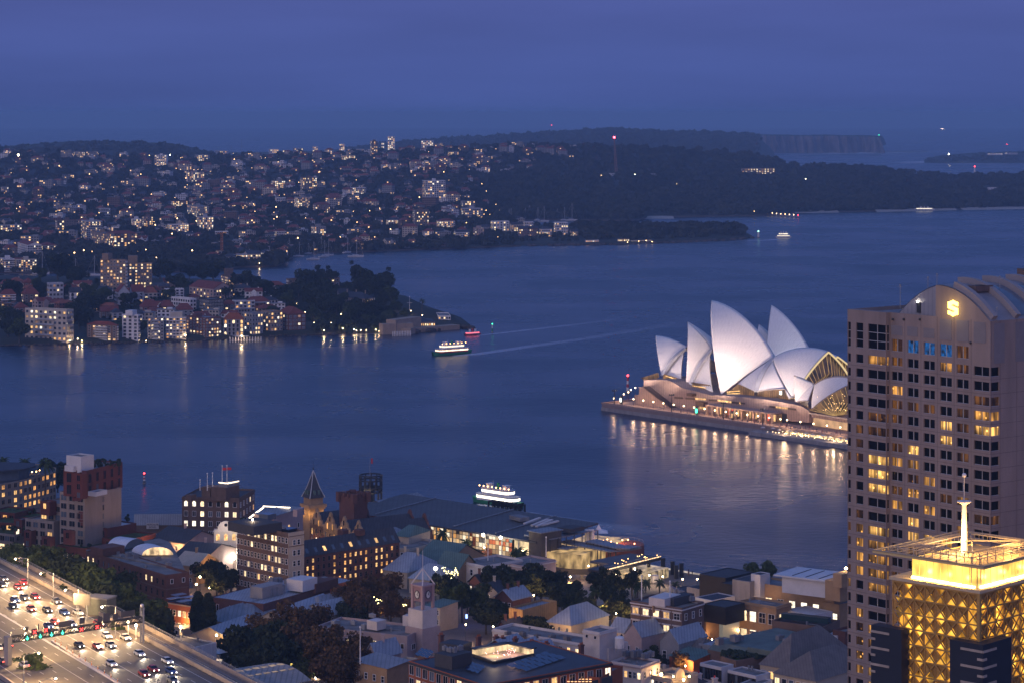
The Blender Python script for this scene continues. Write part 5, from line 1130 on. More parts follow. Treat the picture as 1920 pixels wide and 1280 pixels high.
 for(x0,x1,y0,y1,m)in[(804,862,812,850,BRONZE),(410,445,795,822,BRONZE),(740,780,752,776,BRONZE)]:
  a,b=os_(x0,y0,19),os_(x1,y1,19);mb=MB();mb.box(op((a[0]+b[0])/2,18.4,(a[2]+b[2])/2),(b[0]-a[0],3.2,abs(a[2]-b[2])),math.atan2(OU.y,OU.x));oB(mb,'door_hood',m)
 for(x0,x1,y0,y1)in[(812,860,850,872),(416,440,822,848)]:
  a,b=os_(x0,y0,19.8),os_(x1,y1,19.8);mb=MB();mb.quad(op(a[0],19.8,b[2]),op(b[0],19.8,b[2]),op(b[0],19.8,a[2]),op(a[0],19.8,a[2]));oB(mb,'lit_doorway',FHI)
 a,b=os_(1406,898,19.8),os_(1440,946,19.8);mb=MB();mb.box(op((a[0]+b[0])/2,19.9,6.4),(b[0]-a[0],.5,5),math.atan2(OU.y,OU.x));oB(mb,'doorway',DM)
 a0,a1=os_(925,880,19)[0],os_(1358,900,14)[0];rz=math.atan2(OU.y,OU.x);zt=9.2
 mb=MB();mb.box(op((a0+a1)/2,15.6,zt),(a1-a0,8.6,.7),rz);oB(mb,'colonnade_roof',PG)
 n=12
 for i in range(n):mb=MB();mb.box(op(lerp(a0+.6,a1-.6,i/(n-1)),12.2,(3.9+zt)/2),(1.1,1.1,zt-3.9),rz);oB(mb,'column',PG)
 pal=[FHI,FOYER,emit('red_lit_panel',(1,.16,.08),1.2),FHI,FOYER,FHI]
 for i in range(n-1):
  x0,x1=lerp(a0,a1,(i+.12)/(n-1)),lerp(a0,a1,(i+.88)/(n-1));mb=MB();mb.quad(op(x0,19.6,4.0),op(x1,19.6,4.0),op(x1,19.6,7.6),op(x0,19.6,7.6));oB(mb,'lit_bay',pal[i%6])
 mb=MB();mb.pZ([op(*q)[:2]for q in((144.5,21,0),(215,14,0),(215,60,0),(144.5,60,0))],8.6,10.2,bottom=True);oB(mb,'terrace_deck',PG)
 mb=MB();mb.quad(op(144.6,23,3.95),op(215,23,3.95),op(215,23,8.5),op(144.6,23,8.5));oB(mb,'undercroft_glow',emit('undercroft',(1,.56,.28),.8,var=.5,scale=.12))
 mb=MB();mb.bm(op(144,20,10.8),op(215,13,10.8),.3,.9);oB(mb,'balustrade',mat('pale_stone',(.5,.42,.33),.8))  # balustrade in one pale stone colour
 for i in range(46):
  x=RNG.uniform(1650,1880);y=RNG.uniform(820,880)if RNG.random()<.75 else RNG.uniform(760,880);
  mb=MB();mb.ball(oP(x,y,20.5),.13,6);oB(mb,'table_lamp',emit('table_lamp',(1,.62,.24),6))
 mb=MB();mb.bm(op(125,-.2,4.4),op(215,-.2,4.4),.4,.8);mb.bd('concourse_parapet',PG,None,label='parapet above the lower concourse diners',cat='parapet')
 mb=MB();mb.quad(op(146,-.25,2.1),op(215,-.25,2.1),op(215,-.25,3.5),op(146,-.25,3.5));mb.bd('concourse_windows',emit('concourse_glow',(1,.7,.36),.9,var=.9,scale=.8),None,label='glowing shop fronts of the lower concourse',cat='shop front')
 pL('foyer_light',op(165,26,7.5),4500,(1,.6,.3),1.0)
opera_base()
def umbrella(a,b,lab):
 o=thing('parasol',lab,'parasol',op(a,b,2.0),0,'parasols of the lower concourse')
 if 'um' not in WCACHE:
  m=MB();m.cyl((0,0,0),(0,0,2.7),.05,n=5);c=MB();c.lathe((0,0,2.1),[(1.5,0),(.8,.35),(.02,.7)],8);WCACHE['um']=(m.mesh('pole',[DM]),c.mesh('canopy',[mat('canvas',(.5,.46,.42),.9)]))
 link('pole',WCACHE['um'][0],o);link('canopy',WCACHE['um'][1],o)
for i in range(13):umbrella(134+i*6.0,-4.5+(i%2)*1.6,'pale parasol over the lit dining terrace below the promenade')
m=MB()
for i in range(70):m.ball(op(RNG.uniform(138,212),RNG.uniform(-7.5,-1),2.9),.16,5)
m.bd('string_lights',emit('string_bulb',(1,.68,.32),14),None,label='string of small warm bulbs over the dining terrace',cat='string lights',kind='stuff')
pL('terrace_light',op(150,-5,4.5),1500,(1,.66,.36),.5);pL('terrace_light',op(185,-5,4.5),1500,(1,.66,.36),.5)
for i,(x,y)in enumerate([(197,797),(250,785),(267,785),(300,772),(318,760),(350,748),(337,820),(408,828),(480,838),(552,847),(626,856),(699,864),(773,873),(849,882),(923,891),(1001,901),(1080,910),(1157,920),(1234,930),(1314,940),(1395,948),(1443,968),(1539,980),(1633,991),(1730,1003),(1826,1016)]):
 b=9 if i>5 else 4+i*9;q=os_(x,y,b);p=op(q[0],b,3.9);h=3.6 if i>5 else max(3.4,q[2]-3.9)
 sL(p.x,p.y,3.9,h,1300,'globe lamp on the opera promontory promenade','promenade globe lamps',(1,.60,.34),emit('promenade_globe',(1,.70,.40),9),.42)
def kiosk_sign(x,y,b,lab,col):
 q=os_(x,y,b);p=op(q[0],b,3.9);o=thing('poster_pillar',lab,'poster pillar',p);m=MB();m.cyl((0,0,0),(0,0,4.4),.8,n=10);m.lathe((0,0,4.4),[(1.0,0),(.8,.4),(.02,.6)],10);m.bd('pillar',DM,o);m=MB();m.box((-.5,-.75,2.4),(1.1,.2,2.2),-.5);m.bd('lit_poster',col,o)
kiosk_sign(250,810,8,'dark poster pillar with a white lit poster near the promontory corner',emit('lit_poster',(.9,.95,.8),3));kiosk_sign(795,880,7,'dark poster pillar with a small green light before the podium door',GREENL);kiosk_sign(1052,910,7,'dark poster pillar before the colonnade',FHI)
p=op(*os_(296,750,60));marker_tower(*z7(296,752),11.5,'red and white beacon tower with red light behind the promontory corner',[WP,REDP,WP,REDP],REDL,.9)
def light_mast(x,yt,yb,b,lab,tg,e=165000):
 q=os_(x,yb,b);p=op(q[0],b,3.9);h=max(8,os_(x,yt,b)[2]-3.9);o=thing('light_mast',lab,'light mast',p);m=MB();m.cyl((0,0,0),(0,0,h),.28,.18,8);m.bd('pole',DM,o);m=MB();m.bm((-1.4,-.5,h),(1.4,.5,h),.3);
 for s in(-1,0,1):m.box((s*1.1,s*.4,h+.45),(.7,.7,.6))
 m.bd('lamp_bar',DM,o)
 for t,k,an in tg:sP('floodlight',(0,0,h+.6),op(*t)-p,e*k,(1,.75,.64),an,1.0,.8,o)
light_mast(612,770,885,3,'tall dark floodlight mast on the promenade below the second shell',[((16,30,27),.55,60),((42,30,32),.9,62),((60,30,36),.8,70)])
light_mast(985,828,938,2.5,'tall dark floodlight mast on the promenade below the tallest shell',[((66,30,36),1.25,75),((100,28,28),.6,60),((48,30,30),.5,60)])
light_mast(1268,873,1015,2,'tall dark floodlight mast on the promenade near the lower concourse',[((112,25,29),1.0,75),((125,36,24),.5,60),((95,28,30),.5,70),((150,34,24),.35,60)])
light_mast(200,740,835,2,'dark floodlight mast at the promontory corner',[((5,30,30),1.1,60),((24,30,30),.8,60)])
sP("floodlight",op(76,72,16)-OPR.location,op(56,92,40)-OPR.location,50000,(.85,.86,1),110,1.0,1.0,OPR)
def people():
 0
 V=[(0,0,.95),(0,0,1.2),(0,0,1.42),(0,0,1.53),(0,.02,1.66),(-.1,.05,.5),(-.1,.16,.06),(-.1,.04,.03),(.1,-.05,.5),(.1,-.14,.06),(.1,-.26,.03),(-.21,0,1.38),(-.27,-.06,1.08),(-.25,-.2,.86),(.21,0,1.38),(.27,.06,1.08),(.25,-.02,.84)]
 E=[(0,1),(1,2),(2,3),(3,4),(0,5),(5,6),(6,7),(0,8),(8,9),(9,10),(2,11),(11,12),(12,13),(2,14),(14,15),(15,16)]
 R=[.15,.14,.15,.055,.1,.075,.05,.045,.075,.05,.045,.055,.045,.035,.055,.045,.035]
 me=bpy.data.meshes.new('person');me.from_pydata(V,E,[]);o=bpy.data.objects.new('person',me);COL.objects.link(o);o.modifiers.new('s','SKIN')
 for d,r in zip(me.skin_vertices[0].data,R):d.radius=(r,r)
 me.skin_vertices[0].data[0].use_root=True;o.modifiers.new('u','SUBSURF').levels=1;g=bpy.context.evaluated_depsgraph_get();pm=bpy.data.meshes.new_from_object(o.evaluated_get(g));bpy.data.objects.remove(o);rs=random.Random(6);ms=[]
 for c in((.03,.03,.04),(.3,.28,.26),(.2,.05,.05)):k=pm.copy();k.materials.clear();k.materials.append(mat('clothing%d'%len(ms),c));ms.append(k)
 for i in range(44):link('person',ms[i%3],None,op(rs.uniform(58,175),rs.uniform(3,12),3.9),rs.uniform(0,6.28),label='person in plain clothes walking on the lamplit promenade of the opera house',cat='person',group='people strolling on the promenade')
 for i in range(8):p=at(*z4(rs.uniform(430,580),rs.uniform(445,475)),3.6);link('person',ms[i%3],None,(p.x,p.y,3.1),rs.uniform(0,6.28),label='person in plain clothes by the glowing quay rail',cat='person',group='people by the quay rail')
people()
TC=mat('tower_concrete',(.25,.205,.19),.85,.22,.25,streak=True)
def room(name,col,st):
 0
 m,nt,b=_nt(name);N=nt.nodes;L=nt.links;b.inputs['Base Color'].default_value=(.01,.01,.01,1);b.inputs['Roughness'].default_value=.1;b.inputs['Emission Color'].default_value=(*col,1)
 g=N.new('ShaderNodeNewGeometry');tc=N.new('ShaderNodeTexCoord')
 def noise(sc,mz,lo,hi,a,c,tex='ShaderNodeTexNoise'):
  mp=N.new('ShaderNodeMapping');mp.inputs['Scale'].default_value=(1,1,mz);L.new(g.outputs['Position'],mp.inputs[0]);n=N.new(tex);n.inputs['Scale'].default_value=sc;L.new(mp.outputs[0],n.inputs[0]);r=N.new('ShaderNodeMapRange');r.inputs[1].default_value=lo;r.inputs[2].default_value=hi;r.inputs[3].default_value=a;r.inputs[4].default_value=c;L.new(n.outputs[0],r.inputs[0]);return r.outputs[0]
 def mul(a,c,op='MULTIPLY'):
  n=N.new('ShaderNodeMath');n.operation=op
  for i,v in enumerate((a,c)):
   if isinstance(v,float):n.inputs[i].default_value=v
   else:L.new(v,n.inputs[i])
  return n.outputs[0]
 cur=noise(1.3,.05,.42,.58,.25,1.25);room_=noise(.45,.3,.40,.60,.25,1.5);lamp=noise(.75,1.0,.05,.22,3.2,0.0,'ShaderNodeTexVoronoi')
 sp=N.new('ShaderNodeSeparateXYZ');L.new(tc.outputs['Generated'],sp.inputs[0]);fl=N.new('ShaderNodeMapRange');fl.inputs[1].default_value=.1;fl.inputs[2].default_value=.5;fl.inputs[3].default_value=.45;fl.inputs[4].default_value=1;L.new(sp.outputs[2],fl.inputs[0])
 L.new(mul(mul(mul(mul(cur,room_),fl.outputs[0]),lamp,'ADD'),float(st)),b.inputs['Emission Strength']);m.cycles.emission_sampling='NONE';MATS[name]=m;return m
TWD=room('tower_dim_room',(1,.38,.07),.10);TWA=room('tower_lit_room',(1,.45,.09),.62);TWB=room('tower_bright_room',(1,.52,.13),1.05)
ALU=mat('aluminium_frame',(.42,.44,.46),.45,.1,1,metal=.2)
TGLASS=mat('tower_glass',(.006,.006,.007),.05,.1,.5,spec=.22)
def tower():
 d=V3((.61,-.7924,0));e=V3((.7924,.61,0));n=-e;C_=V3(((1857-960)*485/F,485,0))
 def s_of(px,o=C_,v=d):
  k=(px-960)/F;return(k*o.y-o.x)/(v.x-k*v.y)
 pj=1.3;CP=C_+n*pj;L=-s_of(1589,CP);A=C_-d*L;Sb=lambda zx:s_of(1560+zx/3.047,CP)+L
 S_=lambda zx:s_of(1560+zx/3.047)+L
 def Z(zx,zy):s=S_(zx);return zat(480+zy/3.047,(A+d*s).y)
 R9=thing('hotel_tower','tall pinkish concrete hotel tower with vaulted roof and glowing golden emblem','tower',(C_.x-d.x*L/2+e.x*17,C_.y-d.y*L/2+e.y*17,10));O=R9.location
 zr=Z(592,345);z0=8;RO=28;pitch=3.01;top0=Z(157,555);hw=1.88
 rows=[(top0-i*pitch-hw,top0-i*pitch)for i in range(RO)]
 sb=Sb(309)
 LOC=lambda v,z:(v.x-O.x,v.y-O.y,z-O.z)
 def cells(mb,o,v,x0,x1,za,zb,ops,dep=.35):
  0
  nn=V3((v.y,-v.x,0));xs=sorted({x0,x1,*[q for p in ops for q in p[:2]]});
  P=lambda x,z,k=0:LOC(o+v*x-nn*k,z)
  for i in range(len(xs)-1):
   a,b=xs[i],xs[i+1];col=sorted([(p[2],p[3])for p in ops if p[0]<=a+1e-4 and p[1]>=b-1e-4]);z=za
   for lo,hi in col:
    if lo>z:mb.quad(P(a,z),P(b,z),P(b,lo),P(a,lo))
    mb.quad(P(a,lo),P(b,lo),P(b,lo,dep),P(a,lo,dep));mb.quad(P(a,hi,dep),P(b,hi,dep),P(b,hi),P(a,hi));z=hi
   if z<zb:mb.quad(P(a,z),P(b,z),P(b,zb),P(a,zb))
  for xa,xb,lo,hi in ops:mb.quad(P(xa,lo),P(xa,lo,dep),P(xa,hi,dep),P(xa,hi));mb.quad(P(xb,lo,dep),P(xb,lo),P(xb,hi),P(xb,hi,dep))
 cnt=[0];rest=MB();rmats=[]
 def pane(o,v,xa,xb,lo,hi,m,mull=0,hm=0,dep=.35):
  nn=V3((v.y,-v.x,0));cx=(xa+xb)/2;big=cnt[0]<100;mb=MB()if big else rest;ms=[]if big else rmats
  for q in(m,ALU):
   if q not in ms:ms.append(q)
  base=o+v*cx-nn*dep;c=V3((0,0,0))if big else V3(LOC(base,(lo+hi)/2));h=hi-lo;w=xb-xa
  P=lambda x,z,k=0.0:c+v*x+nn*k+V3((0,0,z))
  mb.quad(P(-w/2,-h/2),P(w/2,-h/2),P(w/2,h/2),P(-w/2,h/2),ms.index(m));R=Matrix((v,-nn,V3((0,0,1)))).transposed();f=ms.index(ALU)
  for k in range(mull):x=-w/2+w*(k+1)/(mull+1);mb.box(P(x,0,.08),(.16 if mull==1 and w<4 else .10,.14,h),m=f,R=R)
  for k in range(hm):z=-h/2+h*(k+1)/(hm+1);mb.box(P(0,z,.07),(w,.12,.12),m=f,R=R)
  mb.box(P(0,-h/2+.04,.06),(w,.12,.08),m=f,R=R)
  if big:mb.bd('window',ms,R9,LOC(base,(lo+hi)/2));cnt[0]+=1
 rng=random.Random(3)
 lit8={3:TWA,4:TWB,10:TWD,12:TWA,14:TWA,2:TWD};lit2={0:TWA,7:TWB,8:TWB,9:TWB,12:TWB,13:TWA,14:TWA,15:TWA,16:TWA,19:TWA,20:TWA,22:TWB,23:TWB,4:TWD,5:TWD}
 def pk(ci,r):
  t={8:lit8,2:lit2}.get(ci)
  if t is not None:return t.get(r,TGLASS)
  t={3:{2:TWA,3:TWD,4:TWD,7:TWA,10:TWA,15:TWD,0:TWD},4:{6:TWB,7:TWA,9:TWA,11:TWB,12:TWB,3:TWD,16:TWD},5:{8:TWA,10:TWA,12:TWB,13:TWA,14:TWA,3:TWD},6:{0:TWA,4:TWB,5:TWB,12:TWA,9:TWD},7:{0:TWD,4:TWD,9:TWA,11:TWA,3:TWD},1:{5:TWD,7:TWD,12:TWA,13:TWA,14:TWA,15:TWA,11:TWD,18:TWA,19:TWD,20:TWA,21:TWA,22:TWA},0:{7:TWD,12:TWD,13:TWD,15:TWD,16:TWA}}.get(ci,{}).get(r)
  return t or(TWD if rng.random()<.05 else TGLASS)
 cols={0:(90,107),1:(137,178),2:(205,308),3:(340,402),4:(431,494),5:(523,587),6:(617,684),7:(712,780),8:(810,898)}
 X={c:((Sb if c<3 else S_)(a),(Sb if c<3 else S_)(b))for c,(a,b)in cols.items()};X[2]=(X[2][0],sb-.12)
 wall=MB();Ap=A+n*pj
 tl=(Z(157,525)+.25,Z(157,378));tall=(Z(371,545),Z(371,476))
 opsL=[(X[c][0],X[c][1],lo,hi)for c in(0,1,2)for lo,hi in rows+[tl]]
 opsM=[(X[c][0],X[c][1],lo,hi)for c in range(3,9)for lo,hi in rows]+[(X[c][0],X[c][1],*tall)for c in range(3,8)]
 cells(wall,Ap,d,0,sb,z0,zr,opsL);cells(wall,A,d,sb,L,z0,zr,opsM)
 oret=[(.35,.95,lo,hi)for lo,hi in rows+[tl]];cells(wall,Ap+d*sb,-n,0,pj,z0,zr,oret,.15)
 W8=s_of(1560+957/3.047,C_,e);DEP=36
 cells(wall,C_,e,0,DEP,z0,zr,[(0.12,W8,lo,hi)for lo,hi in rows],.35)
 bk=[A+e*DEP,C_+e*DEP]
 wall.add([LOC(A,z0),LOC(A,zr),LOC(A+e*DEP,zr),LOC(A+e*DEP,z0)],[(0,1,2,3)]);wall.add([LOC(bk[0],z0),LOC(bk[0],zr),LOC(bk[1],zr),LOC(bk[1],z0)],[(0,1,2,3)]);wall.add([LOC(A+n*pj,z0),LOC(A+n*pj,zr),LOC(A,zr),LOC(A,z0)],[(0,1,2,3)])
 wall.add([LOC(Ap,zr),LOC(Ap+d*sb,zr),LOC(A+d*sb+e*.5,zr),LOC(A+e*.5,zr)],[(0,1,2,3)])
 rb=MB();rb.add([LOC(p,zr-.8)for p in(A,C_,C_+e*DEP,A+e*DEP)],[(0,1,2,3)]);rb.bd('roof',FR['flat'],R9)
 wall.bd('wall',TC,R9)
 j=MB()
 for r in rows:
  z=r[0]-.55
  for(o,v,a,b)in((A,d,sb,L),(C_,e,0,DEP),(Ap,d,0,sb)):j.bm(LOC(o+v*a+V3((v.y,-v.x,0))*.02,z),LOC(o+v*b+V3((v.y,-v.x,0))*.02,z),.03,.06)
 for c in range(3,8):x=(X[c][1]+X[c+1][0])/2;p=A+d*x+n*.02;j.bm(LOC(p,z0),LOC(p,zr),.03,.05)
 for x in(0.2,W8+.15,8,14.5,21,28):j.bm(LOC(C_+e*x+d*.02,z0),LOC(C_+e*x+d*.02,zr),.03,.06)
 j.bd('panel_joints',mat('dark_joint',(.12,.10,.10),.9),R9)  # thin dark bars for the joints between wall panels
 for c in(8,2,7,6,5,4,3,1,0):
  for r,(lo,hi)in enumerate(rows):
   o=Ap if c<3 else A;m=pk(c,r)
   if c in(3,4,5,6,7):
    xm=sum(X[c])/2;m2=m if m in(TWA,)or m is TGLASS else(TWD if rng.random()<.4 else TGLASS)
    pane(o,d,*X[c],lo,hi,m,1)
   else:pane(o,d,*X[c],lo,hi,m,1 if c in(2,8)else 0)
 for r,(lo,hi)in enumerate(rows):pane(C_,e,.12,W8,lo,hi,pk(8,r));pane(Ap+d*sb,-n,.35,.95,lo,hi,pk(2,r),dep=.15)
 for c in(0,1,2):pane(Ap,d,*X[c],*tl,TGLASS,1 if c==2 else 0,2)
 pane(Ap+d*sb,-n,.35,.95,*tl,TGLASS,0,2,.15)
 BLUEL=emit('blue_bar_light',(.02,.30,1),.22,var=.99,scale=1.5)
 for c in range(3,8):pane(A,d,*X[c],*tall,BLUEL if c in(4,5,6)else TWD,1)
 if rest.v:rest.bd('window',rmats,R9,kind='stuff')
 pm=mat('louvre_panel',(.19,.18,.195),.7,.1,.5);
 for(a,b,t,u)in[(340,402,395,448),(431,490,402,455),(525,587,410,465),(618,684,358,475),(714,782,365,485),(811,880,375,492)]:
  xa,xb=S_(a),S_(b);q=MB();q.box(LOC(A+d*(xa+xb)/2-n*-.03,(Z(a,t)+Z(a,u))/2),(xb-xa,.12,Z(a,t)-Z(a,u)),math.atan2(d.y,d.x));q.bd('louvre_panel',pm,R9)
 for x0,x1 in((1.0,4.2),(7.5,14),(16,22)):q=MB();q.box(LOC(C_+e*(x0+x1)/2+d*.04,zr-4.6),(x1-x0,.12,8),math.atan2(e.y,e.x));q.bd('louvre_panel',pm,R9)
 s1,s2,s3=S_(330),S_(600),L;h1,h2,h3=zr-.3,Z(600,168),zr-.2
 def arc(s):return h1*(s-s2)*(s-s3)/((s1-s2)*(s1-s3))+h2*(s-s1)*(s-s3)/((s2-s1)*(s2-s3))+h3*(s-s1)*(s-s2)/((s3-s1)*(s3-s2))
 sg=S_(592);g=MB();ss=np.linspace(sg,L,16);V=[LOC(A+d*s,zr-.01)for s in ss]+[LOC(A+d*s,arc(s))for s in ss];g.add(V,[(i,i+1,17+i,16+i)for i in range(15)])
 g.add([LOC(A+d*sg,zr),LOC(A+d*sg,arc(sg)),LOC(A+d*sg+e*3,arc(sg)),LOC(A+d*sg+e*3,zr)],[(0,1,2,3)]);g.bd('gable_wall',TC,R9)
 g=MB();ss=np.linspace(s1,sg,12);V=[LOC(A+d*s+e*3,zr-.8)for s in ss]+[LOC(A+d*s+e*3,arc(s))for s in ss];g.add(V,[(i,i+1,13+i,12+i)for i in range(11)]);g.bd('metal_gable',mat('ribbed_metal_wall',(.27,.27,.30),.6,.12,.4,rib=(.7,.2)),R9)
 v=MB();ss=np.linspace(s1,L-.05,26);E=[0.0,3.0,DEP]
 for i in range(25):
  for k in range(2):
   if k==0 and ss[i]<sg:continue
   v.quad(LOC(A+d*ss[i]+e*E[k],arc(ss[i])+.12),LOC(A+d*ss[i+1]+e*E[k],arc(ss[i+1])+.12),LOC(A+d*ss[i+1]+e*E[k+1],arc(ss[i+1])+.12),LOC(A+d*ss[i]+e*E[k+1],arc(ss[i])+.12))
 v.bd('vault_roof',mat('zinc_roof',(.22,.22,.24),.55,.2,.3),R9)
 gl=MB()
 for(x0,x1)in((9.5,14.5),(17,22),(24.5,30)):
  ss=np.linspace(lerp(sg,L,.35),L-.6,12)
  for i in range(11):gl.quad(LOC(A+d*ss[i]+e*x0,arc(ss[i])+.3),LOC(A+d*ss[i+1]+e*x0,arc(ss[i+1])+.3),LOC(A+d*ss[i+1]+e*x1,arc(ss[i+1])+.3),LOC(A+d*ss[i]+e*x1,arc(ss[i])+.3))
 gl.bd('roof_glazing',SG,R9)
 for x0 in(1.2,8.2,15.8,23.2,31):
  r=MB();ss=np.linspace(lerp(sg,L,-.05 if x0>2 else .3),L,18)
  for i in range(17):r.bm(LOC(A+d*ss[i]+e*x0,arc(ss[i])+.75),LOC(A+d*ss[i+1]+e*x0,arc(ss[i+1])+.75),1.3,1.3)
  r.bd('roof_rib',mat('rib_panel',(.27,.25,.255),.7,.12,.4),R9)
 for x0,dz in((5,0),(7,.4)):
  r=MB();s=lerp(sg,L,.45);r.box(LOC(A+d*s+e*x0,arc(s)+.6),(2.6,3.2,1.2),math.atan2(d.y,d.x));r.bd('roof_hatch',mat('hatch_brown',(.14,.10,.09),.8),R9)
 c=A+d*S_(695);zc=Z(695,299);uw=(S_(722)-S_(668))/2;uh=(Z(695,252)-Z(695,345))/3.5;EM=emit('golden_emblem',(1,.62,.12),6);em=MB()
 P1=[(-1,1.35),(-.5,1.45),(0,1.75),(.5,1.45),(1,1.35),(1,.55),(0,.98),(-.42,.62),(-1,.35)];P2=[(-1,.30),(-.42,.55),(1,.02),(1,-.30),(.42,-.55),(-1,-.02)]
 for P in(P1,P2,[(-x,-y)for x,y in P1]):
  V=[LOC(c+d*(x*uw)+n*.35,zc+y*uh)for x,y in P];B_=[LOC(c+d*(x*uw)+n*.05,zc+y*uh)for x,y in P];k=len(P);em.add(V+B_,[tuple(range(k))]+[(i,(i+1)%k,k+(i+1)%k,k+i)for i in range(k)])
 em.bd('golden_emblem',EM,R9)
 pL('emblem_glow',LOC(c+n*2.2,zc),500,(1,.65,.2),.8,R9)
 dm=MB();dm.box(LOC(A+d*S_(442)+e*2.9,zr+1.2),(1.0,.3,2.2),math.atan2(d.y,d.x));dm.bd('roof_door',DM,R9);dm=MB();dm.ball(LOC(A+d*S_(440)+e*2.6,Z(440,265)),.22,6);dm.bd('roof_lamp',BULBW,R9)
 for x in(414,506,795,352):dm=MB();z=Z(x,362 if x<600 else 495 if x>700 else 362);dm.ball(LOC(A+d*S_(x)+n*.25,z),.28,6);dm.bd('wall_lamp',DM,R9)
 for(zx,y0,y1,k)in[(352,320,212,2),(534,165,130,3.5),(488,185,160,3.2),(735,185,135,12),(980,300,250,2)]:
  s=min(L,S_(zx));m=MB();b=V3(LOC(A+d*s+e*k,max(zr-.5,arc(s)if s>s1 else 0)));t=V3((b.x,b.y,b.z+max(2.5,(y0-y1)/3.047*.112+1)));m.cyl(b,t,.07,.05,5);m.bm(t-V3((.5,0,.4)),t+V3((.5,0,-.4)),.06);m.ball(t,.2,6);m.bd('antenna',GM,R9)
tower()
def rear_tower():
 Y=620;x=(1912-960)*Y/F;zt=zat(508,Y);o=thing('office_tower','top of another tower with a light mast behind the hotel roof at the right edge','tower',(x+6,Y+6,10));m=MB();m.box((0,0,(zt-10)/2),(9,9,zt-10));m.bd('wall',FW['brown'],o);m=MB();m.box((0,0,zt-10+.7),(5,5,1.4));m.bd('plant_room',FW['grey'],o);m=MB();m.cyl((-.5,0,zt-9),(-.5,0,zt-6),.1,n=5);m.ball((-.5,-.3,zt-5.8),.3,6);m.bd('beacon_mast',BULBW,o)
rear_tower()
def golden():
 d=V3((.722,-.692,0));e=V3((.692,.722,0));n=-e;n2=d;C_=V3(((1835.7-960)*420/F,420,0))
 def s_of(px,o=C_,v=d):k=(px-960)/F;return(k*o.y-o.x)/(v.x-k*v.y)
 L=-s_of(1560+347/3.047);D=24.0;zt=zat(860+757/3.047,420);pz=2.72;nz=12;nb=8;nb2=9
 R9=thing('golden_building','bronze lattice clad building with a blazing golden rooftop terrace and white mast','building',(C_.x-d.x*L/2+e.x*D/2,C_.y-d.y*L/2+e.y*D/2,15));O=R9.location
 LOC=lambda v,z:V3((v.x-O.x,v.y-O.y,z-O.z))
 A=C_-d*L;BZ=mat('bronze_lattice',(.60,.36,.10),.42,.2,.8,metal=.45);PF=mat('perforated_bronze',(.50,.29,.07),.5,.35,3.0,metal=.35)
 GB=emit('amber_interior',(1,.44,.04),.75,var=.98,scale=.5);GL=emit('lit_gold_panel',(1,.52,.06),1.2,var=.9,scale=.45)
 b=MB();b.pZ([LOC(p,0)[:2]for p in(A+e*.9+d*.9,C_+e*.9-d*.9,C_+e*D-d*.9,A+e*D+d*.9)],zt-45-O.z,zt-.4-O.z);b.bd('inner_wall',GB,R9)
 rng=random.Random(9)
 def lattice(o,v,ln,k,nn):
  f=MB();pf=MB();lp=MB();w=ln/k
  for r in range(nz):
   z1=zt-.5-r*pz;z0=z1-pz;f.bm(LOC(o+nn*.1,z1),LOC(o+v*ln+nn*.1,z1),.24,.24)
   for i in range(k):
    p=lambda x,z,q=.0:LOC(o+v*(i+x)*w+nn*q,z)
    f.bm(p(0,z0,.05),p(1,z1,.05),.2,.2);f.bm(p(0,z1,.05),p(1,z0,.05),.2,.2)
    if(i+r)%1==0:f.bm(p(0,z0),p(0,z1),.16,.14)
    zm=(z0+z1)/2
    if rng.random()<.93:pf.add([p(0,z0,-.15),p(.5,zm,-.4),p(0,z1,-.15)],[(0,1,2)])
    if rng.random()<.93:pf.add([p(1,z0,-.15),p(1,z1,-.15),p(.5,zm,-.4)],[(0,1,2)])
    if rng.random()<.45:pf.add([p(0,z1,-.15),p(.5,zm,-.4),p(1,z1,-.15)],[(0,1,2)])
    elif rng.random()<.55:lp.add([p(.08,z1-.1,-.5),p(.5,zm+.1,-.5),p(.92,z1-.1,-.5)],[(0,1,2)])
    if rng.random()<.5:lp.add([p(.06,z0+.1,-.5),p(.94,z0+.1,-.5),p(.5,zm-.15,-.5)],[(0,1,2)])
  f.bd('lattice',BZ,R9);pf.bd('perforated_panel',PF,R9);lp.bd('lit_panel',GL,R9)
 lattice(A,d,L,nb,n);lattice(C_,e,D,nb2,n2)
 m=MB();m.box(LOC(C_+n*.05+n2*.05,zt-22.5),(.6,.6,45),math.atan2(d.y,d.x));m.bd('corner_post',BZ,R9)
 sl=MB();q=[A+n*.5-d*.5,C_+n*.5+n2*.5,C_+e*D+n2*.5,A+e*D-d*.5];sl.pZ([LOC(p,0)[:2]for p in q],zt-.25-O.z,zt+.3-O.z,bottom=True);sl.bd('terrace_slab',mat('pale_gold_stone',(.55,.45,.28),.7,.1,.5),R9)
 gi=3.2;ga=A+d*gi+e*gi*.5;gc_=C_-d*gi*.35+e*gi*.35;gb=C_-d*gi*.35+e*(D-2);hz=zt+.3;hh=3.6
 GG=emit('glowing_glass',(1,.56,.10),2.1,var=.6,scale=.25);HOT=emit('light_trough',(1,.74,.28),10)
 g=MB()
 for p,q in((ga,gc_),(gc_,gb)):g.quad(LOC(p,hz),LOC(q,hz),LOC(q,hz+hh),LOC(p,hz+hh))
 g.quad(LOC(ga,hz),LOC(ga,hz+hh),LOC(ga+e*(D-5),hz+hh),LOC(ga+e*(D-5),hz));g.bd('glass_pavilion',GG,R9)
 mu=MB()
 for p,q,k in((ga,gc_,9),(gc_,gb,10)):
  for i in range(k+1):c=p.lerp(q,i/k);o=n if p is ga else n2;mu.bm(LOC(c+o*.1,hz),LOC(c+o*.1,hz+hh),.09)
  c=p.lerp(q,.5);mu.bm(LOC(p+o*.1,hz+hh),LOC(q+o*.1,hz+hh),.25)
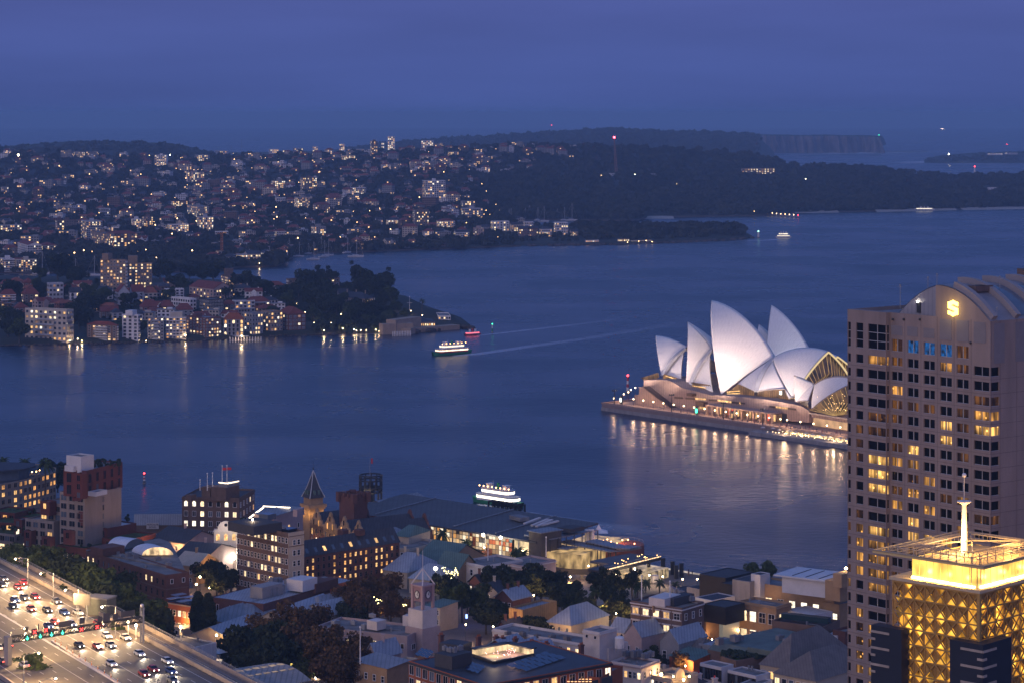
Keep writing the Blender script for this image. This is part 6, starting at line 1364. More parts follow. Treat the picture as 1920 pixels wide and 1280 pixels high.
 mu.bd('mullions',mat('gold_mullion',(.5,.36,.15),.5),R9)
 tr=MB()
 for p,q,o in((ga,gc_,n),(gc_,gb,n2)):
  for i in range(5):a=p.lerp(q,(i+.08)/5)+o*.5;b_=p.lerp(q,(i+.92)/5)+o*.5;tr.bm(LOC(a,hz+.2),LOC(b_,hz+.2),.55,.35)
 tr.bd('light_trough',HOT,R9)
 for p,q,o in((ga,gc_,n),(gc_,gb,n2)):
  for t in(.2,.5,.8):pL('terrace_light',LOC(p.lerp(q,t)+o*1.4,hz+1.3),900,(1,.55,.12),.4,R9)
 cz=zt+5.0;oA=A+n*2.5-d*2.6;oC=C_+n*2.5+n2*2.5;oB=C_+e*(D+2)+n2*2.5;oD=A+e*(D+2)-d*2.6;io=6.2
 def corner_in(k):return[oA+d*k+e*k,oC-d*k+e*k,oB-d*k-e*k,oD+d*k-e*k]
 R0=corner_in(0);R1=corner_in(3.1);R2=corner_in(io);tu=MB();TW=mat('white_truss',(.36,.31,.25),.5,.1,1)
 for R,dz,w in((R0,0,.2),(R1,.5,.12),(R2,.9,.18),(R2,0,.14)):
  for i in range(4):tu.bm(LOC(R[i],cz+dz),LOC(R[(i+1)%4],cz+dz),w)
 for i in range(4):
  a0,a1,b0,b1=R0[i],R0[(i+1)%4],R2[i],R2[(i+1)%4]
  for k in range(13):
   t=k/12;p,q=a0.lerp(a1,t),b0.lerp(b1,t);tu.bm(LOC(p,cz),LOC(q,cz+.9),.07)
   if k<12:q2=b0.lerp(b1,(k+1)/12);p2=a0.lerp(a1,(k+1)/12);m1=p.lerp(q,.5);tu.bm(LOC(p,cz),LOC(p2.lerp(q2,.5),cz+.5),.06);tu.bm(LOC(p2.lerp(q2,.5),cz+.5),LOC(q,cz+.9),.06);tu.bm(LOC(q,cz),LOC(q,cz+.9),.06)
 for i in range(4):tu.bm(LOC(R2[i],cz+.9),LOC((R2[0]+R2[2])/2,cz+1.3),.14)
 tu.bd('canopy_truss',TW,R9)
 un=MB();
 for i in range(2):un.quad(LOC(R0[i],cz-.25),LOC(R0[(i+1)%4],cz-.25),LOC(R0[(i+1)%4].lerp(R1[(i+1)%4],.35),cz-.05),LOC(R0[i].lerp(R1[i],.35),cz-.05))
 for i in range(2):un.bm(LOC(R0[i],cz-.2),LOC(R0[(i+1)%4],cz-.2),.2,.5)
 un.bd('canopy_soffit',mat('gold_soffit',(.62,.46,.20),.5,.1,.5),R9)
 pc=MB()
 for i in range(9):
  for(p,q,o)in((ga,gc_,n),(gc_,gb,n2)):c=p.lerp(q,i/8)-o*1.2;pc.bm(LOC(c,hz),LOC(c,cz+.9),.16)
 pc.bd('canopy_post',TW,R9)
 for(t,u)in((.35,.3),(.62,.5),(.8,.8)):m=MB();m.ball(LOC(A+d*L*t+e*D*u,zt+3.2),.35,8);m.bd('roof_flood',emit('roof_flood',(1,.84,.5),40),R9)
 dk=MB();dk.pZ([LOC(p,0)[:2]for p in(ga+d*.4+e*.4,gc_-d*.4+e*.4,gb-d*.4,ga+d*.4+e*(D-5))],hz+hh-.5-O.z,hz+hh-.1-O.z);dk.bd('pavilion_roof',mat('pale_roof_deck',(.50,.38,.20),.8),R9)
 pL('roof_light',LOC(A+d*L*.5+e*D*.35,zt+7.5),5200,(1,.54,.13),.6,R9);pL('roof_light',LOC(A+d*L*.85+e*D*.6,zt+7.5),5200,(1,.54,.13),.6,R9)
 mp=at(1807.8,1060,zt+1);Ym=436.0;c=V3(((1807.8-960)*Ym/F,Ym,0));t1=zat(940,Ym);t2=zat(890,Ym);m=MB();m.cyl(LOC(c,hz+hh),LOC(c,t1-.4),.62,.42,14);m.lathe(LOC(c,t1-.4),[(.42,-.2),(.6,0),(1.3,.4),(1.3,.55),(.3,.6)],16);m.bd('mast',WP,R9)
 m=MB();m.cyl(LOC(c,t1),LOC(c,t2),.06,.06,6);m.bd('antenna_pole',WP,R9);m=MB();m.ball(LOC(c,t2),.42,10);m.bd('radome',WP,R9)
 pL('mast_uplight',LOC(c+V3((-1.6,-1.6,0)),cz+1.0),1400,(1,.8,.5),.3,R9)
 DK=mat('navy_panel',(.022,.026,.036),.6,.15,.4);STP=mat('pale_strip',(.40,.33,.26),.7)
 def slab(pts,ztp,name,strips):
  m=MB();m.pZ([LOC(p,0)[:2]for p in pts],ztp-40-O.z,ztp-O.z);m.bd(name,DK,R9)
  for(p,q,zz)in strips:s=MB();s.bm(LOC(p,ztp-zz),LOC(q,ztp-zz),.12,.42);s.bd('pale_strip',STP,R9)
 zl=zt-3*pz-.6;xr_=s_of(1560+437/3.047)+L;a0=A-d*3.2+n*2.2;a1=A+d*xr_+n*2.2
 slab([a0,a1,a1-n*2.6,a0-n*2.6],zl+.2,'dark_fin_slab',[(a0+n*.08,a0+d*4+n*.08,1.1),(a0+n*.08,a0+d*1+n*.08,2.4),(a0+n*.08,a0+d*4+n*.08,4.0),(a0+n*.08,a0+d*1+n*.08,5.3),(a0+n*.08,a0+d*4+n*.08,7),(a0+n*.08,a0+d*1+n*.08,8.3)])
 x2=-s_of(1560+680/3.047);p0=C_-d*(x2-1.2)+n*2.2;p1=C_+n*2.2+n2*2.2;p2=C_+e*7.0+n2*2.2;zs=zt-3*pz-.5
 slab([p0,p1,p2,C_+e*7.0,C_-d*(x2-1.2)],zs,'dark_fin_slab',[(p1-d*4.5+n*.08,p1+n*.08,1.2+2.9*k)for k in range(8)]+[(p1-d*1.1+n*.08,p1+n*.08,2.6+2.9*k)for k in range(8)]+[(p1+n2*.08,p1+e*4.2+n2*.08,1.2+2.9*k)for k in range(8)]+[(p1+n2*.08,p1+e*1.1+n2*.08,2.6+2.9*k)for k in range(8)])
golden()
SHX=[(-420,1100),(-206,1068),(-194,1000),(-182,964),(-95,962),(-75,988),(-45,988),(-28,972),(45,888),(70,872),(330,800)]
def gz(X,Y):return 3+max(0,min(1,(pl(SHX,X)-40-Y)/280))*7.5+max(0,min(1,(-X-20)/120))*2*max(0,min(1,(940-Y)/60))
def old_ground():
 xs=np.array(sorted([*np.linspace(-420,330,76),-206,-194,-182,-95,-75]));ys=np.linspace(330,1105,80);shore=lambda x:pl(SHX,x)
 V=[];Q=[];n=len(ys)
 for x in xs:
  for t in np.linspace(0,1,n):y=lerp(330,shore(x),t);V.append((x,y,gz(x,y)-.1))
 for i in range(len(xs)-1):
  for j in range(n-1):Q.append((i*n+j,(i+1)*n+j,(i+1)*n+j+1,i*n+j+1))
 link('city_ground',npmesh('city_ground',V,np.array(Q),[mat('street_paving',(.16,.13,.11),.85,.35,.08)]),kind='structure')
 m=MB()
 for i in range(len(xs)-1):m.quad((xs[i],shore(xs[i]),-3),(xs[i+1],shore(xs[i+1]),-3),(xs[i+1],shore(xs[i+1]),2.95),(xs[i],shore(xs[i]),2.95))
 m.bd('quay_wall',CONC,kind='structure')
old_ground()
WB=mat('dark_red_brick',(.135,.062,.05),.9,.25,.5);WBR=mat('warehouse_brick',(.15,.10,.08),.9,.25,.5);SAND_=mat('golden_sandstone',(.36,.235,.13),.9,.2,.4);PINKW=mat('pinkish_render',(.40,.31,.30),.85,.15,.3)
WHT=mat('heritage_white',(.58,.53,.50),.85,.14,.3);CREAM=mat('heritage_cream',(.48,.40,.30),.85,.15,.3);CORR=mat('blue_corrugated_roof',(.30,.33,.38),.5,.2,.3,rib=(.9,.25));SLATE=mat('dark_slate_roof',(.055,.055,.065),.7,.25,.5,rib=(1.1,.2));ZINC=mat('grey_zinc_roof',(.22,.23,.25),.5,.25,.25,rib=(1.2,.25));OR=mat('weathered_flat_roof',(.20,.185,.175),.9,.45,.22);COPPER=mat('copper_roof',(.11,.17,.145),.65,.25,.3,rib=(.8,.3));TERR=mat('red_terracotta_cladding',(.13,.035,.028),.7,.25,.4,streak=True);SIRC=mat('ribbed_concrete',(.28,.23,.20),.85,.2,.4,streak=True);BLACK=mat('black_cladding',(.022,.02,.02),.6,.25,.5);CUBEW=mat('white_cube_cladding',(.56,.55,.56),.6,.12,.3);BRN=mat('brown_roof_tile',(.17,.145,.13),.8,.25,.4,rib=(.8,.2));ORG=mat('orange_terracotta',(.34,.10,.04),.8,.2,.4);SOLAR=mat('solar_panel',(.012,.02,.055),.15,.2,1,spec=.6)
def bl(zf,L,C,R,z,name,label,cat='building',wall=WBR,roof=OR,kind='flat',rise=3,f0=None,f1=None,base=None,ridge=0,parapet=.7,cornice=None,chim=0,over=.5,sq=True,group=None):
 fp=(rect3 if sq else foot3)(zf(*L),zf(*C),zf(*R),z);zb=gz(fp[1].x,fp[1].y)-1.5 if base is None else base
 r,_=body(name,label,cat,fp,z,zb,wall,roof,kind=kind,rise=rise,ridge=ridge,parapet=parapet,cornice=cornice,chim=chim,over=over,group=group)
 rF[r.name]=fp
 if kind=='flat' and parapet>.25 and(fp[1]-fp[0]).length>8:
  for q in range(4):
   u,v=RNG.uniform(.15,.85),RNG.uniform(.15,.85);c=fp[1]+(fp[0]-fp[1])*u+(fp[2]-fp[1])*v-r.location;c.z=z-parapet-zb;b=MB()
   if q%2:b.bm(c+V3((0,0,.25)),c+(fp[0]-fp[1]).normalized()*RNG.uniform(2,5)+V3((0,0,.25)),.22)
   else:b.cyl(c,c+V3((0,0,RNG.uniform(.7,1.5))),.22,n=7);b.lathe(c+V3((0,0,.9)),[(.4,0),(.35,.25),(.02,.35)],7)
   b.bd('roof_pipe' if q%2 else 'roof_vent',RNG.choice([ZINC,GM,FR['flat']]),r)
 for e,f in((0,f0),(1,f1)):
  if f:f=dict(f);fA(r,fp[e],fp[e+1],z-f.pop('drop',0),f.pop('rows'),f.pop('cols'),f.pop('w'),f.pop('h'),f.pop('top'),f.pop('dz'),**f)
 return r
rF={}
def pB(R9,zf,L,C,R,z,h,m,name='roof_block',par=None):
 fp=rect3(zf(*L),zf(*C),zf(*R),z);b=MB();b.pZ([(p.x-R9.location.x,p.y-R9.location.y)for p in fp],z-h-R9.location.z,z-R9.location.z);b.bd(name,m,R9);return fp
def uN(R9,zf,spots,z,m=GM,s=1.6,name='roof_unit'):
 for x,y in spots:
  p=at(*zf(x,y),z);b=MB();w,d_,h=RNG.uniform(.8,1.5)*s,RNG.uniform(.7,1.2)*s,RNG.uniform(.6,1.1)*s;b.box((p.x-R9.location.x,p.y-R9.location.y,z+h/2-R9.location.z),(w,d_,h),RNG.choice([.7,-.8]));b.cyl((p.x-R9.location.x,p.y-R9.location.y,z+h-R9.location.z),(p.x-R9.location.x,p.y-R9.location.y,z+h+.25-R9.location.z),.3*s*.7,n=8);b.bd(name,m,R9)
def pole(p,h,lab,flag=None):return fP(p,h,lab,yard=False,flag=flag)
def glow_quad(R9,a,b,c,d_,m,name):q=MB();q.quad(*[V3(v)-R9.location for v in(a,b,c,d_)]);q.bd(name,m,R9)
WARM=[LW[0],LW[0],LW[1],LW[2]];BRIGHT=[LW[2],LW[3],LW[3]]
def oW(fp,e,t,z,out=.1):
 a,b=fp[e],fp[e+1];d_=(b-a).normalized();p=a.lerp(b,t)+V3((d_.y,-d_.x,0))*out;return V3((p.x,p.y,z)),d_
def sT(R9,txt,p,d_,size,m,name='lettering'):
 c=bpy.data.curves.new(name,'FONT');c.body=txt;c.size=size;c.align_x='CENTER';c.align_y='CENTER';c.extrude=.02
 t=bpy.data.objects.new(name,c);me=bpy.data.meshes.new_from_object(t);bpy.data.objects.remove(t);me.materials.clear();me.materials.append(m)
 o=link(name,me,R9,p-R9.location);o.rotation_euler=(math.pi/2,0,math.atan2(d_.y,d_.x));return o
def left_cluster():
 z=16.4;pts=[(-150,218),(-70,206),(0,194),(100,176),(200,152),(270,134),(304,124),(306,104),(200,84),(0,92),(-150,108)];fp=[at(*z1(*p),z)for p in pts]
 r,_=body('harbour_hotel','curved tan hotel by the water with rows of amber windows','hotel',fp,z,3,mat('tan_render',(.34,.25,.17),.85,.15,.3),FR['slate'],parapet=.3)
 for i in range(6):L_=(fp[i+1]-fp[i]).length;fA(r,fp[i],fp[i+1],z,4,max(2,int(L_/3.0)),1.7,1.7,.7,3.1,lit=.62,pool=[LW[0],LW[1],LW[1]],style='two',frame=SAND_)
 q=[at(*z1(*p),20.8)for p in[(-150,128),(0,122),(130,112),(196,96),(190,80),(0,74),(-150,84)]];b=MB();b.pZ([(p.x-r.location.x,p.y-r.location.y)for p in iN(q,3)],13,17.3);b.bd('upper_storey',SG,r);b=MB();b.pZ([(p.x-r.location.x,p.y-r.location.y)for p in q],17.3,17.9,bottom=True);b.bd('upper_roof',FR['slate'],r)
 for x,y in[(150,135),(175,128),(198,126),(215,118),(110,140)]:p=at(*z1(x,y),17);b=MB();b.ball(p-r.location,.3,6);b.bd('terrace_lamp',emit('terrace_bulb',(1,.55,.18),14),r)
 R9=thing('stepped_apartments','stepped concrete apartment complex with dark red clad boxes and planted roofs','apartment building',at(*z1(460,600),10));O=R9.location
 def blk(L,C,R,z,h,m,name,roof=None,f0=None,f1=None):
  fp=rect3(z1(*L),z1(*C),z1(*R),z);P=[(p.x-O.x,p.y-O.y)for p in fp];b=MB();b.pZ(P,z-h-O.z,z-O.z,top=False);I=iN(P,.35)
  for i in range(4):b.quad((*P[i],z-O.z),(*P[(i+1)%4],z-O.z),(*I[(i+1)%4],z-O.z),(*I[i],z-O.z));b.quad((*I[i],z-O.z),(*I[(i+1)%4],z-O.z),(*I[(i+1)%4],z-.5-O.z),(*I[i],z-.5-O.z))
  w=b.bd(name,m,R9);rb=MB();rb.add([(*p,z-.5-O.z)for p in I],[(0,1,2,3)]);rb.bd('roof',roof or OR,R9)
  for e,f in((0,f0),(1,f1)):
   if f:fA(R9,fp[e],fp[e+1],z,*f[:6],lit=f[6]if len(f)>6 else .15,style='two' if len(f)<8 else f[7],frame=m)
  return fp
 GR=FGREEN
 blk((346,112),(470,122),(668,70),42.5,9.5,TERR,'red_top_block',OR,(2,2,1.8,3.2,1.2,4.2,.0),(2,5,1.5,3.0,1.5,4.2,.0));blk((362,32),(442,45),(512,30),47.5,6,CUBEW,'lift_tower');blk((352,88),(400,98),(470,84),44,2,CUBEW,'plant_room')
 blk((326,222),(462,250),(662,200),33.8,24,SIRC,'main_tower',None,(7,3,2.6,1.9,1.0,3.05,.1),(7,1,.7,1.9,2,3.05,.1));blk((480,232),(522,238),(585,222),35.4,1.6,CUBEW,'white_roof_block')
 blk((395,100),(440,106),(500,92),43.2,12,TERR,'red_corner_block',None,(3,1,1.7,2.6,1.2,3.6,0))
 blk((222,278),(336,302),(400,278),28.5,20,SIRC,'stepped_block',None,(6,3,2.4,1.8,1.2,3.05,.2));blk((188,372),(292,398),(350,370),22.8,16,SIRC,'stepped_block',None,(5,4,2.2,1.8,1.0,3.05,.2));blk((478,262),(520,272),(662,236),31.5,18,SIRC,'side_tower',None,(4,1,1.8,1.6,1.2,3.2,.6))
 blk((-60,335),(80,352),(185,318),20,14,TERR,'red_wing',FGREEN,(3,4,1.8,2.2,1,3.2,.1));blk((-60,385),(95,408),(215,348),18.5,14,TERR,'red_wing',FGREEN,(3,5,1.8,2,1,3.2,.1));blk((-80,440),(80,470),(190,435),16.5,13,SIRC,'front_wing',FGREEN,(4,6,2.2,1.8,.8,3.05,.22),(4,3,1.8,1.5,.8,3.05,.2))
 for L,C,R,z,h in[((220,282),(270,292),(296,284),29.5,5),((408,335),(452,345),(470,338),27.5,5),((345,442),(392,452),(412,446),22,5),((226,475),(272,486),(290,480),20,7),((130,440),(170,450),(186,442),19,6),((75,378),(120,388),(150,376),21.5,6),((412,130),(446,138),(462,132),42.8,9)]:blk(L,C,R,z,h,TERR,'red_box',None,(max(1,int(h/3)),1,1.5,1.9,.7,3,.1))
 blk((492,405),(585,435),(744,390),20.5,12,TERR,'red_podium',CUBEW,(3,3,1.8,2.2,1.2,3.4,.35));blk((600,480),(690,502),(850,445),17.5,10,TERR,'red_podium',FGREEN,(2,2,1.6,2,1,3,.2));blk((370,515),(465,545),(560,505),15.5,8,TERR,'red_podium',FGREEN)
 mb=MB()
 rs=np.random.RandomState(4)
 for(x0,x1,y0,y1,z,n)in[(405,660,60,95,42.6,40),(380,500,495,530,15.4,30),(560,700,360,395,20.6,14),(0,160,400,440,17,30),(0,200,325,350,19,24),(60,150,425,450,18.5,14)]:
  for _ in range(n):p=at(*z1(rs.uniform(x0,x1),rs.uniform(y0,y1)),z);mb.ball(p-O,rs.uniform(.35,.9),5)
 mb.bd('roof_planting',FDARK,R9,kind='stuff')
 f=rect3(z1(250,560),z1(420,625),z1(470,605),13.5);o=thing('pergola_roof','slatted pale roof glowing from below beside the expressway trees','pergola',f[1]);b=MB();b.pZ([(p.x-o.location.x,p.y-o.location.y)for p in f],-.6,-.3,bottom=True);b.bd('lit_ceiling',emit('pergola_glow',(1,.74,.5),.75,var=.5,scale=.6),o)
 for i in range(9):a,c=f[0].lerp(f[1],i/8),f[3].lerp(f[2],i/8);b=MB();b.bm(a-o.location,c-o.location,.35,.35);b.bd('slat',WHT,o)
left_cluster()
def bond_store():
 Y=937;fp=cB(247,255,350,Y,math.radians(2));r,_=body('bond_store','long low bond store under a pale blue ridged roof at the water','warehouse',fp,9.5,3,WBR,CORR,kind='gable',rise=4,ridge=1,over=.6)
 fA(r,fp[1],fp[2],8.2,1,6,1.7,1.6,2.2,3,lit=.0,litset={(3,0),(5,0)},pool=[LW[2]],style='two')
 p,d_=oW(fp,1,.33,9.3,.5);b=MB();b.box(p-r.location,(4.8,.25,2.3),math.atan2(d_.y,d_.x));b.bd('name_board',WHT,r);q=p+V3((d_.y,-d_.x,0))*.2;sT(r,'METCALFE',q+V3((0,0,.5)),d_,.95,DM);sT(r,'BOND',q-V3((0,0,.5)),d_,.95,DM)
bond_store()
def arch_block():
 r=bl(z2,(62,262),(372,270),(458,222),25,'warehouse_block','dark brick block with arched lit windows and a bright rooftop pavilion','warehouse',WBR,SLATE,f0=dict(rows=4,cols=7,w=1.35,h=1.9,top=5.4,dz=3.7,lit=.38,style='two',pool=BRIGHT+[LW[2]]),f1=dict(rows=4,cols=5,w=1.2,h=1.8,top=2,dz=3.7,lit=.1,style='sash'),cornice=WBR)
 fp=rF[r.name];fA(r,fp[0],fp[1],25,1,7,1.35,1.3,2.2,3.7,style='arch',litset={(0,0),(1,0),(2,0),(5,0)},pool=BRIGHT)
 pB(r,z2,(245,205),(300,216),(375,188),29,5,WBR,'roof_tower');f=pB(r,z2,(262,188),(310,196),(372,180),30.2,1.2,FR['flat'],'roof_terrace')
 for a,b in((f[0],f[1]),(f[1],f[2])):m=MB();m.bm(a-r.location+V3((0,0,.4)),b-r.location+V3((0,0,.4)),.25,.35);m.bd('terrace_strip_light',emit('terrace_strip',(1,.76,.5),3),r)
 pL('terrace_light',f[1].lerp(f[3],.5)-r.location+V3((0,0,2.5)),900,(1,.8,.6),.5,r);pB(r,z2,(185,205),(215,212),(245,200),28.5,4,WBR,'roof_tower');pB(r,z2,(85,250),(110,255),(140,245),26.8,2,WBR,'chimney_stack')
 for x,yb,h,fl in[(200,215,5.5,None),(228,212,5.5,None),(281,180,6,REDP),(307,178,6,REDP),(160,215,3,None)]:
  p=at(*z2(x,yb),28.5);pole(p,h,{200:'slim pole left on the roof of the arched brick block',228:'slim pole second from left on the roof of the arched brick block',281:'flagpole with small red flag left of another on the bright pavilion',307:'flagpole right of the red flagged one on the bright pavilion',160:'short pole at the left roof end of the arched brick block'}[x],fl)
arch_block()
def ornate():
 Y=858;fp=cB(398,401,446,Y,math.radians(3));zt=21.5;r,_=body('ornate_hall','ornate white floodlit hall with a curved gable and arched windows','hall',fp,zt,6,WHT,SLATE,cornice=WHT)
 fA(r,fp[1],fp[2],zt,1,3,1.3,1.7,2.2,3.5,style='arch',litset={(0,0),(1,0),(2,0)},pool=[LW[0]],frame=WHT);fA(r,fp[1],fp[2],zt,1,3,1.3,1.9,6.2,3.5,style='sash',lit=0);fA(r,fp[1],fp[2],zt,1,3,1.3,1.8,10.2,3.5,style='arch',litset={(1,0),(2,0)},pool=BRIGHT,frame=WHT);fA(r,fp[1],fp[2],zt,1,2,2.2,2.4,13.6,3.5,style='arch',litset={(0,0),(1,0)},pool=BRIGHT,frame=WHT)
 p,d_=oW(fp,1,.5,zt,.05);g=MB();R_=Matrix((d_,V3((-d_.y,d_.x,0)),V3((0,0,1)))).transposed();c=p-r.location;w=(fp[2]-fp[1]).length*.34
 V=[c+d_*(w*math.cos(a))+V3((0,0,.5+w*.85*math.sin(a)))for a in[math.pi*i/14 for i in range(15)]];V=[c+d_*w]+V+[c-d_*w];k=len(V);bk=V3((-d_.y,d_.x,0))*.7;g.add(V+[v+bk for v in V],[tuple(range(k)),tuple(range(2*k-1,k-1,-1))]+[(i,(i+1)%k,k+(i+1)%k,k+i)for i in range(k)]);g.bd('curved_gable',WHT,r)
 m=MB();m.ball(c+V3((d_.y,-d_.x,0))*.05+V3((0,0,1.6)),.6,10);m.bd('oculus',GLASS,r)
 q,_=oW(fp,1,.88,12,1.2);m=MB();m.ball(q-r.location,.45,8);m.bd('flood_lamp',BULBW,r);pL('flood_glow',q-r.location+V3((d_.y,-d_.x,0))*1.5,1700,(1,.86,.64),.4,r);q,_=oW(fp,1,.3,9,4);pL('flood_glow',q-r.location,1100,(1,.84,.6),.4,r);q,_=oW(fp,1,.5,22,5);pL('flood_glow',q-r.location,900,(1,.86,.7),.4,r)
ornate()
def brick_hotel():
 z=33;litA={(3,0),(5,0),(6,0),(8,0),(10,0),(11,0),(4,1),(10,1),(11,1),(9,2),(12,2),(11,2),(7,3),(8,3),(3,3),(10,3),(12,3),(6,4),(2,4)}
 r=bl(z2,(362,402),(642,460),(727,446),z,'brick_hotel','five storey brown brick hotel with a pale end wall and scattered lit windows','hotel',WBR,OR,f0=dict(rows=6,cols=15,w=1.05,h=1.7,top=1.8,dz=3.45,litset=litA,pool=[LW[2],LW[0],LW[2]],style='sash'))
 fp=rF[r.name];a,b=fp[1],fp[2];d_=(b-a).normalized();n=V3((d_.y,-d_.x,0))*.12;m=MB();m.quad(a+n-r.location+V3((0,0,-22)),b+n-r.location+V3((0,0,-22)),b+n-r.location,a+n-r.location);m.quad(a-r.location,a+n-r.location,a+n-r.location+V3((0,0,-22)),a-r.location+V3((0,0,-22)));m.bd('pale_end_wall',CREAM,r)
 fA(r,a+n,b+n,z,6,2,1.1,1.6,2.6,3.45,lit=.0,style='sash',mx=(b-a).length*.36)
 m=MB()
 for(e,k)in((0,0),(1,1)):
  for zz in(z-1.3,z-4.6):p,q=fp[e],fp[e+1];m.bm(V3((p.x,p.y,zz))-r.location,V3((q.x,q.y,zz))-r.location,.5,.22)
 m.bd('string_course',WBR,r);pB(r,z2,(418,388),(452,425),(512,392),35.5,3,FW['dark'],'plant_room');pB(r,z2,(520,395),(548,408),(570,398),34.5,2,FR['flat'],'plant_room');pB(r,z2,(556,425),(640,442),(690,430),33.4,.5,SOLAR,'skylight')
 p=at(*z2(447,388),36);m=MB();m.ball(p-r.location,.3,8);m.bd('roof_lamp',BULBW,r);pL('roof_glow',p-r.location+V3((0,-.8,.3)),350,(1,.7,.4),.3,r);uN(r,z2,[(400,402),(610,440),(545,425)],33)
brick_hotel()
def pale_gable_block():
 r=bl(z2,(455,345),(566,368),(722,322),28.5,'pale_gabled_block','pale pink gabled block with a strip-lit roof terrace behind the brick hotel','building',PINKW,ZINC,kind='shed',rise=.8,f1=dict(rows=1,cols=3,w=.9,h=1.6,top=4.2,dz=3.2,litset={(1,0),(0,0)},pool=[LW[0]]))
 a,b=at(*z2(430,378),28),at(*z2(505,322),28);m=MB();m.bm(a-r.location,b-r.location,.5,.3);c=at(*z2(650,322),29.6);m.bm(b-r.location+V3((0,0,.5)),c-r.location,.4,.3);m.bd('strip_light',emit('strip_light',(1,.82,.6),4.5),r);pB(r,z2,(480,352),(530,362),(575,350),30,2,SG,'roof_conservatory');pB(r,z2,(680,330),(690,334),(712,322),31,2.5,PINKW,'chimney_stack')
pale_gable_block()
def long_brick():
 z=20;r=bl(z2,(655,570),(731,592),(1248,508),z,'brick_warehouse','long brick warehouse with lit window rows under a big slate roof with skylights','warehouse',WB,SLATE,kind='gable',rise=4.7,ridge=1,over=.3)
 fp=rF[r.name];lit={(i,j)for i in(0,1,5,6,7,8,9,10,11,13,14,15,16)for j in range(4)if RNG.random()<.72}
 a,b=fp[1],fp[2];fA(r,a,b,z,4,18,.85,1.35,.9,2.45,litset=lit,pool=[LW[0],LW[1],LW[0]],style='sash',frame=WBR)
 d_=(b-a).normalized();nn=V3((-d_.y,d_.x,0));L_=(b-a).length;W_=(fp[0]-fp[1]).length
 for i in range(11):
  p=a+d_*L_*(i+.5)/11+nn*1.3;zz=4.7*1.3/(W_/2)+.1;m=MB();R_=Matrix.Rotation(math.atan2(d_.y,d_.x),3,'Z')@Matrix.Rotation(math.atan2(4.7,W_/2),3,'X');m.box(p-r.location+V3((0,0,zz)),(1.15,1.9,.16),R=R_,m=0);m.bd('skylight',[LW[0]if i in(2,5,8)else SG,DM],r)
 for x in(910,1000):pB(r,z2,(x,440),(x+30,446),(x+60,440),z+6,2,WB,'chimney_stack')
long_brick()
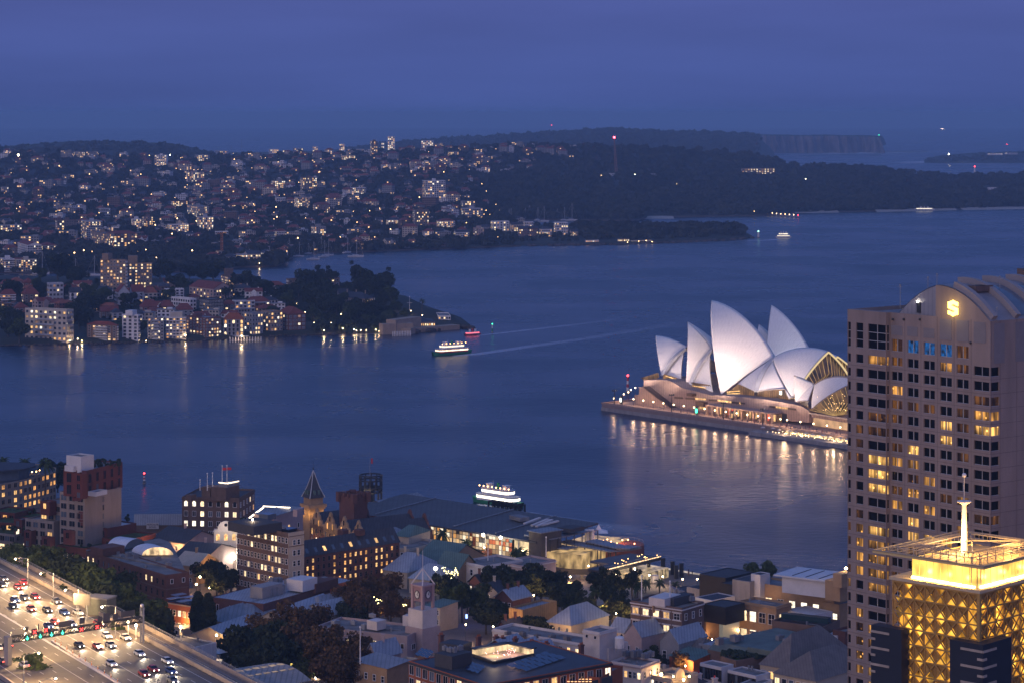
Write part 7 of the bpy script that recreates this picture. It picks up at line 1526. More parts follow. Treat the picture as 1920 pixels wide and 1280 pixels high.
def gable_terrace():
 0
 z=15.5;P0=at(*z2(795,335),21);P3=at(*z2(1022,400),21);P0.z=P3.z=0;d_=(P3-P0)/3;l=d_.length;d_.normalize();e=V3((-d_.y,d_.x,0));e=e if e.x>0 else-e
 R9=thing('gabled_warehouse','row of four stepped sandstone gables with parallel slate roofs','warehouse',(P0.x,P0.y,2));O=R9.location;A=P0-d_*l/2;ln=28
 w=MB();w.pZ([(v.x-O.x,v.y-O.y)for v in(A,A+d_*4*l,A+d_*4*l+e*ln,A+e*ln)],0,z-2,top=False);w.bd('wall',WB,R9)
 for i in range(4):
  for k,(dep,m)in enumerate(((0,SAND_),(ln*(.55 if i<2 else 1),WB))):
   c=A+d_*(l*(i+.5))+e*dep;g=MB();S_=[(-.5,-3),(-.5,.8),(-.42,.8),(-.36,2.0),(-.27,2.2),(-.22,3.6),(-.12,4.2),(-.08,5.4),(0,6.2),(.08,5.4),(.12,4.2),(.22,3.6),(.27,2.2),(.36,2.0),(.42,.8),(.5,.8),(.5,-3)]
   V=[V3((c.x-O.x,c.y-O.y,z-2))+d_*(x*l)+V3((0,0,y))for x,y in S_];n=len(V);t=e*.7;g.add(V+[v+t for v in V],[tuple(range(n)),tuple(range(2*n-1,n-1,-1))]+[(q,(q+1)%n,n+(q+1)%n,n+q)for q in range(n)]);g.bd('gable',m,R9)
  lr=ln*(.55 if i<2 else 1);a,b,c=A+d_*l*i+e*.4,A+d_*l*(i+1)+e*.4,A+d_*l*(i+.5)+e*.4;q=lambda v,zz:(v.x-O.x,v.y-O.y,zz-2);rf=MB();rf.quad(q(a,z),q(c,z+4.6),q(c+e*lr,z+4.6),q(a+e*lr,z));rf.quad(q(c,z+4.6),q(b,z),q(b+e*lr,z),q(c+e*lr,z+4.6));rf.bd('roof',SLATE,R9)
  for k in range(2):window(R9,A+d_*l*(i+.32+.36*k)+V3((0,0,z+.6)),d_,1.0,1.7,'arch',LW[1]if(i+k)%3 else GLASS,SAND_)
  window(R9,A+d_*l*(i+.5)+V3((0,0,z+3.4)),d_,.9,1.4,'arch',GLASS,SAND_)
  for j in range(2):
   for k in range(3):window(R9,A+d_*l*(i+.2+.3*k)+V3((0,0,z-3-3.2*j)),d_,1.0,1.7,'arch',pP(.3),SAND_)
 for i in range(4):pL('wall_glow',A+d_*l*(i+.5)-e*4+V3((0,0,z-6))-O,520,(1,.58,.22),.4,R9)
 Yt=930;X=lambda zx:((z2(zx,0)[0]-960)*Yt/F);cz=lambda zy:zat(z2(0,zy)[1],Yt);c=V3((X(778),Yt,0));o=thing('spire_tower','sandstone tower with steep pointed slate spire, lit amber below','tower',(c.x,c.y,2));rz=math.atan2(d_.y,d_.x);hw=3.0;tb=MB();tb.box((0,0,(cz(300)-2)/2),(2*hw,2*hw,cz(300)-2),rz);tb.bd('shaft',SAND_,o)
 m=MB();m.box((0,0,cz(308)-2),(2*hw+1.7,2*hw+1.7,1.1),rz);m.box((0,0,cz(320)-2),(2*hw+.9,2*hw+.9,.8),rz);m.bd('cornice',SAND_,o);m=MB();m.box((0,0,(cz(300)+cz(262))/2-2),(2*hw-.5,2*hw-.5,cz(262)-cz(300)),rz);m.bd('belfry',SAND_,o)
 sp=MB();R_=Matrix.Rotation(rz,3,'Z');B_=[R_@V3((sx*(hw+.35),sy*(hw+.35),0))+V3((0,0,cz(264)-2))for sx,sy in((-1,-1),(1,-1),(1,1),(-1,1))];M_=[R_@V3((sx*hw*.62,sy*hw*.62,0))+V3((0,0,cz(212)-2))for sx,sy in((-1,-1),(1,-1),(1,1),(-1,1))];T_=V3((0,0,cz(118)-2));sp.add(B_+M_+[T_],[(i,(i+1)%4,4+(i+1)%4,4+i)for i in range(4)]+[(4+i,4+(i+1)%4,8)for i in range(4)]);sp.bd('spire',SLATE,o)
 hp=MB()
 for i in range(4):hp.bm(B_[i],M_[i],.3);hp.bm(M_[i],T_,.25)
 hp.bd('spire_hips',FW['pale'],o);f=MB();f.cyl(T_,T_+V3((0,0,3.6)),.14,.03,6);f.ball(T_+V3((0,0,.5)),.35,6);f.bd('finial',DM,o)
 for s in(-1,1):
  for k in(0,1):m=MB();v=R_@V3((s*1.0 if k==0 else hw*.9,-hw*.9 if k==0 else s*1.0,0));m.box(v+V3((0,0,cz(235)-2)),(.8,.8,1.7),rz);m.bd('spire_dormer',COPPER,o)
 for s in(-1,1):pL('tower_glow',R_@V3((s*2.2,-hw-1.6,cz(350)-2)),230,(1,.58,.18),.3,o);pL('tower_glow',R_@V3((hw+1.6,s*2.2,cz(350)-2)),150,(1,.58,.18),.3,o)
 r=bl(z2,(920,250),(1000,268),(1073,250),28,'crenellated_tower','square red brick tower with battlements','tower',WB,FR['slate'],base=3);fp=rF[r.name];m=MB()
 for e_ in range(4):
  a,b=fp[e_],fp[(e_+1)%4]
  for k in range(4):p=a.lerp(b,(k+.1)/3.2 if k<3 else .97);m.box(V3((p.x,p.y,28.5))-r.location,(1.1,1.1,1.5),rz)
  p=a;m.box(V3((p.x,p.y,27.6))-r.location,(1.9,1.9,3.6),rz)
 m.bd('battlements',WB,r)
gable_terrace()
def lift_ring():
 0
 Yt=985;X=lambda zx:((z2(zx,0)[0]-960)*Yt/F);cz=lambda zy:zat(z2(0,zy)[1],Yt);o=thing('ring_tower','dark steel lattice tower topped by a wide open ring with flagpole','tower',(X(1091),Yt,3));R0=(X(1152)-X(1030))/2;t,b=cz(145)-3,cz(258)-3;m=MB();n=12
 for zz in(t,t-2,t-5.0,t-6.8,lerp(t,b,.62)):
  for i in range(n):a0,a1=2*math.pi*i/n,2*math.pi*(i+1)/n;m.bm((R0*math.cos(a0),R0*math.sin(a0),zz),(R0*math.cos(a1),R0*math.sin(a1),zz),.5,.55)
 for i in range(n):a0=2*math.pi*i/n;m.bm((R0*math.cos(a0),R0*math.sin(a0),t-6.8),(R0*math.cos(a0),R0*math.sin(a0),t),.45);
 for i in range(6):a0=2*math.pi*(i+.3)/6;m.bm((R0*.98*math.cos(a0),R0*.98*math.sin(a0),0),(R0*.98*math.cos(a0),R0*.98*math.sin(a0),t-5),.8)
 m.bd('ring_frame',DM,o);m=MB();m.cyl((0,0,8),(0,0,t-2.5),1.2,1.1,10);m.bm((-R0,0,t-5),(R0,0,t-5),.5);m.bm((0,-R0,t-5),(0,R0,t-5),.5);m.bd('core',DM,o);m=MB();m.cyl((-.3,0,t-3),(-.3,0,cz(55)-3),.14,.08,6);m.bd('flagpole',GM,o);m=MB();m.box((.5,0,cz(68)-3),(.6,.1,2.2));m.bd('flag',REDP,o)
 m=MB();m.ball((-1,-R0-.5,b+1),.5,6);m.bd('lamp',BULB,o);pL('lamp_light',(-1,-R0-1.5,b+1),700,parent=o)
lift_ring()
def terminal():
 a0,a1=at(*z3(75,402),13),at(*z3(705,503),13);d_=(a1-a0).normalized();n=V3((-d_.y,d_.x,0));n=n if n.y>0 else-n;W_=34
 L_=(a1-a0).length+2;A=a0-d_*42;TL=L_+42;R9=thing('cruise_terminal','long dark roofed passenger terminal with a glowing patchwork glass front','terminal',(a0.x,a0.y,3));O=R9.location;V=lambda t,u,z:A+d_*t+n*u+V3((0,0,z-A.z))-O
 rf=MB();rf.add([V(0,-1.5,13),V(TL,-1.5,13),V(TL,W_,15.5),V(0,W_,15.5),V(0,-1.5,12.4),V(TL,-1.5,12.4),V(TL,W_,14.9),V(0,W_,14.9)],[(0,1,2,3),(7,6,5,4),(0,4,5,1),(1,5,6,2),(2,6,7,3),(3,7,4,0)]);rf.bd('roof',mat('terminal_roof',(.085,.082,.085),.6,.25,.15,rib=(2.0,.2)),R9)
 b=MB();b.pZ([V(0,2.5,3)[:2],V(TL-22,2.5,3)[:2],V(TL-22,W_-2,3)[:2],V(0,W_-2,3)[:2]],0,9.6,top=False);b.bd('inner_wall',FW['dark'],R9)
 pal=[emit('panel_warm',(1,.62,.28),.9),emit('panel_white',(1,.84,.6),1.25),emit('panel_amber',(1,.46,.12),.8),mat('panel_blue',(.12,.25,.4)),mat('panel_red',(.4,.12,.06)),emit('panel_cream',(1,.70,.4),.65),mat('panel_grey',(.2,.2,.2)),emit('panel_dim',(1,.6,.3),.35)]
 g=MB();k=int((TL-14)/1.7)
 for i in range(k):
  for j in range(4):x0,x1=i*1.7+.1,(i+1)*1.7-.1;zz=5.2+j*1.75;g.quad(V(x0,2.3,zz),V(x1,2.3,zz),V(x1,2.3,zz+1.55),V(x0,2.3,zz+1.55),RNG.choice([0,1,1,2,3,4,5,5,6,7,7,0]))
 g.bd('patchwork_glass_front',pal,R9)
 g=MB();g.quad(V(TL-14,2.2,3.2),V(TL-1,2.2,3.2),V(TL-1,2.2,11.8),V(TL-14,2.2,11.8));g.bd('entrance_glass',emit('entrance_glow',(1,.74,.40),1.0,var=.5,scale=.4),R9)
 for i in range(13):m=MB();m.cyl(V(i*(TL-2)/12+1,-.4,3),V(i*(TL-2)/12+1,-.4,12.5),.28,n=8);m.bd('column',GM,R9)
 st=MB()
 for x in(18,60,82):st.bm(V(x,0,13.5),V(x,W_,15.8),.5,.3)
 st.bd('roof_seam',ZINC,R9)
 for(x0,y0,x1,y1)in[(650,410,735,378),(690,420,780,385),(715,425,800,388),(740,420,835,395)]:p,q=at(*z3(x0,y0),14.6),at(*z3(x1,y1),15.6);m=MB();m.bm(p-O,q-O,1.3,.5);m.bd('roof_skylight',WHT,R9)
 pB(R9,z3,(868,425),(900,440),(932,420),16.5,1.5,FW['dark'],'plant_box');pB(R9,z3,(610,360),(625,378),(640,368),16.4,1.5,FR['flat'],'plant_box')
 fp=rect3(z3(700,470),z3(790,500),z3(1050,432),13.6);rr=MB();rr.pZ([(p.x-O.x,p.y-O.y)for p in fp],10.6,11,bottom=True);rr.bd('glazed_roof',ZINC,R9)
 for i in range(7):p=fp[1].lerp(fp[2],i/6);m=MB();m.cyl((p.x-O.x,p.y-O.y,0),(p.x-O.x,p.y-O.y,10.8),.2,n=6);m.bd('column',DM,R9)
 fp=rect3(z3(712,445),z3(742,462),z3(818,440),16.5);rr=MB();rr.pZ([(p.x-O.x,p.y-O.y)for p in fp],3,13.4);rr.bd('glass_tower',mat('dim_glass',(.10,.085,.075),.2,.3,.4),R9)
 rr=MB();rr.pZ([(p.x-O.x,p.y-O.y)for p in iN(fp,-.8)],13.4,13.7,bottom=True);rr.bd('tower_roof',ZINC,R9)
 fp=rect3(z3(815,540),z3(960,580),z3(1100,480),9.5);rr=MB();rr.pZ([(p.x-O.x,p.y-O.y)for p in fp],-.5,6.4,top=True);rr.bd('lit_hall',emit('hall_glow',(1,.64,.26),.55,var=.8,scale=.35),R9)
 for L,C,R,z in[((690,515),(810,540),(880,548),10.2),((835,508),(1110,560),(1228,552),10.6),((980,505),(1140,540),(1222,546),11.6)]:
  p,q,s=at(*z3(*L),z),at(*z3(*C),z),at(*z3(*R),z);w_=n*6.5;m=MB();pts=[p,q,s];
  for i in range(2):a_,b_=pts[i],pts[i+1];m.add([x-O for x in(a_,b_,b_+w_,a_+w_)]+[x-O-V3((0,0,.45))for x in(a_,b_,b_+w_,a_+w_)],[(0,1,2,3),(7,6,5,4),(0,4,5,1),(2,6,7,3),(1,5,6,2),(3,7,4,0)])
  m.bd('canopy',ZINC,R9)
  for i in range(5):x=p.lerp(q,i/4)+n*.8;m=MB();m.cyl((x.x-O.x,x.y-O.y,0),(x.x-O.x,x.y-O.y,z-3.3),.22,n=6);m.bd('column',DM,R9)
 c=at(*z3(1165,520),9);m=MB();m.cyl(c-O-V3((0,0,5)),c-O,9.5,9.5,20);m.bd('round_deck',mat('deck_red',(.30,.10,.06),.7),R9)
 for i in range(22):a=2*math.pi*i/22;m=MB();m.cyl(c-O+V3((9.3*math.cos(a),9.3*math.sin(a),0)),c-O+V3((9.3*math.cos(a),9.3*math.sin(a),1.1)),.06,n=5);m.bd('railing_post',GM,R9)
 m=MB();prev=None
 for i in range(23):a=2*math.pi*i/22;p=c-O+V3((9.3*math.cos(a),9.3*math.sin(a),1.1));(m.bm(prev,p,.09)if prev else None);prev=p
 m.bd('railing',GM,R9)
 for i in range(9):a=RNG.uniform(0,6.28);q=c-O+V3((RNG.uniform(2,8.4)*math.cos(a),RNG.uniform(2,8.4)*math.sin(a),1));m=MB();m.ball(q,.25,6);m.bd('deck_lamp',emit('deck_red_lamp',(1,.36,.14),14),R9)
 pL('deck_glow',c-O+V3((0,0,2.6)),900,(1,.36,.2),.8,R9)
 c=at(*z3(1055,478),11);m=MB();m.add([c-O+V3((x,y,1.6))for x,y in((-3.4,-3.4),(3.4,-3.4),(3.4,3.4),(-3.4,3.4))]+[c-O+V3((x,y,2.6))for x,y in((-1,-1),(1,-1),(1,1),(-1,1))]+[c-O+V3((0,0,4.6))],[(i,(i+1)%4,4+(i+1)%4,4+i)for i in range(4)]+[(4+i,4+(i+1)%4,8)for i in range(4)]);m.bd('white_tent',WP,R9)
 for x in(990,1005,1020):p=at(*z3(x,520),9);m=MB();m.cyl(p-O-V3((0,0,2)),p-O+V3((0,0,5.5)),.75,n=12);m.bd('white_flue',WP,R9)
 a,b,c2=at(*z3(1085,668),10),at(*z3(1395,592),10),at(*z3(1240,560),10);m=MB();nn=V3((-(b-a).normalized().y,(b-a).normalized().x,0))*7;m.pZ([(p.x-O.x,p.y-O.y)for p in(a,b,b+nn,a+nn)],5.9,6.9,bottom=True);m.bd('elevated_walk',DM,R9);pd=MB();pd.pZ([(p.x-O.x,p.y-O.y)for p in(b+nn*1.02,b+nn*1.02-(b-a)*.62,b+nn*2.3-(b-a)*.62,b+nn*2.0)],6.0,6.8,bottom=True);pd.bd('deck_wing',mat('deck_grey',(.12,.115,.12),.8),R9)
 m=MB();m.bm(a-O+V3((0,0,.25)),b-O+V3((0,0,.25)),.12,.28);m.bd('rail_light',emit('rail_light',(1,.62,.28),3.2,var=.8,scale=1.5),R9);m=MB();m.bm(a-O+V3((0,0,1.2)),b-O+V3((0,0,1.2)),.08);m.bm(b-O+V3((0,0,1.2)),b+nn-O+V3((0,0,1.2)),.08)
 for i in range(26):p=a.lerp(b,i/25)-O;m.bm(p,p+V3((0,0,1.2)),.05)
 m.bd('railing',GM,R9)
 for t in(.22,.6,.92):p=a.lerp(b,t)+nn*.5-O;m=MB();m.box((p.x,p.y,3),(.9,.9,6),.7);m.bd('pier',DM,R9)
 for i in range(16):p=a.lerp(b,RNG.uniform(.3,.98))+nn*RNG.uniform(.1,.9)-O;m=MB();m.ball(p+V3((0,0,.8)),.12,5);m.bd('table_lamp',emit('terrace_bulb',(1,.55,.18),14),R9)
 gl=MB();f2=rect3(z3(1190,650),z3(1300,690),z3(1320,640),6.5);gl.pZ([(p.x-O.x,p.y-O.y)for p in f2],-.5,3.4,top=True);gl.bd('glass_kiosk',emit('kiosk_glow',(1,.72,.4),.7,var=.9,scale=.7),R9)
 for(x,y,z,e)in[(770,500,7,2600),(945,600,7,2600),(1060,560,8,2000),(900,700,6,2600),(1000,640,6,1500),(1150,690,6,2000),(1240,680,6,1800),(1130,850,8,1800),(430,540,8,900),(640,560,8,1400)]:
  p=at(*z3(x,y),z);sL(p.x,p.y,3,z-3,e,'glowing lamp standing on the terminal forecourt','terminal forecourt lamps',(1,.60,.24),BULB,.3)
 for x,y in[(425,465),(520,480)]:p=at(*z3(x,y),13.3);m=MB();m.ball(p-O+V3((0,-1,-.2)),.55,8);m.bd('flood_lamp',BULBW,R9);pL('flood_glow',p-O+V3((0,-2.6,-1)),2200,(1,.84,.6),.4,R9)
 r2=bl(z2,(1068,300),(1180,322),(1396,268),12.5,'quay_shed','grey zinc roofed shed left of the long terminal roof','shed',FW['dark'],ZINC,kind='gable',rise=2.2,ridge=1,base=3);bl(z2,(1190,345),(1290,372),(1410,330),11,'quay_shed','lower grey shed roof between slate gables and the terminal','shed',FW['dark'],ZINC,base=3)
 pv=[at(*z3(*p),3.2)for p in[(560,560),(1100,560),(1330,700),(1180,930),(1010,910),(800,740),(340,560)]];m=MB();m.add(pv,[tuple(range(len(pv)))][0:1]);m.v=[(x,y,max(3.3,gz(x,y)+.05))for x,y,_ in m.v];m.bd('forecourt_paving',mat('forecourt_paving',(.30,.24,.19),.8,.2,.2),kind='structure')
 rp=thing('ring_ramp','curving road ramp in front of the terminal canopies','ramp',at(*z3(960,640),7));m=MB();prev=None;c=V3((0,0,0))
 for i in range(33):
  a=math.radians(150+i*(250/32));p=(15*math.cos(a),11*math.sin(a),0);q=(9.5*math.cos(a),6*math.sin(a),0)
  if prev:m.quad(prev[1],prev[0],p,q);m.quad(prev[0],(prev[0][0],prev[0][1],-1.1),(p[0],p[1],-1.1),p);m.quad((prev[0][0],prev[0][1],.9),prev[0],p,(p[0],p[1],.9))
  prev=(p,q)
 m.bd('ramp_deck',mat('dark_asphalt',(.055,.05,.05),.9,.2,.3),rp)
 for k in range(5):a=math.radians(170+k*50);m=MB();m.cyl((12*math.cos(a),8.5*math.sin(a),-5),(12*math.cos(a),8.5*math.sin(a),-.1),.6,n=8);m.bd('ramp_pier',CONC,rp)
 rd=bl(z3,(180,510),(420,560),(700,520),6.5,'road_viaduct','low brick lined road embankment before the terminal front','viaduct',WB,mat('dark_asphalt',(.055,.05,.05)),base=2,parapet=.6)
terminal()
def timber_frame():
 o=thing('mooring_frame','dark timber dolphin frame standing in the water behind the terminal','mooring frame',(-8.5,1003,0));a=V3((0,0,0));d_=V3((.74,-.67,0));m=MB();L_=17
 for i in range(8):
  q=d_*L_*i/7
  for s in(-1,1):m.bm(q+V3((s*1.5,s*1.3,-2)),q+V3((s*1.2,s*1.0,8.4)),.5)
  m.bm(q+V3((-1.5,-1.3,8.4)),q+V3((1.5,1.3,8.4)),.5)
  if i<7:m.bm(q+V3((0,0,2)),q+d_*L_/7+V3((0,0,8)),.35)
 m.bm(V3((-1,-.8,8.4)),d_*L_+V3((-1,-.8,8.4)),.6);m.bm(V3((0,0,7)),d_*L_+V3((0,0,7)),.6);m.bd('timber_frame',mat('black_timber',(.018,.016,.016),.9),o)
timber_frame()
def middle():
 bl(z3,(345,606),(430,640),(640,588),13.5,'white_hall','white two storey hall with a big arched window facing the trees','hall',WHT,OR,f0=dict(rows=2,cols=3,w=1.2,h=2.0,top=2.2,dz=4.2,lit=.1,style='sash'),f1=dict(rows=1,cols=6,w=1.3,h=2.2,top=5.4,dz=4,lit=.0,style='sash'),cornice=WHT)
 r=bl(z3,(575,606),(640,640),(822,583),12.8,'pink_hall','pinkish hall with a blank painted wall sign beside the white hall','hall',PINKW,OR,cornice=WHT,f1=dict(rows=1,cols=2,w=1.2,h=2,top=5,dz=4,lit=0));fp=rF[r.name];p,d_=oW(fp,1,.55,10.4,.1);b=MB();b.box(p-r.location,(5,.12,1.3),math.atan2(d_.y,d_.x));b.bd('name_board',CREAM,r);
 p=at(*z3(451,600),13.5);pole(p,5,'flagpole on the roof of the white hall');p=at(*z3(768,575),13);pole(p,6,'slender flagpole behind the pinkish hall')
 bl(z3,(-110,520),(22,548),(200,486),15,'cream_house','cream two storey stone-trimmed house below the slate gables','building',CREAM,OR,f0=dict(rows=2,cols=5,w=1.1,h=1.9,top=1.6,dz=3.8,lit=.1,style='sash'),f1=dict(rows=2,cols=6,w=1.1,h=1.9,top=1.6,dz=3.8,lit=.05,style='sash'),cornice=CREAM)
 bl(z3,(-60,470),(20,482),(135,440),17,'dormered_house','slate roofed house with three curved dormers above the cream house','building',CREAM,COPPER,kind='hip',rise=3)
 bl(z2,(1165,468),(1250,490),(1396,440),15,'arched_house','cream house with a curved white gable beside the long brick warehouse','building',CREAM,ZINC,kind='gable',rise=3,ridge=1)
 bl(z3,(128,585),(235,622),(352,570),11.5,'stone_chapel','stone school hall with steep green ridged roof and gothic gable','hall',SAND_,COPPER,kind='gable',rise=5,f0=dict(rows=1,cols=3,w=1.0,h=2.2,top=2,dz=3,lit=.2,style='arch'))
 bl(z3,(215,640),(290,668),(345,640),11,'stone_chapel','smaller steep gabled stone hall in front of the green roofed one','hall',SAND_,COPPER,kind='gable',rise=5,f0=dict(rows=1,cols=2,w=.9,h=2.0,top=2,dz=3,lit=.4,style='arch'))
 bl(z2,(1215,650),(1290,676),(1400,620),12,'stone_cottage','sandstone cottage with pale blue roof sheets behind the clock tower','house',CREAM,CORR,kind='hip',rise=5,chim=2)
 bl(z3,(20,690),(150,720),(225,672),11.5,'stone_cottage','low blue roofed house under the starry street light','house',CREAM,CORR,kind='hip',rise=4)
 p=at(*z3(165,655),17);sL(p.x,p.y,gz(p.x,p.y),17-gz(p.x,p.y),2600,'dazzling street light left of the tree wound with light strings',None,(1,.84,.5),BULBW,.6)
 p=at(*z2(345,552),15);sL(p.x,p.y-2,gz(p.x,p.y),6,1200,'dazzling white lamp before the ornate white hall',None,(1,.88,.7),BULBW,.5)
 Yc=690;r=bl(z2,(792,978),(1290,1022),(1420,985),19.5,'clock_building','pale pink flat roofed building carrying the clock tower','building',PINKW,OR,f0=dict(rows=1,cols=10,w=1.0,h=1.4,top=2.4,dz=3.6,litset={(3,0),(5,0),(6,0),(7,0)},pool=[LW[2]],style='plain'),f1=dict(rows=1,cols=2,w=2.2,h=1.6,top=3,dz=3,lit=0,style='two'))
 fp=rF[r.name];uN(r,z2,[(1100,920),(1000,960),(900,960),(1180,985),(1060,985)],19,s=1.6);pB(r,z2,(1070,930),(1125,945),(1160,930),22,2.6,WHT,'plant_room');pB(r,z2,(1265,905),(1300,915),(1330,900),22.5,3,WHT,'cooling_tower')
 c=at(*z3(95,870),26);o=thing('clock_tower','pink clock tower with two clock faces under an open pyramid frame','clock tower',(c.x,c.y,13));sc=F/c.y;S3=lambda v:v/2.91/sc;Z3=lambda zy:zat(z3(0,zy)[1],c.y)-13;rz=math.radians(45+1);hw=S3(125)/2/math.sqrt(2)*1.02
 R_=Matrix.Rotation(rz,3,'Z');b=MB();b.box((0,.5,Z3(970)/2),(hw*3.0,hw*3.0,Z3(970)),rz);b.bd('lower_shaft',PINKW,o);b=MB();b.box((0,0,(Z3(870)+Z3(970))/2),(hw*2.5,hw*2.5,Z3(870)-Z3(970)),rz);b.bd('white_balcony',WHT,o);b=MB();b.box((0,0,Z3(972)),(hw*2.7,hw*2.7,.5),rz);b.bd('band',PINKW,o)
 PK=mat('clock_tower_pink',(.40,.28,.27),.85,.12,.4);b=MB()
 for sx in(-1,1):
  for sy in(-1,1):v=R_@V3((sx*(hw-.35),sy*(hw-.35),0));b.box(v+V3((0,0,(Z3(740)+Z3(868))/2)),(.75,.75,Z3(740)-Z3(868)),rz)
 b.box((0,0,Z3(742)),(2*hw+.35,2*hw+.35,.45),rz);b.bd('frame',PK,o);b=MB();b.box((0,0,(Z3(748)+Z3(828))/2),(2*hw-.5,2*hw-.5,Z3(748)-Z3(828)),rz);b.bd('clock_stage',mat('clock_stage_mauve',(.30,.19,.20),.85,.1,.4),o)
 for ang in(0,1):
  nrm=R_@(V3((0,-1,0))if ang==0 else V3((1,0,0)))if False else(R_@V3((-1,0,0))if ang==0 else R_@V3((0,-1,0)));dd=V3((-nrm.y,nrm.x,0));dd=dd if dd.x>0 else-dd;cc=nrm*(hw-.22)+V3((0,0,Z3(791)));rr=S3(44)/2
  f=MB();n_=24;V=[cc+nrm*.1+dd*(rr*.8*math.cos(2*math.pi*i/n_))+V3((0,0,rr*1.0*math.sin(2*math.pi*i/n_)))for i in range(n_)];f.add(V,[tuple(range(n_))]);f.bd('clock_face',mat('clock_white',(.75,.72,.66),.6),o);f=MB()
  for i in range(n_):
   a0,a1=2*math.pi*i/n_,2*math.pi*(i+1)/n_;f.bm(cc+nrm*.12+dd*(rr*.8*math.cos(a0))+V3((0,0,rr*math.sin(a0))),cc+nrm*.12+dd*(rr*.8*math.cos(a1))+V3((0,0,rr*math.sin(a1))),.16)
  for i in range(12):a0=2*math.pi*i/12;f.bm(cc+nrm*.13+dd*(rr*.62*math.cos(a0))+V3((0,0,rr*.78*math.sin(a0))),cc+nrm*.13+dd*(rr*.74*math.cos(a0))+V3((0,0,rr*.92*math.sin(a0))),.1)
  f.bm(cc+nrm*.15,cc+nrm*.15+dd*rr*.3+V3((0,0,rr*.62)),.12);f.bm(cc+nrm*.15,cc+nrm*.15+dd*rr*.38-V3((0,0,rr*.15)),.13);f.bd('clock_hands',DM,o)
 b=MB();T_=V3((0,0,Z3(655)))
 for sx in(-1,1):
  for sy in(-1,1):b.bm(R_@V3((sx*hw,sy*hw,0))+V3((0,0,Z3(738))),T_,.32)
 b.bd('pyramid_frame',WHT,o);b=MB();b.cyl(V3((0,0,Z3(740))),V3((0,0,Z3(545))),.13,.06,6);b.bd('flag_spire',WHT,o)
 r=bl(z3,(475,1008),(960,1062),(1130,1048),23.5,'white_terrace','long white heritage terrace with lit square windows and a brown stained roof','terrace',WHT,OR,f0=dict(rows=2,cols=11,w=1.0,h=1.5,top=1.8,dz=3.4,litset={(3,0),(4,0),(6,0),(7,0),(9,0),(10,0)},pool=[LW[2],LW[0]],style='two'),cornice=WHT)
 uN(r,z3,[(560,1015),(640,1025),(720,1030),(800,1035),(880,1045)],23,OR,1.4,'roof_hatch')
 r=bl(z3,(968,985),(1060,1003),(1155,975),27.5,'white_tower_block','white square stair tower block rising from the white terrace','building',WHT,OR,f0=dict(rows=1,cols=2,w=.8,h=.8,top=1.2,dz=3,lit=0),cornice=WHT);bl(z3,(965,1070),(1110,1092),(1215,1050),22.5,'white_annex','white annex with one lit window below the stair tower block','building',WHT,OR,f0=dict(rows=2,cols=2,w=.9,h=1.5,top=2.4,dz=3.6,litset={(1,0)},pool=[LW[0]],style='two'))
 p=at(*z3(1168,1060),24);o=thing('water_tank','white cylindrical tank on a pipe frame behind the white annex','tank',(p.x,p.y,21));b=MB();b.cyl((0,0,1.6),(0,0,4.4),1.3,n=14);b.lathe((0,0,4.4),[(1.35,0),(.9,.35),(.02,.5)],14);b.bd('tank',WP,o);b=MB()
 for i in range(6):a=i*1.05;b.bm((1.5*math.cos(a),1.5*math.sin(a),0),(1.5*math.cos(a),1.5*math.sin(a),2.6),.09)
 for s in(-1,1):b.bm((-1.8,s*1.5,1.5),(1.8,s*1.5,1.5),.1)
 b.bd('pipe_frame',GM,o)
 bl(z3,(775,925),(905,965),(1110,885),15.5,'plaster_warehouse','plastered warehouse with two blue roofs and round gable windows','warehouse',CREAM,CORR,kind='hip',rise=4.5,ridge=1,f0=dict(rows=1,cols=3,w=1.0,h=1.6,top=1.5,dz=3,lit=0,style='arch'))
 bl(z3,(600,862),(640,880),(826,815),18,'gold_clad_hall','hall clad in warm golden vertical battens with a pale blue roof','hall',mat('golden_battens',(.42,.25,.10),.7,.2,.6,rib=(.6,.25)),ZINC,f1=None)
 p=at(*z3(760,870),10);pL('wall_wash',(p.x-2,p.y-8,9),900,(1,.62,.28),.6)
 for i,(L,C,R,z,w,rf,k,lab)in enumerate([((345,720),(420,745),(520,715),14,WB,SLATE,'gable','mauve chimneyed terrace with dark slate roof left of the batten hall'),((440,765),(510,790),(600,752),13.5,CREAM,SLATE,'gable','second terrace house with dark roof stepping toward the batten hall'),((520,808),(585,830),(650,800),13,WB,CORR,'gable','third terrace house with blue roof next to the batten hall'),((105,845),(190,868),(255,838),15,CREAM,COPPER,'shed','green roofed low gallery with lit front behind the clock tower'),((495,985),(560,1000),(650,975),14.5,WB,SLATE,'gable','dark slate roofed house just behind the white terrace')]):
  bl(z3,L,C,R,z,'terrace_house',lab,'house',w,rf,kind=k,rise=3 if k!='shed' else .6,ridge=1,chim=2 if k=='gable' else 0,f0=dict(rows=2,cols=3,w=.9,h=1.4,top=1,dz=3,lit=.45 if i in(1,3)else .1,style='sash'))
middle()
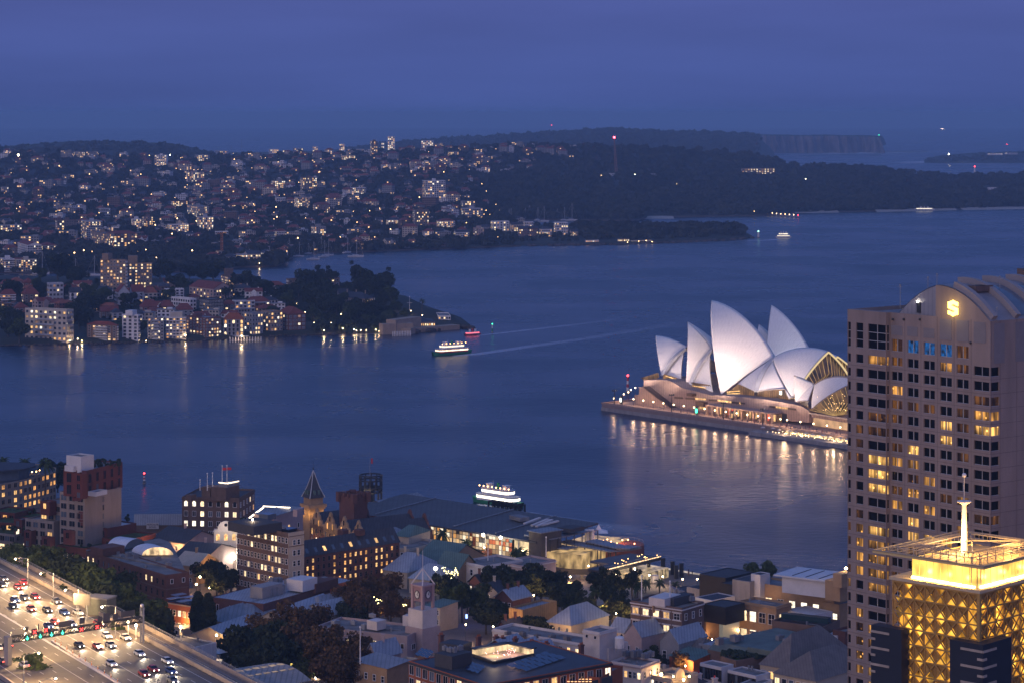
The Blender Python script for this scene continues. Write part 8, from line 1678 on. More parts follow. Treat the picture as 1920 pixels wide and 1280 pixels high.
def near_right():
 z=30;r=bl(z3,(18,1152),(432,1290),(1128,1162),z,'courtyard_hotel','dark roofed modern hotel with a glowing courtyard and solar panels','hotel',ORG,mat('dark_membrane_roof',(.05,.052,.06),.55,.3,.3),parapet=.15)
 fp=rF[r.name];O=r.location;fA(r,fp[0],fp[1],z,3,11,1.9,2.3,.9,3.3,lit=.15,style='two',pool=[LW[2]],frame=WHT);fA(r,fp[1],fp[2],z,2,14,1.7,2.3,1.2,3.3,lit=.3,style='two',frame=WHT)
 m=MB()
 for zz in(z-.45,):m.bm(V3((*fp[0][:2],zz))-O,V3((*fp[1][:2],zz))-O,.9,.5);m.bm(V3((*fp[1][:2],zz))-O,V3((*fp[2][:2],zz))-O,.9,.5)
 m.bd('eaves',DM,r)
 q=[at(*z3(*p),z+.05)for p in((365,1132),(480,1172),(700,1130),(560,1098))];m=MB();m.pZ([(p.x-O.x,p.y-O.y)for p in q],z-O.z-.1,z-O.z+.04,side=False);m.bd('courtyard_floor',mat('courtyard_floor',(.42,.33,.24),.8,.2,.5),r)
 for i in range(4):
  a,b=q[i],q[(i+1)%4];m=MB();m.quad(a-O,b-O,b-O+V3((0,0,1.7)),a-O+V3((0,0,1.7)))if i in(2,3)else m.bm(a-O+V3((0,0,.3)),b-O+V3((0,0,.3)),.5,.6);m.bd('courtyard_wall',emit('courtyard_glow',(1,.70,.38),.9,var=.8,scale=.4)if i in(2,3)else DM,r)
 for i in(2,3):a,b=q[i],q[(i+1)%4];m=MB();m.bm(a-O+V3((0,0,1.9)),b-O+V3((0,0,1.9)),2.2,.3);m.bd('courtyard_eave',DM,r)
 c=sum(q,V3((0,0,0)))/4-O;pL('courtyard_light',c+V3((-2,0,2.2)),900,(1,.72,.42),.5,r);pL('courtyard_light',c+V3((3,1,2.2)),500,(1,.6,.5),.5,r);cr=MB()
 for i in range(26):p=c+(q[2]-q[1])*RNG.uniform(-.3,.45)+(q[0]-q[1])*RNG.uniform(-.35,.3);cr.ball(p+V3((0,0,.9)),.1,5)
 cr.bd('party_lights',emit('party_light',(1,.35,.35),7),r,kind='stuff')
 pB(r,z3,(160,1105),(255,1135),(365,1098),z+3.2,3.4,FW['dark'],'plant_room');pB(r,z3,(185,1068),(300,1075),(388,1058),z+2.6,2.6,FW['dark'],'plant_screen');uN(r,z3,[(215,1100),(245,1108),(270,1112),(300,1100)],z+3.2,ZINC,1.1)
 for L,C,R,nm in[((545,1185),(660,1215),(880,1140),'a'),((320,1205),(395,1228),(440,1190),'b'),((50,1128),(120,1145),(158,1108),'c')]:
  f=foot3(z3(*L),z3(*C),z3(*R),z+.3);k=6 if nm=='a' else 3
  for i in range(k):
   for j in range(3):m=MB();u0,u1,v0,v1=(i+.06)/k,(i+.94)/k,(j+.06)/3,(j+.94)/3;P=lambda u,v,dz=0:f[1]+(f[2]-f[1])*u+(f[0]-f[1])*v-O+V3((0,0,dz));m.add([P(u0,v0),P(u1,v0),P(u1,v1,.35),P(u0,v1,.35)],[(0,1,2,3)]);m.bd('solar_panel',SOLAR,r)
 r2=bl(z3,(700,1252),(900,1300),(1130,1235),27,'louvred_building','low dark building with rows of glowing louvre vents on its roof','building',FW['dark'],mat('dark_membrane_roof',(.05,.052,.06)));O2=r2.location
 for i in range(9):
  for j in range(4):p=at(*z3(850+i*20,1245+j*13),27.2);m=MB();m.box(p-O2,(.55,.4,.1),.3);m.bd('glowing_vent',emit('vent_glow',(1,.5,.22),2.2),r2)
 bl(z3,(940,1220),(1060,1250),(1126,1180),27.5,'orange_wing','orange terracotta wing with a lit green roof terrace','building',ORG,OR);bl(z3,(930,1180),(985,1200),(1060,1165),28.6,'pergola_terrace','small lit terrace box on the edge of the dark hotel roof','building',WHT,FGREEN,f0=dict(rows=1,cols=4,w=1.0,h=1.1,top=.5,dz=2,lit=1,pool=[LW[3]]))
 r=bl(z2,(1000,1150),(1180,1200),(1300,1165),21,'sandstone_store','sandstone trimmed store with pale roof tiers left of the dark hotel','building',SAND_,ZINC,kind='shed',rise=1,f0=dict(rows=2,cols=4,w=1.0,h=1.6,top=2.4,dz=3.4,lit=.2,style='sash'))
 bl(z2,(1030,1180),(1150,1215),(1240,1190),19.5,'sandstone_store','lower curved roofed sandstone store in front of the tiered one','building',CREAM,ZINC,kind='hip',rise=1.5);bl(z2,(1060,1125),(1130,1148),(1255,1105),19,'pink_cottage','mauve gabled cottage with blue roof beside the sandstone store','house',PINKW,CORR,kind='gable',rise=4,ridge=1,chim=1)
 bl(z2,(1200,1150),(1260,1170),(1320,1140),20.5,'flat_shop','flat roofed shop wedged between the cottage and the dark hotel','shop',CREAM,OR)
 p=at(*z2(1034,1155),22);pole(p,9,'pale flagpole over the sandstone store')
 for i,(x,y)in enumerate([(495,1050),(600,1060),(530,1055),(690,1075),(770,1085),(960,1095),(400,1050),(195,1040)]):
  p=at(*z3(x,y),23);o=thing('chimney',['brick chimney with pots at the left end of the white terrace','thick brick chimney with pots on the rear roofs near the courtyard','short brick chimney left of the thick one','blue-roofed row chimney above the courtyard lights','large dark chimney right of the courtyard','broad brick chimney by the white annex','brick chimney behind the plant screen of the dark hotel','slim brick chimney right of the clock tower base'][i],'chimney',p-V3((0,0,4)));m=MB();m.box((0,0,2.5),(1.3,.9,5.2),.75);m.box((0,0,5.1),(1.6,1.15,.35),.75);m.bd('stack',WB,o)
  for k in(-1,0,1):m=MB();m.cyl((k*.35,k*.3,5.2),(k*.35,k*.3,5.9),.17,.14,8);m.bd('chimney_pot',ORG,o)
 for i,(L,C,R,lab)in enumerate([((480,1075),(560,1105),(610,1065),'blue roofed row house left above the courtyard'),((580,1088),(660,1112),(700,1080),'blue roofed row house in the middle above the courtyard'),((670,1100),(740,1120),(790,1092),'blue roofed row house right above the courtyard')]):bl(z3,L,C,R,21.5,'row_house',lab,'house',WB,CORR,kind='gable',rise=2.6,ridge=1,group=None)
 r=bl(z4,(90,640),(476,716),(570,660),24.5,'brick_chambers','brown brick chambers with white window trim and two flagpoles','building',WBR,OR,f0=dict(rows=3,cols=5,w=2.0,h=1.75,top=1.9,dz=3.9,lit=.8,pool=[LW[0],LW[2],LW[4]],style='grid'),f1=dict(rows=3,cols=3,w=1.1,h=1.9,top=2,dz=3.9,lit=0,style='sash'),cornice=WHT);fp=rF[r.name];m=MB()
 for i in range(5):
  for j in range(3):
   for dz in(1.55,3.9):p,d_=oW(fp,0,(i+.5)/5,24.5-dz-j*3.9,.15);m.box(p-r.location,(3.2,.3,.3),math.atan2(d_.y,d_.x))
 m.bd('window_trim',WHT,r);pB(r,z4,(226,618),(345,650),(400,605),26.5,2.4,WHT,'roof_block');pB(r,z4,(395,625),(415,645),(505,600),26.3,2.4,FW['dark'],'plant_screen');uN(r,z4,[(400,590),(430,600),(470,610),(520,640),(540,660)],24.5,ZINC,1.6)
 p,_=oW(fp,0,.47,23.4,.3);m=MB();m.cyl(p-r.location,p-r.location+V3((0,0,.01)),.01,n=4);m.box(p-r.location+V3((0,0,-.2)),(1.1,.5,2.4),.7);m.ball(p-r.location+V3((0,0,1.3)),.4,6);m.bd('statue_niche',SAND_,r)
 pole(at(*z4(172,640),24.5),6.5,'left flagpole on the brown brick chambers');pole(at(*z4(385,680),24.5),6.5,'right flagpole on the brown brick chambers')
 p=at(*z4(146,824),14);sL(p.x,p.y-1,8,6,2000,'dazzling lamp at the foot of the brown brick chambers',None,(1,.82,.5),BULBW,.45)
 r=bl(z4,(996,520),(1616,604),(1740,560),24,'sandstone_museum','long golden sandstone museum wing with paired lit windows and white roof storey','museum',SAND_,OR,f0=dict(rows=2,cols=7,w=2.0,h=2.4,top=4.2,dz=6.2,litset={(1,0),(3,0),(4,0),(5,0),(6,0)},pool=BRIGHT,style='grid'));fp=pB(r,z4,(1225,462),(1622,525),(1700,470),29,5,CUBEW,'white_roof_storey');m=MB();m.pZ([(p.x-r.location.x,p.y-r.location.y)for p in iN(fp,-2.6)],29.05-r.location.z,29.5-r.location.z,bottom=True);m.bd('white_roof',CUBEW,r)
 for k in(.2,.45,.7):a,b=fp[0].lerp(fp[1],k),fp[3].lerp(fp[2],k);m=MB();m.bm(a-r.location+V3((0,0,.55)),b-r.location+V3((0,0,.55)),.25,.2);m.bd('roof_seam',DM,r)
 pB(r,z4,(1618,495),(1660,520),(1725,470),30,6,SAND_,'stepped_tower');pB(r,z4,(1650,450),(1672,465),(1712,440),33,4,SAND_,'stepped_tower');p=at(*z4(1705,418),33.6);m=MB();m.ball(p-r.location,.4,8);m.bd('corner_flood',BULB,r);pL('flood_glow',p-r.location+V3((-1,-1,.6)),500,(1,.66,.3),.3,r)
 r=bl(z4,(905,655),(1182,706),(1297,664),22,'museum_wing','sandstone museum wing with tall bright windows and a striped banner','museum',SAND_,OR,f0=dict(rows=3,cols=4,w=2.2,h=3.0,top=2.6,dz=5.6,litset={(0,0),(1,0),(0,1),(1,1),(0,2),(1,2)},pool=BRIGHT,style='grid'),f1=dict(rows=2,cols=2,w=1.3,h=2.6,top=2.6,dz=5.6,lit=.3,style='sash'),cornice=SAND_);fp=rF[r.name];p,d_=oW(fp,0,.47,10.5,.5);mats=[WP,REDP,mat('banner_navy',(.05,.05,.15))];m=MB()
 for i in range(9):m.box(p-r.location+V3((0,0,2.8-.62*i))+d_*(.12*i if i>3 else 0),(4.2,.12,.6),math.atan2(d_.y,d_.x)+.0,m=[2,0,1,0,1,0,1,0,1][i])
 m.bd('striped_banner',mats,r);bl(z4,(1250,720),(1450,770),(1605,735),19.8,'white_flat_wing','white flat roofed link behind the dark brown block','building',CUBEW,CUBEW,parapet=.2);bl(z4,(1604,660),(1655,690),(1740,640),21,'museum_end_wing','sandstone end wing with lit windows at the hotel tower edge','museum',SAND_,OR,f0=dict(rows=2,cols=2,w=1.6,h=2.4,top=3,dz=5,lit=1,pool=[LW[2],LW[3]],style='grid'))
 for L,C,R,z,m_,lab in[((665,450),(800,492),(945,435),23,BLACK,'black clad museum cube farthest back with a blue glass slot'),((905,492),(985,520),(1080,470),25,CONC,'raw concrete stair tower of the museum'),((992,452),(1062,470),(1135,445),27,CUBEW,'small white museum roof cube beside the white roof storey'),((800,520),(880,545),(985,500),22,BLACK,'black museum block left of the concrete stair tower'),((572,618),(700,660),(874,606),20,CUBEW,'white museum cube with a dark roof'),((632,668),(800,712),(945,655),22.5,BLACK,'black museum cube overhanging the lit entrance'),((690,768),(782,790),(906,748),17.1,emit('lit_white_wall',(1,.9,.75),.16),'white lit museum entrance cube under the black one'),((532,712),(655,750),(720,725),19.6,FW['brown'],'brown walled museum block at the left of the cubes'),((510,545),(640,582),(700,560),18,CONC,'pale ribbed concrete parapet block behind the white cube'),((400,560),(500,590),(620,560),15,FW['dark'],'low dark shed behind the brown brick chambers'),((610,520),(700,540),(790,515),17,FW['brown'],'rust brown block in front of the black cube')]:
  bl(z4,L,C,R,z,'museum_cube',lab,'museum block',m_,FW['dark']if m_ is not CUBEW else SLATE,parapet=.2,base=17.2 if z==22.5 else None)
 p=at(*z4(830,905),11);sL(p.x,p.y-2,8,3,800,'bright lamp by the museum entrance',None,(1,.8,.55),BULBW,.35);p=at(*z4(728,893),12);sL(p.x,p.y-1,8,4,500,'small warm lamp left of the museum entrance',None,(1,.7,.4),BULB,.3)
 r=bl(z4,(1150,795),(1530,858),(1602,800),19,'dark_brown_block','dark brown block with a long glazed roof slot in front of the museum','building',FW['brown'],SLATE);p0,p1=at(*z4(1230,770),20),at(*z4(1580,810),20);m=MB();m.bm(p0-r.location,p1-r.location,2.5,1.6);m.bd('roof_glazing',mat('green_dark_glass',(.02,.045,.05),.15,.2,1,spec=.6),r)
 bl(z4,(1533,890),(1640,925),(1700,880),16.5,'white_block','plain white block between the dark brown block and hotel tower','building',CUBEW,CUBEW,parapet=.2);bl(z4,(1664,870),(1700,895),(1740,860),18,'brick_block','dark brick block squeezed against the hotel tower','building',WB,OR)
 r=bl(z4,(42,900),(172,940),(362,880),16.5,'gabled_shed','pale gabled warehouse with blue ridged roof, left of a similar one','warehouse',PINKW,CORR,kind='gable',rise=3.8,ridge=1,over=.2,f0=dict(rows=1,cols=2,w=1.0,h=2.6,top=3,dz=3,lit=0,style='sash'));bl(z4,(310,945),(452,990),(665,905),15.5,'gabled_shed','grey gabled warehouse with blue ridged roof, right of a similar one','warehouse',FW['grey'],CORR,kind='gable',rise=3.8,ridge=1,over=.2,f0=dict(rows=1,cols=2,w=1.3,h=2.0,top=2.5,dz=3,lit=.0,style='sash'))
 bl(z4,(-30,880),(40,905),(110,870),15,'gabled_shed','small white gabled dormer house left of the pale warehouse','house',WHT,CORR,kind='gable',rise=3.5,f0=dict(rows=2,cols=3,w=.9,h=1.3,top=.8,dz=3,lit=.2,style='arch'));bl(z4,(355,880),(420,900),(480,870),14,'low_shed','low blue roofed shed between the gabled warehouses','shed',FW['grey'],CORR,parapet=.2)
 bl(z4,(600,965),(700,1000),(890,930),15,'flat_shed','flat pale blue roofed shop with a white roof unit','shop',FW['grey'],CORR,parapet=.2);bl(z4,(560,1010),(610,1030),(690,985),13.5,'barrel_shed','dark barrel roofed shed by the blue roofed shop','shed',FW['brown'],BRN,kind='hip',rise=2.5)
 bl(z4,(380,1050),(560,1110),(650,1065),13.5,'brick_shop','brick shop with green ribbed awning roof behind the orange tree','shop',ORG,COPPER,kind='shed',rise=1.2)
 r=bl(z4,(668,1010),(960,1090),(1490,950),15.5,'copper_roofed_hall','wide hall with flat green copper roofs and skirt tiles','hall',FW['brown'],mat('aged_green_roof',(.12,.15,.13),.7,.35,.2),kind='mansard',rise=2.2);pB(r,z4,(965,985),(1200,1050),(1480,940),18.3,1.5,mat('aged_green_roof',(.12,.15,.13)),'upper_roof');uN(r,z4,[(1210,955),(1260,990),(870,965),(910,955),(755,990)],18.3,FR['flat'],1.8,'roof_vent')
 r=bl(z4,(768,1075),(880,1110),(1095,1070),16.5,'planted_block','dark block topped by a thick planted hedge roof','building',FW['brown'],FGREEN,f0=dict(rows=1,cols=3,w=1.0,h=.7,top=2.2,dz=3,lit=.4));rs=np.random.RandomState(8);m=MB()
 for _ in range(150):p=at(*z4(rs.uniform(775,1080),rs.uniform(1030,1085)),16.5);m.ball(p-r.location,rs.uniform(.3,.8),5)
 m.bd('hedge',FDARK,r,kind='stuff')
 r=bl(z4,(1060,1100),(1285,1175),(1740,985),15.5,'hipped_hall','large hall under broad grey brown hipped roof, farther of two','hall',CREAM,BRN,kind='hip',rise=8,ridge=1,f0=dict(rows=1,cols=4,w=1.6,h=2,top=1.6,dz=3,lit=.1));bl(z4,(1275,1180),(1480,1262),(1760,1120),15,'hipped_hall','nearer hall under a grey brown hipped roof with amber lantern','hall',CREAM,BRN,kind='hip',rise=6,ridge=1,f0=dict(rows=2,cols=6,w=1.5,h=2.2,top=1.2,dz=3.2,lit=.2))
 for L,C,R,z,lab,l in[((610,1110),(770,1160),(815,1130),15.5,'white framed glass fronted box, left of two',.05),((818,1160),(1030,1225),(1090,1190),14.8,'white framed glass fronted box, right of two',.05),((905,1268),(1030,1300),(1110,1245),13.5,'low grey roofed block at the bottom edge below the glass boxes',.05)]:bl(z4,L,C,R,z,'glass_box',lab,'building',CUBEW,OR,parapet=.3,f0=dict(rows=1,cols=8,w=1.0,h=3.0,top=1.0,dz=3,lit=l,style='plain',frame=DM))
 r=bl(z4,(-60,1105),(170,1150),(310,1090),19.5,'heritage_shop','white corner building with dark roof plant and lit lower windows','shop',WHT,OR,f0=dict(rows=2,cols=7,w=1.0,h=1.7,top=2.0,dz=4.0,lit=.35,pool=[LW[0],LW[2]],style='sash'),f1=dict(rows=1,cols=3,w=1.0,h=1.7,top=2,dz=4,lit=0,style='sash'),cornice=PINKW);uN(r,z4,[(60,1075),(110,1085),(150,1080),(200,1090),(240,1080)],19.5,ZINC,1.7)
 r=bl(z4,(205,1200),(400,1250),(595,1185),16,'pediment_shop','flat roofed shop row with a round pediment and glowing star lamp','shop',CREAM,OR,f0=dict(rows=2,cols=6,w=1.0,h=1.5,top=1.2,dz=3.5,lit=.5,style='sash'),cornice=CREAM);p,d_=oW(rF[r.name],1,.3,16.3,.1);m=MB();m.cyl(p-r.location,p-r.location+V3((-d_.y,d_.x,0))*.6,2.0,n=20);m.bd('round_pediment',CREAM,r);uN(r,z4,[(330,1170),(300,1185),(450,1190)],16,ZINC,1.2)
 for x,y,e,lab,sz in[(318,1207,1800,'brightest star-like orange lamp over the shop row',.42),(411,1223,500,'small orange lamp right of the star-like one',.28),(527,1222,500,'orange lamp by the chimney at the lower right',.26),(485,1248,700,'golden lit porch lamp at the bottom edge',.34),(38,653,500,'orange lamp among the dark trees left of the brick chambers',.35)]:p=at(*z4(x,y),16 if y>1000 else 8);sL(p.x,p.y-1,p.z-4,4,e,lab,None,(1,.55,.2),BULB,sz)
 for i,(x,y,z,lab)in enumerate([(530,1260,14,'white domed chimney at the bottom edge'),(600,1235,14,'red potted white chimney at the bottom edge'),(720,1270,13,'long white parapet chimney at the bottom edge')]):p=at(*z4(x,y),z);o=thing('chimney',lab,'chimney',p-V3((0,0,3)));m=MB();m.box((0,0,2),(1.4,1,4),.5);m.box((0,0,4),(1.7,1.3,.3),.5);m.bd('stack',WHT,o);m=MB();m.cyl((0,0,4.1),(0,0,4.8),.22,n=8);m.bd('chimney_pot',REDP,o)
 bl(z4,(430,1275),(520,1310),(600,1260),12.5,'dark_roof_house','dark roofed house at the bottom edge under the shop row','house',WHT,SLATE,kind='hip',rise=3)
 a,b=at(*z4(208,404),3.3),at(*z4(760,500),3.3);o=thing('sea_rail','self-glowing white rail along the quay promenade','railing',a);m=MB();m.bm(V3((0,0,.5)),b-a+V3((0,0,.5)),.4,.55);m.bd('rail',emit('rail_glow',(1,.84,.68),.75,var=.5,scale=.3),o)  # floodlit look of the rail is put in as its own emission
 for i,(x,y)in enumerate([(172,515),(268,525),(333,440),(405,465),(432,495),(470,480)]):p=at(*z4(x,y),3);r0=thing('quay_kiosk',['round pale kiosk on the quay beside palms','second round pale kiosk on the quay','tall dark pylon on the promenade','second tall dark pylon on the promenade','dark board on the promenade near the black cube','slim dark pylon farthest right on the promenade'][i],'kiosk',p);m=MB();(m.cyl((0,0,0),(0,0,2.6),1.3,1.5,12)if i<2 else m.box((0,0,2.4),(1.4,.8,4.8),.4));m.bd('body',WHT if i<2 else DM,r0)
 for(x,y,e)in[(230,470,1500),(330,480,1200),(480,500,900),(120,420,1500),(590,500,600)]:p=at(*z4(x,y),6.5);sL(p.x,p.y,3,3.5,e,'lamp on the quay promenade between palms','quay promenade lamps',(1,.72,.42),BULB,.26)
near_right()
def near_left():
 z=24.5;r=bl(z1,(468,555),(905,690),(1032,672),z,'brick_office','red brick office block with two white vaulted skylights on its roof','office building',WB,OR,sq=True,f0=dict(rows=4,cols=15,w=1.05,h=1.7,top=1.7,dz=3.7,lit=.12,pool=[LW[2]],style='sash',frame=WB),f1=dict(rows=1,cols=2,w=.9,h=1.3,top=1.6,dz=3,lit=0),parapet=.8);fp=rF[r.name];O=r.location
 ex=MB();f2=[at(*z1(*p),z)for p in((905,690),(1010,672),(1075,778),(960,500),(880,490),(520,530),(468,555))]
 q=[at(*z1(*p),z-.2)for p in((468,552),(870,488),(930,510),(1010,660))];m=MB();m.pZ([(p.x-O.x,p.y-O.y)for p in q],0,z-.3-O.z);m.bd('rear_wing',OR,r);m=MB()
 for zz in(z-4.6,z-8.3):m.bm(V3((*fp[0][:2],zz))-O,V3((*fp[1][:2],zz))-O,.35,.3);m.bm(V3((*fp[1][:2],zz))-O,V3((*fp[2][:2],zz))-O,.35,.3)
 m.bd('string_course',WBR,r)
 for(a,b,h,lit)in(((680,545),(790,520),45,0),((775,575),(945,575),60,1)):
  p0,p1=at(*z1(a[0],a[1]+12),z),at(*z1(b[0],b[1]+10),z);d_=(p1-p0);w=d_.length;d_.normalize();e=V3((-d_.y,d_.x,0))*(9 if lit else 8);e=e if e.y>0 else-e;e=e.normalized().lerp(V3((-.8,.6,0)),.6).normalized()*8;m=MB();n=14;V=[p0-O+d_*(w*(.5-.5*math.cos(math.pi*i/n)))+V3((0,0,.3+w*.26*math.sin(math.pi*i/n)))for i in range(n+1)];m.add(V+[v+e for v in V],[(i,i+1,n+2+i,n+1+i)for i in range(n)]);m.bd('vaulted_skylight',mat('vault_white',(.58,.60,.64),.5,.1,.5),r);m=MB();m.add([v+d_*0 for v in V],[tuple(range(n+1))]);m.bd('vault_end_glass',emit('vault_glow',(1,.68,.36),1.3,var=.7,scale=.6)if lit else SG,r)
 uN(r,z1,[(860,610),(920,640),(700,590),(640,575),(740,600),(830,560)],z-.3,FR['flat'],1.4,'roof_hatch');pB(r,z1,(530,530),(560,548),(680,520),z+2.2,2.6,WB,'stair_head')
 pB(r,z1,(870,770),(905,790),(1010,765),17,12,FW['dark'],'side_wing');uN(r,z1,[(930,770),(960,765),(990,765),(1030,760)],17,ZINC,1.8)
 r=bl(z1,(885,822),(1075,862),(1165,830),17.5,'brick_pub','low brick tavern lit orange with solar panels on its roof','tavern',ORG,FR['slate'],kind='flat',f0=dict(rows=2,cols=7,w=1.1,h=1.7,top=2.2,dz=3.8,lit=.25,style='sash'),cornice=CREAM,parapet=.3);O=r.location
 for(x,y)in[(975,795),(1030,808),(1075,822),(950,815),(1005,830)]:p=at(*z1(x,y),19);m=MB();m.box(p-O,(4.4,2.4,.15),.75);m.bd('solar_panel',mat('pale_panel',(.35,.38,.45),.25,.1,1,spec=.6),r)
 p=at(*z1(1010,940),12);pL('wall_wash',(p.x,p.y-4,12.5),1300,(1,.55,.2),.5);p=at(*z1(905,950),11);pL('wall_wash',(p.x-3,p.y-3,12),700,(1,.55,.2),.5)
 r2=bl(z1,(905,955),(1000,985),(1090,970),11.5,'awning_shop','flat pale awning roof in front of the orange tavern','shop',CREAM,ZINC,parapet=.2,f0=dict(rows=1,cols=4,w=1.6,h=1.6,top=1,dz=3,lit=.7))
 r=bl(z2,(222,790),(505,848),(870,720),18,'brick_store','long brick store with blue roof, roof plant and a few lit windows','warehouse',WB,CORR,parapet=.2,f0=dict(rows=2,cols=4,w=.8,h=1.9,top=2.0,dz=4,lit=0),f1=dict(rows=1,cols=6,w=1.0,h=1.5,top=3,dz=3,litset={(1,0),(3,0)},pool=[LW[2]]));pB(r,z2,(468,745),(500,760),(610,720),21.5,3.6,FW['grey'],'plant_wall');pB(r,z2,(520,755),(545,765),(625,735),20.6,2.4,ZINC,'fan_unit');pB(r,z2,(660,705),(720,722),(800,690),22,3.6,CUBEW,'plant_room');pB(r,z2,(760,720),(790,740),(850,700),20,3,WB,'brick_block');uN(r,z2,[(640,740),(660,735),(560,735),(590,728),(840,720)],19,ZINC,1.8)
 bl(z2,(815,720),(880,745),(1010,700),15.5,'lit_shop','small brick shop with pale roof panels and a lit orange gable','shop',ORG,CORR,parapet=.2,f0=dict(rows=1,cols=2,w=1,h=1.6,top=1.4,dz=3,lit=.5));p=at(*z2(890,800),10);pL('wall_wash',(p.x-2,p.y-6,12),700,(1,.58,.24),.4)
 for L,C,R,z,k,lab in[((240,910),(330,950),(450,880),14.5,'hip','grey ridged hipped roof shed by the two cypress trees'),((268,990),(330,1045),(385,950),12.5,'gable','steep pale roofed cottage below the hipped shed'),((470,905),(640,950),(820,850),14,'gable','long blue roofed shed in front of the brick store'),((365,880),(470,920),(620,830),15,'hip','grey roofed shed adjoining the brick store'),((700,845),(820,880),(1000,820),14.5,'hip','pale ridged roofs right behind the big dark trees'),((760,880),(860,915),(960,870),13.5,'gable','bright blue roof sheet at the edge of the dark trees')]:bl(z2,L,C,R,z,'iron_roofed_shed',lab,'shed',CREAM,CORR if k=='gable' else ZINC,kind=k,rise=3.2,ridge=1,f0=dict(rows=1,cols=3,w=.9,h=1.3,top=1,dz=3,lit=.2))
 for L,C,R,z,rf,lab in[((0,480),(75,520),(162,475),15.5,SLATE,'slate gabled house left of the dark brick arch block foot'),((95,575),(185,605),(262,540),14.5,SLATE,'steep slate gabled cottage before the ornate hall'),((78,620),(140,645),(200,610),13,CREAM,'lit stone cottage wall below the steep slate cottage')]:bl(z2,L,C,R,z,'gabled_cottage',lab,'house',PINKW if rf is SLATE else SAND_,rf,kind='gable',rise=3.5,ridge=0,chim=1,f0=dict(rows=2,cols=2,w=.9,h=1.5,top=1.2,dz=3,lit=.1,style='sash'))
 p=at(*z2(120,650),10);pL('wall_wash',(p.x,p.y-5,10),500,(1,.62,.26),.4)
 for x,y,lab in[(240,1080,'left white square parasol in the tavern yard'),(268,1095,'right white square parasol in the tavern yard')]:
  p=at(*z2(x,y),16);o=thing('parasol',lab,'parasol',(p.x,p.y,12.5));m=MB();m.cyl((0,0,0),(0,0,3.2),.06,n=5);m.bd('pole',GM,o);m=MB();m.lathe((0,0,2.7),[(2.4,0),(1.3,.45),(.03,.9)],4);m.bd('canopy',WP,o)
 for x,y,z,e,lab,c in[(250,1018,14,1200,'orange lamp glowing behind the two cypresses',(1,.5,.16)),(420,1170,12,900,'white lamp over the ribbed platform roof, left',(1,.85,.6)),(522,1207,12,900,'white lamp over the ribbed platform roof, right',(1,.85,.6)),(222,868,14,350,'tiny orange lamp at the tip of the brick store',(1,.55,.2)),(275,1115,12,1200,'tall white lamp post in front of the cypresses',(1,.86,.66)),(160,700,12,900,'orange glow lamp among the cottage trees',(1,.5,.16)),(140,740,11,900,'second orange glow lamp among the cottage trees',(1,.5,.16)),(700,1220,11,500,'small warm lamp under the big autumn trees',(1,.6,.25)),(795,1250,11,300,'red and white kerb light under the autumn trees',(1,.6,.3)),(375,1155,10,500,'yellow lamp low under the dark fig trees',(1,.7,.2))]:
  p=at(*z2(x,y),z);g0=min(gz(p.x,p.y),z-2.5);sL(p.x,p.y,g0,z-g0,e,lab,None,c,BULBW if 'white' in lab else BULB,.34)
 f=rect3(z2(245,1225),z2(500,1310),z2(770,1270),18);o=thing('platform_roof','ribbed station roof with glowing skylight panels at the bottom edge','station roof',f[1]);n=14;m=MB();e0,e1=f[0]-f[1],f[2]-f[1]
 for i in range(n):u0,u1=i/n,(i+1)/n;h0,h1=2*math.sin(math.pi*u0),2*math.sin(math.pi*u1);m.quad(e0*u0+V3((0,0,h0)),e1+e0*u0+V3((0,0,h0)),e1+e0*u1+V3((0,0,h1)),e0*u1+V3((0,0,h1)))
 m.bd('roof',mat('platform_roof_sheet',(.30,.28,.26),.6,.2,.3,rib=(1.4,.3)),o);m=MB()
 for k in range(6):u=.35+.0*k;a=(k+.15)/6;b=(k+.85)/6;zz=2*math.sin(math.pi*.4)+.08;m.add([e1*a+e0*.32+V3((0,0,2*math.sin(math.pi*.32)+.08)),e1*b+e0*.32+V3((0,0,2*math.sin(math.pi*.32)+.08)),e1*b+e0*.6+V3((0,0,2.05)),e1*a+e0*.6+V3((0,0,2.05))],[(0,1,2,3)])
 m.bd('skylight_panels',emit('skylight_glow',(1,.66,.32),.32,var=.6,scale=.5),o)
near_left()
def cypress(x,y,z,h,lab):
 key='cyp'
 if key not in WCACHE:
  rs=np.random.RandomState(3);n=2600;t=rs.rand(n)**.8;a=rs.rand(n)*6.28;r=(1.35*np.sin(np.pi*np.clip(t*.93+.05,0,1))**.6)*(.75+.35*rs.rand(n));P=np.stack([r*np.cos(a),r*np.sin(a),.6+t*9.4],1);d=rs.normal(size=(n,3));d/=np.linalg.norm(d,axis=1,keepdims=True);b=np.cross(d,rs.normal(size=(n,3)));b/=np.linalg.norm(b,axis=1,keepdims=True);c=np.cross(d,b);s=.22;V=np.stack([P-b*s-c*s,P+b*s-c*s,P+b*s+c*s*1.6,P-b*s+c*s*1.6],1).reshape(-1,3);WCACHE[key]=(npmesh('crown',V,np.arange(len(V)).reshape(-1,4),[FDARK]),)
  m=MB();m.cyl((0,0,-.5),(0,0,4),.25,.12,6);WCACHE[key]+=(m.mesh('trunk',[BARK]),)
 o=thing('cypress_tree',lab,'tree',(x,y,z),0,None,(h/10,h/10,h/10));link('crown',WCACHE[key][0],o);link('trunk',WCACHE[key][1],o)
for zx,zy,h,lab in[(1080,990,12.5,'dark cypress beside the tavern, left of two'),(1135,1000,12.5,'dark cypress beside the tavern, right of two')]:p=at(*z1(zx,zy),13);cypress(p.x,p.y,9,h+3,lab)
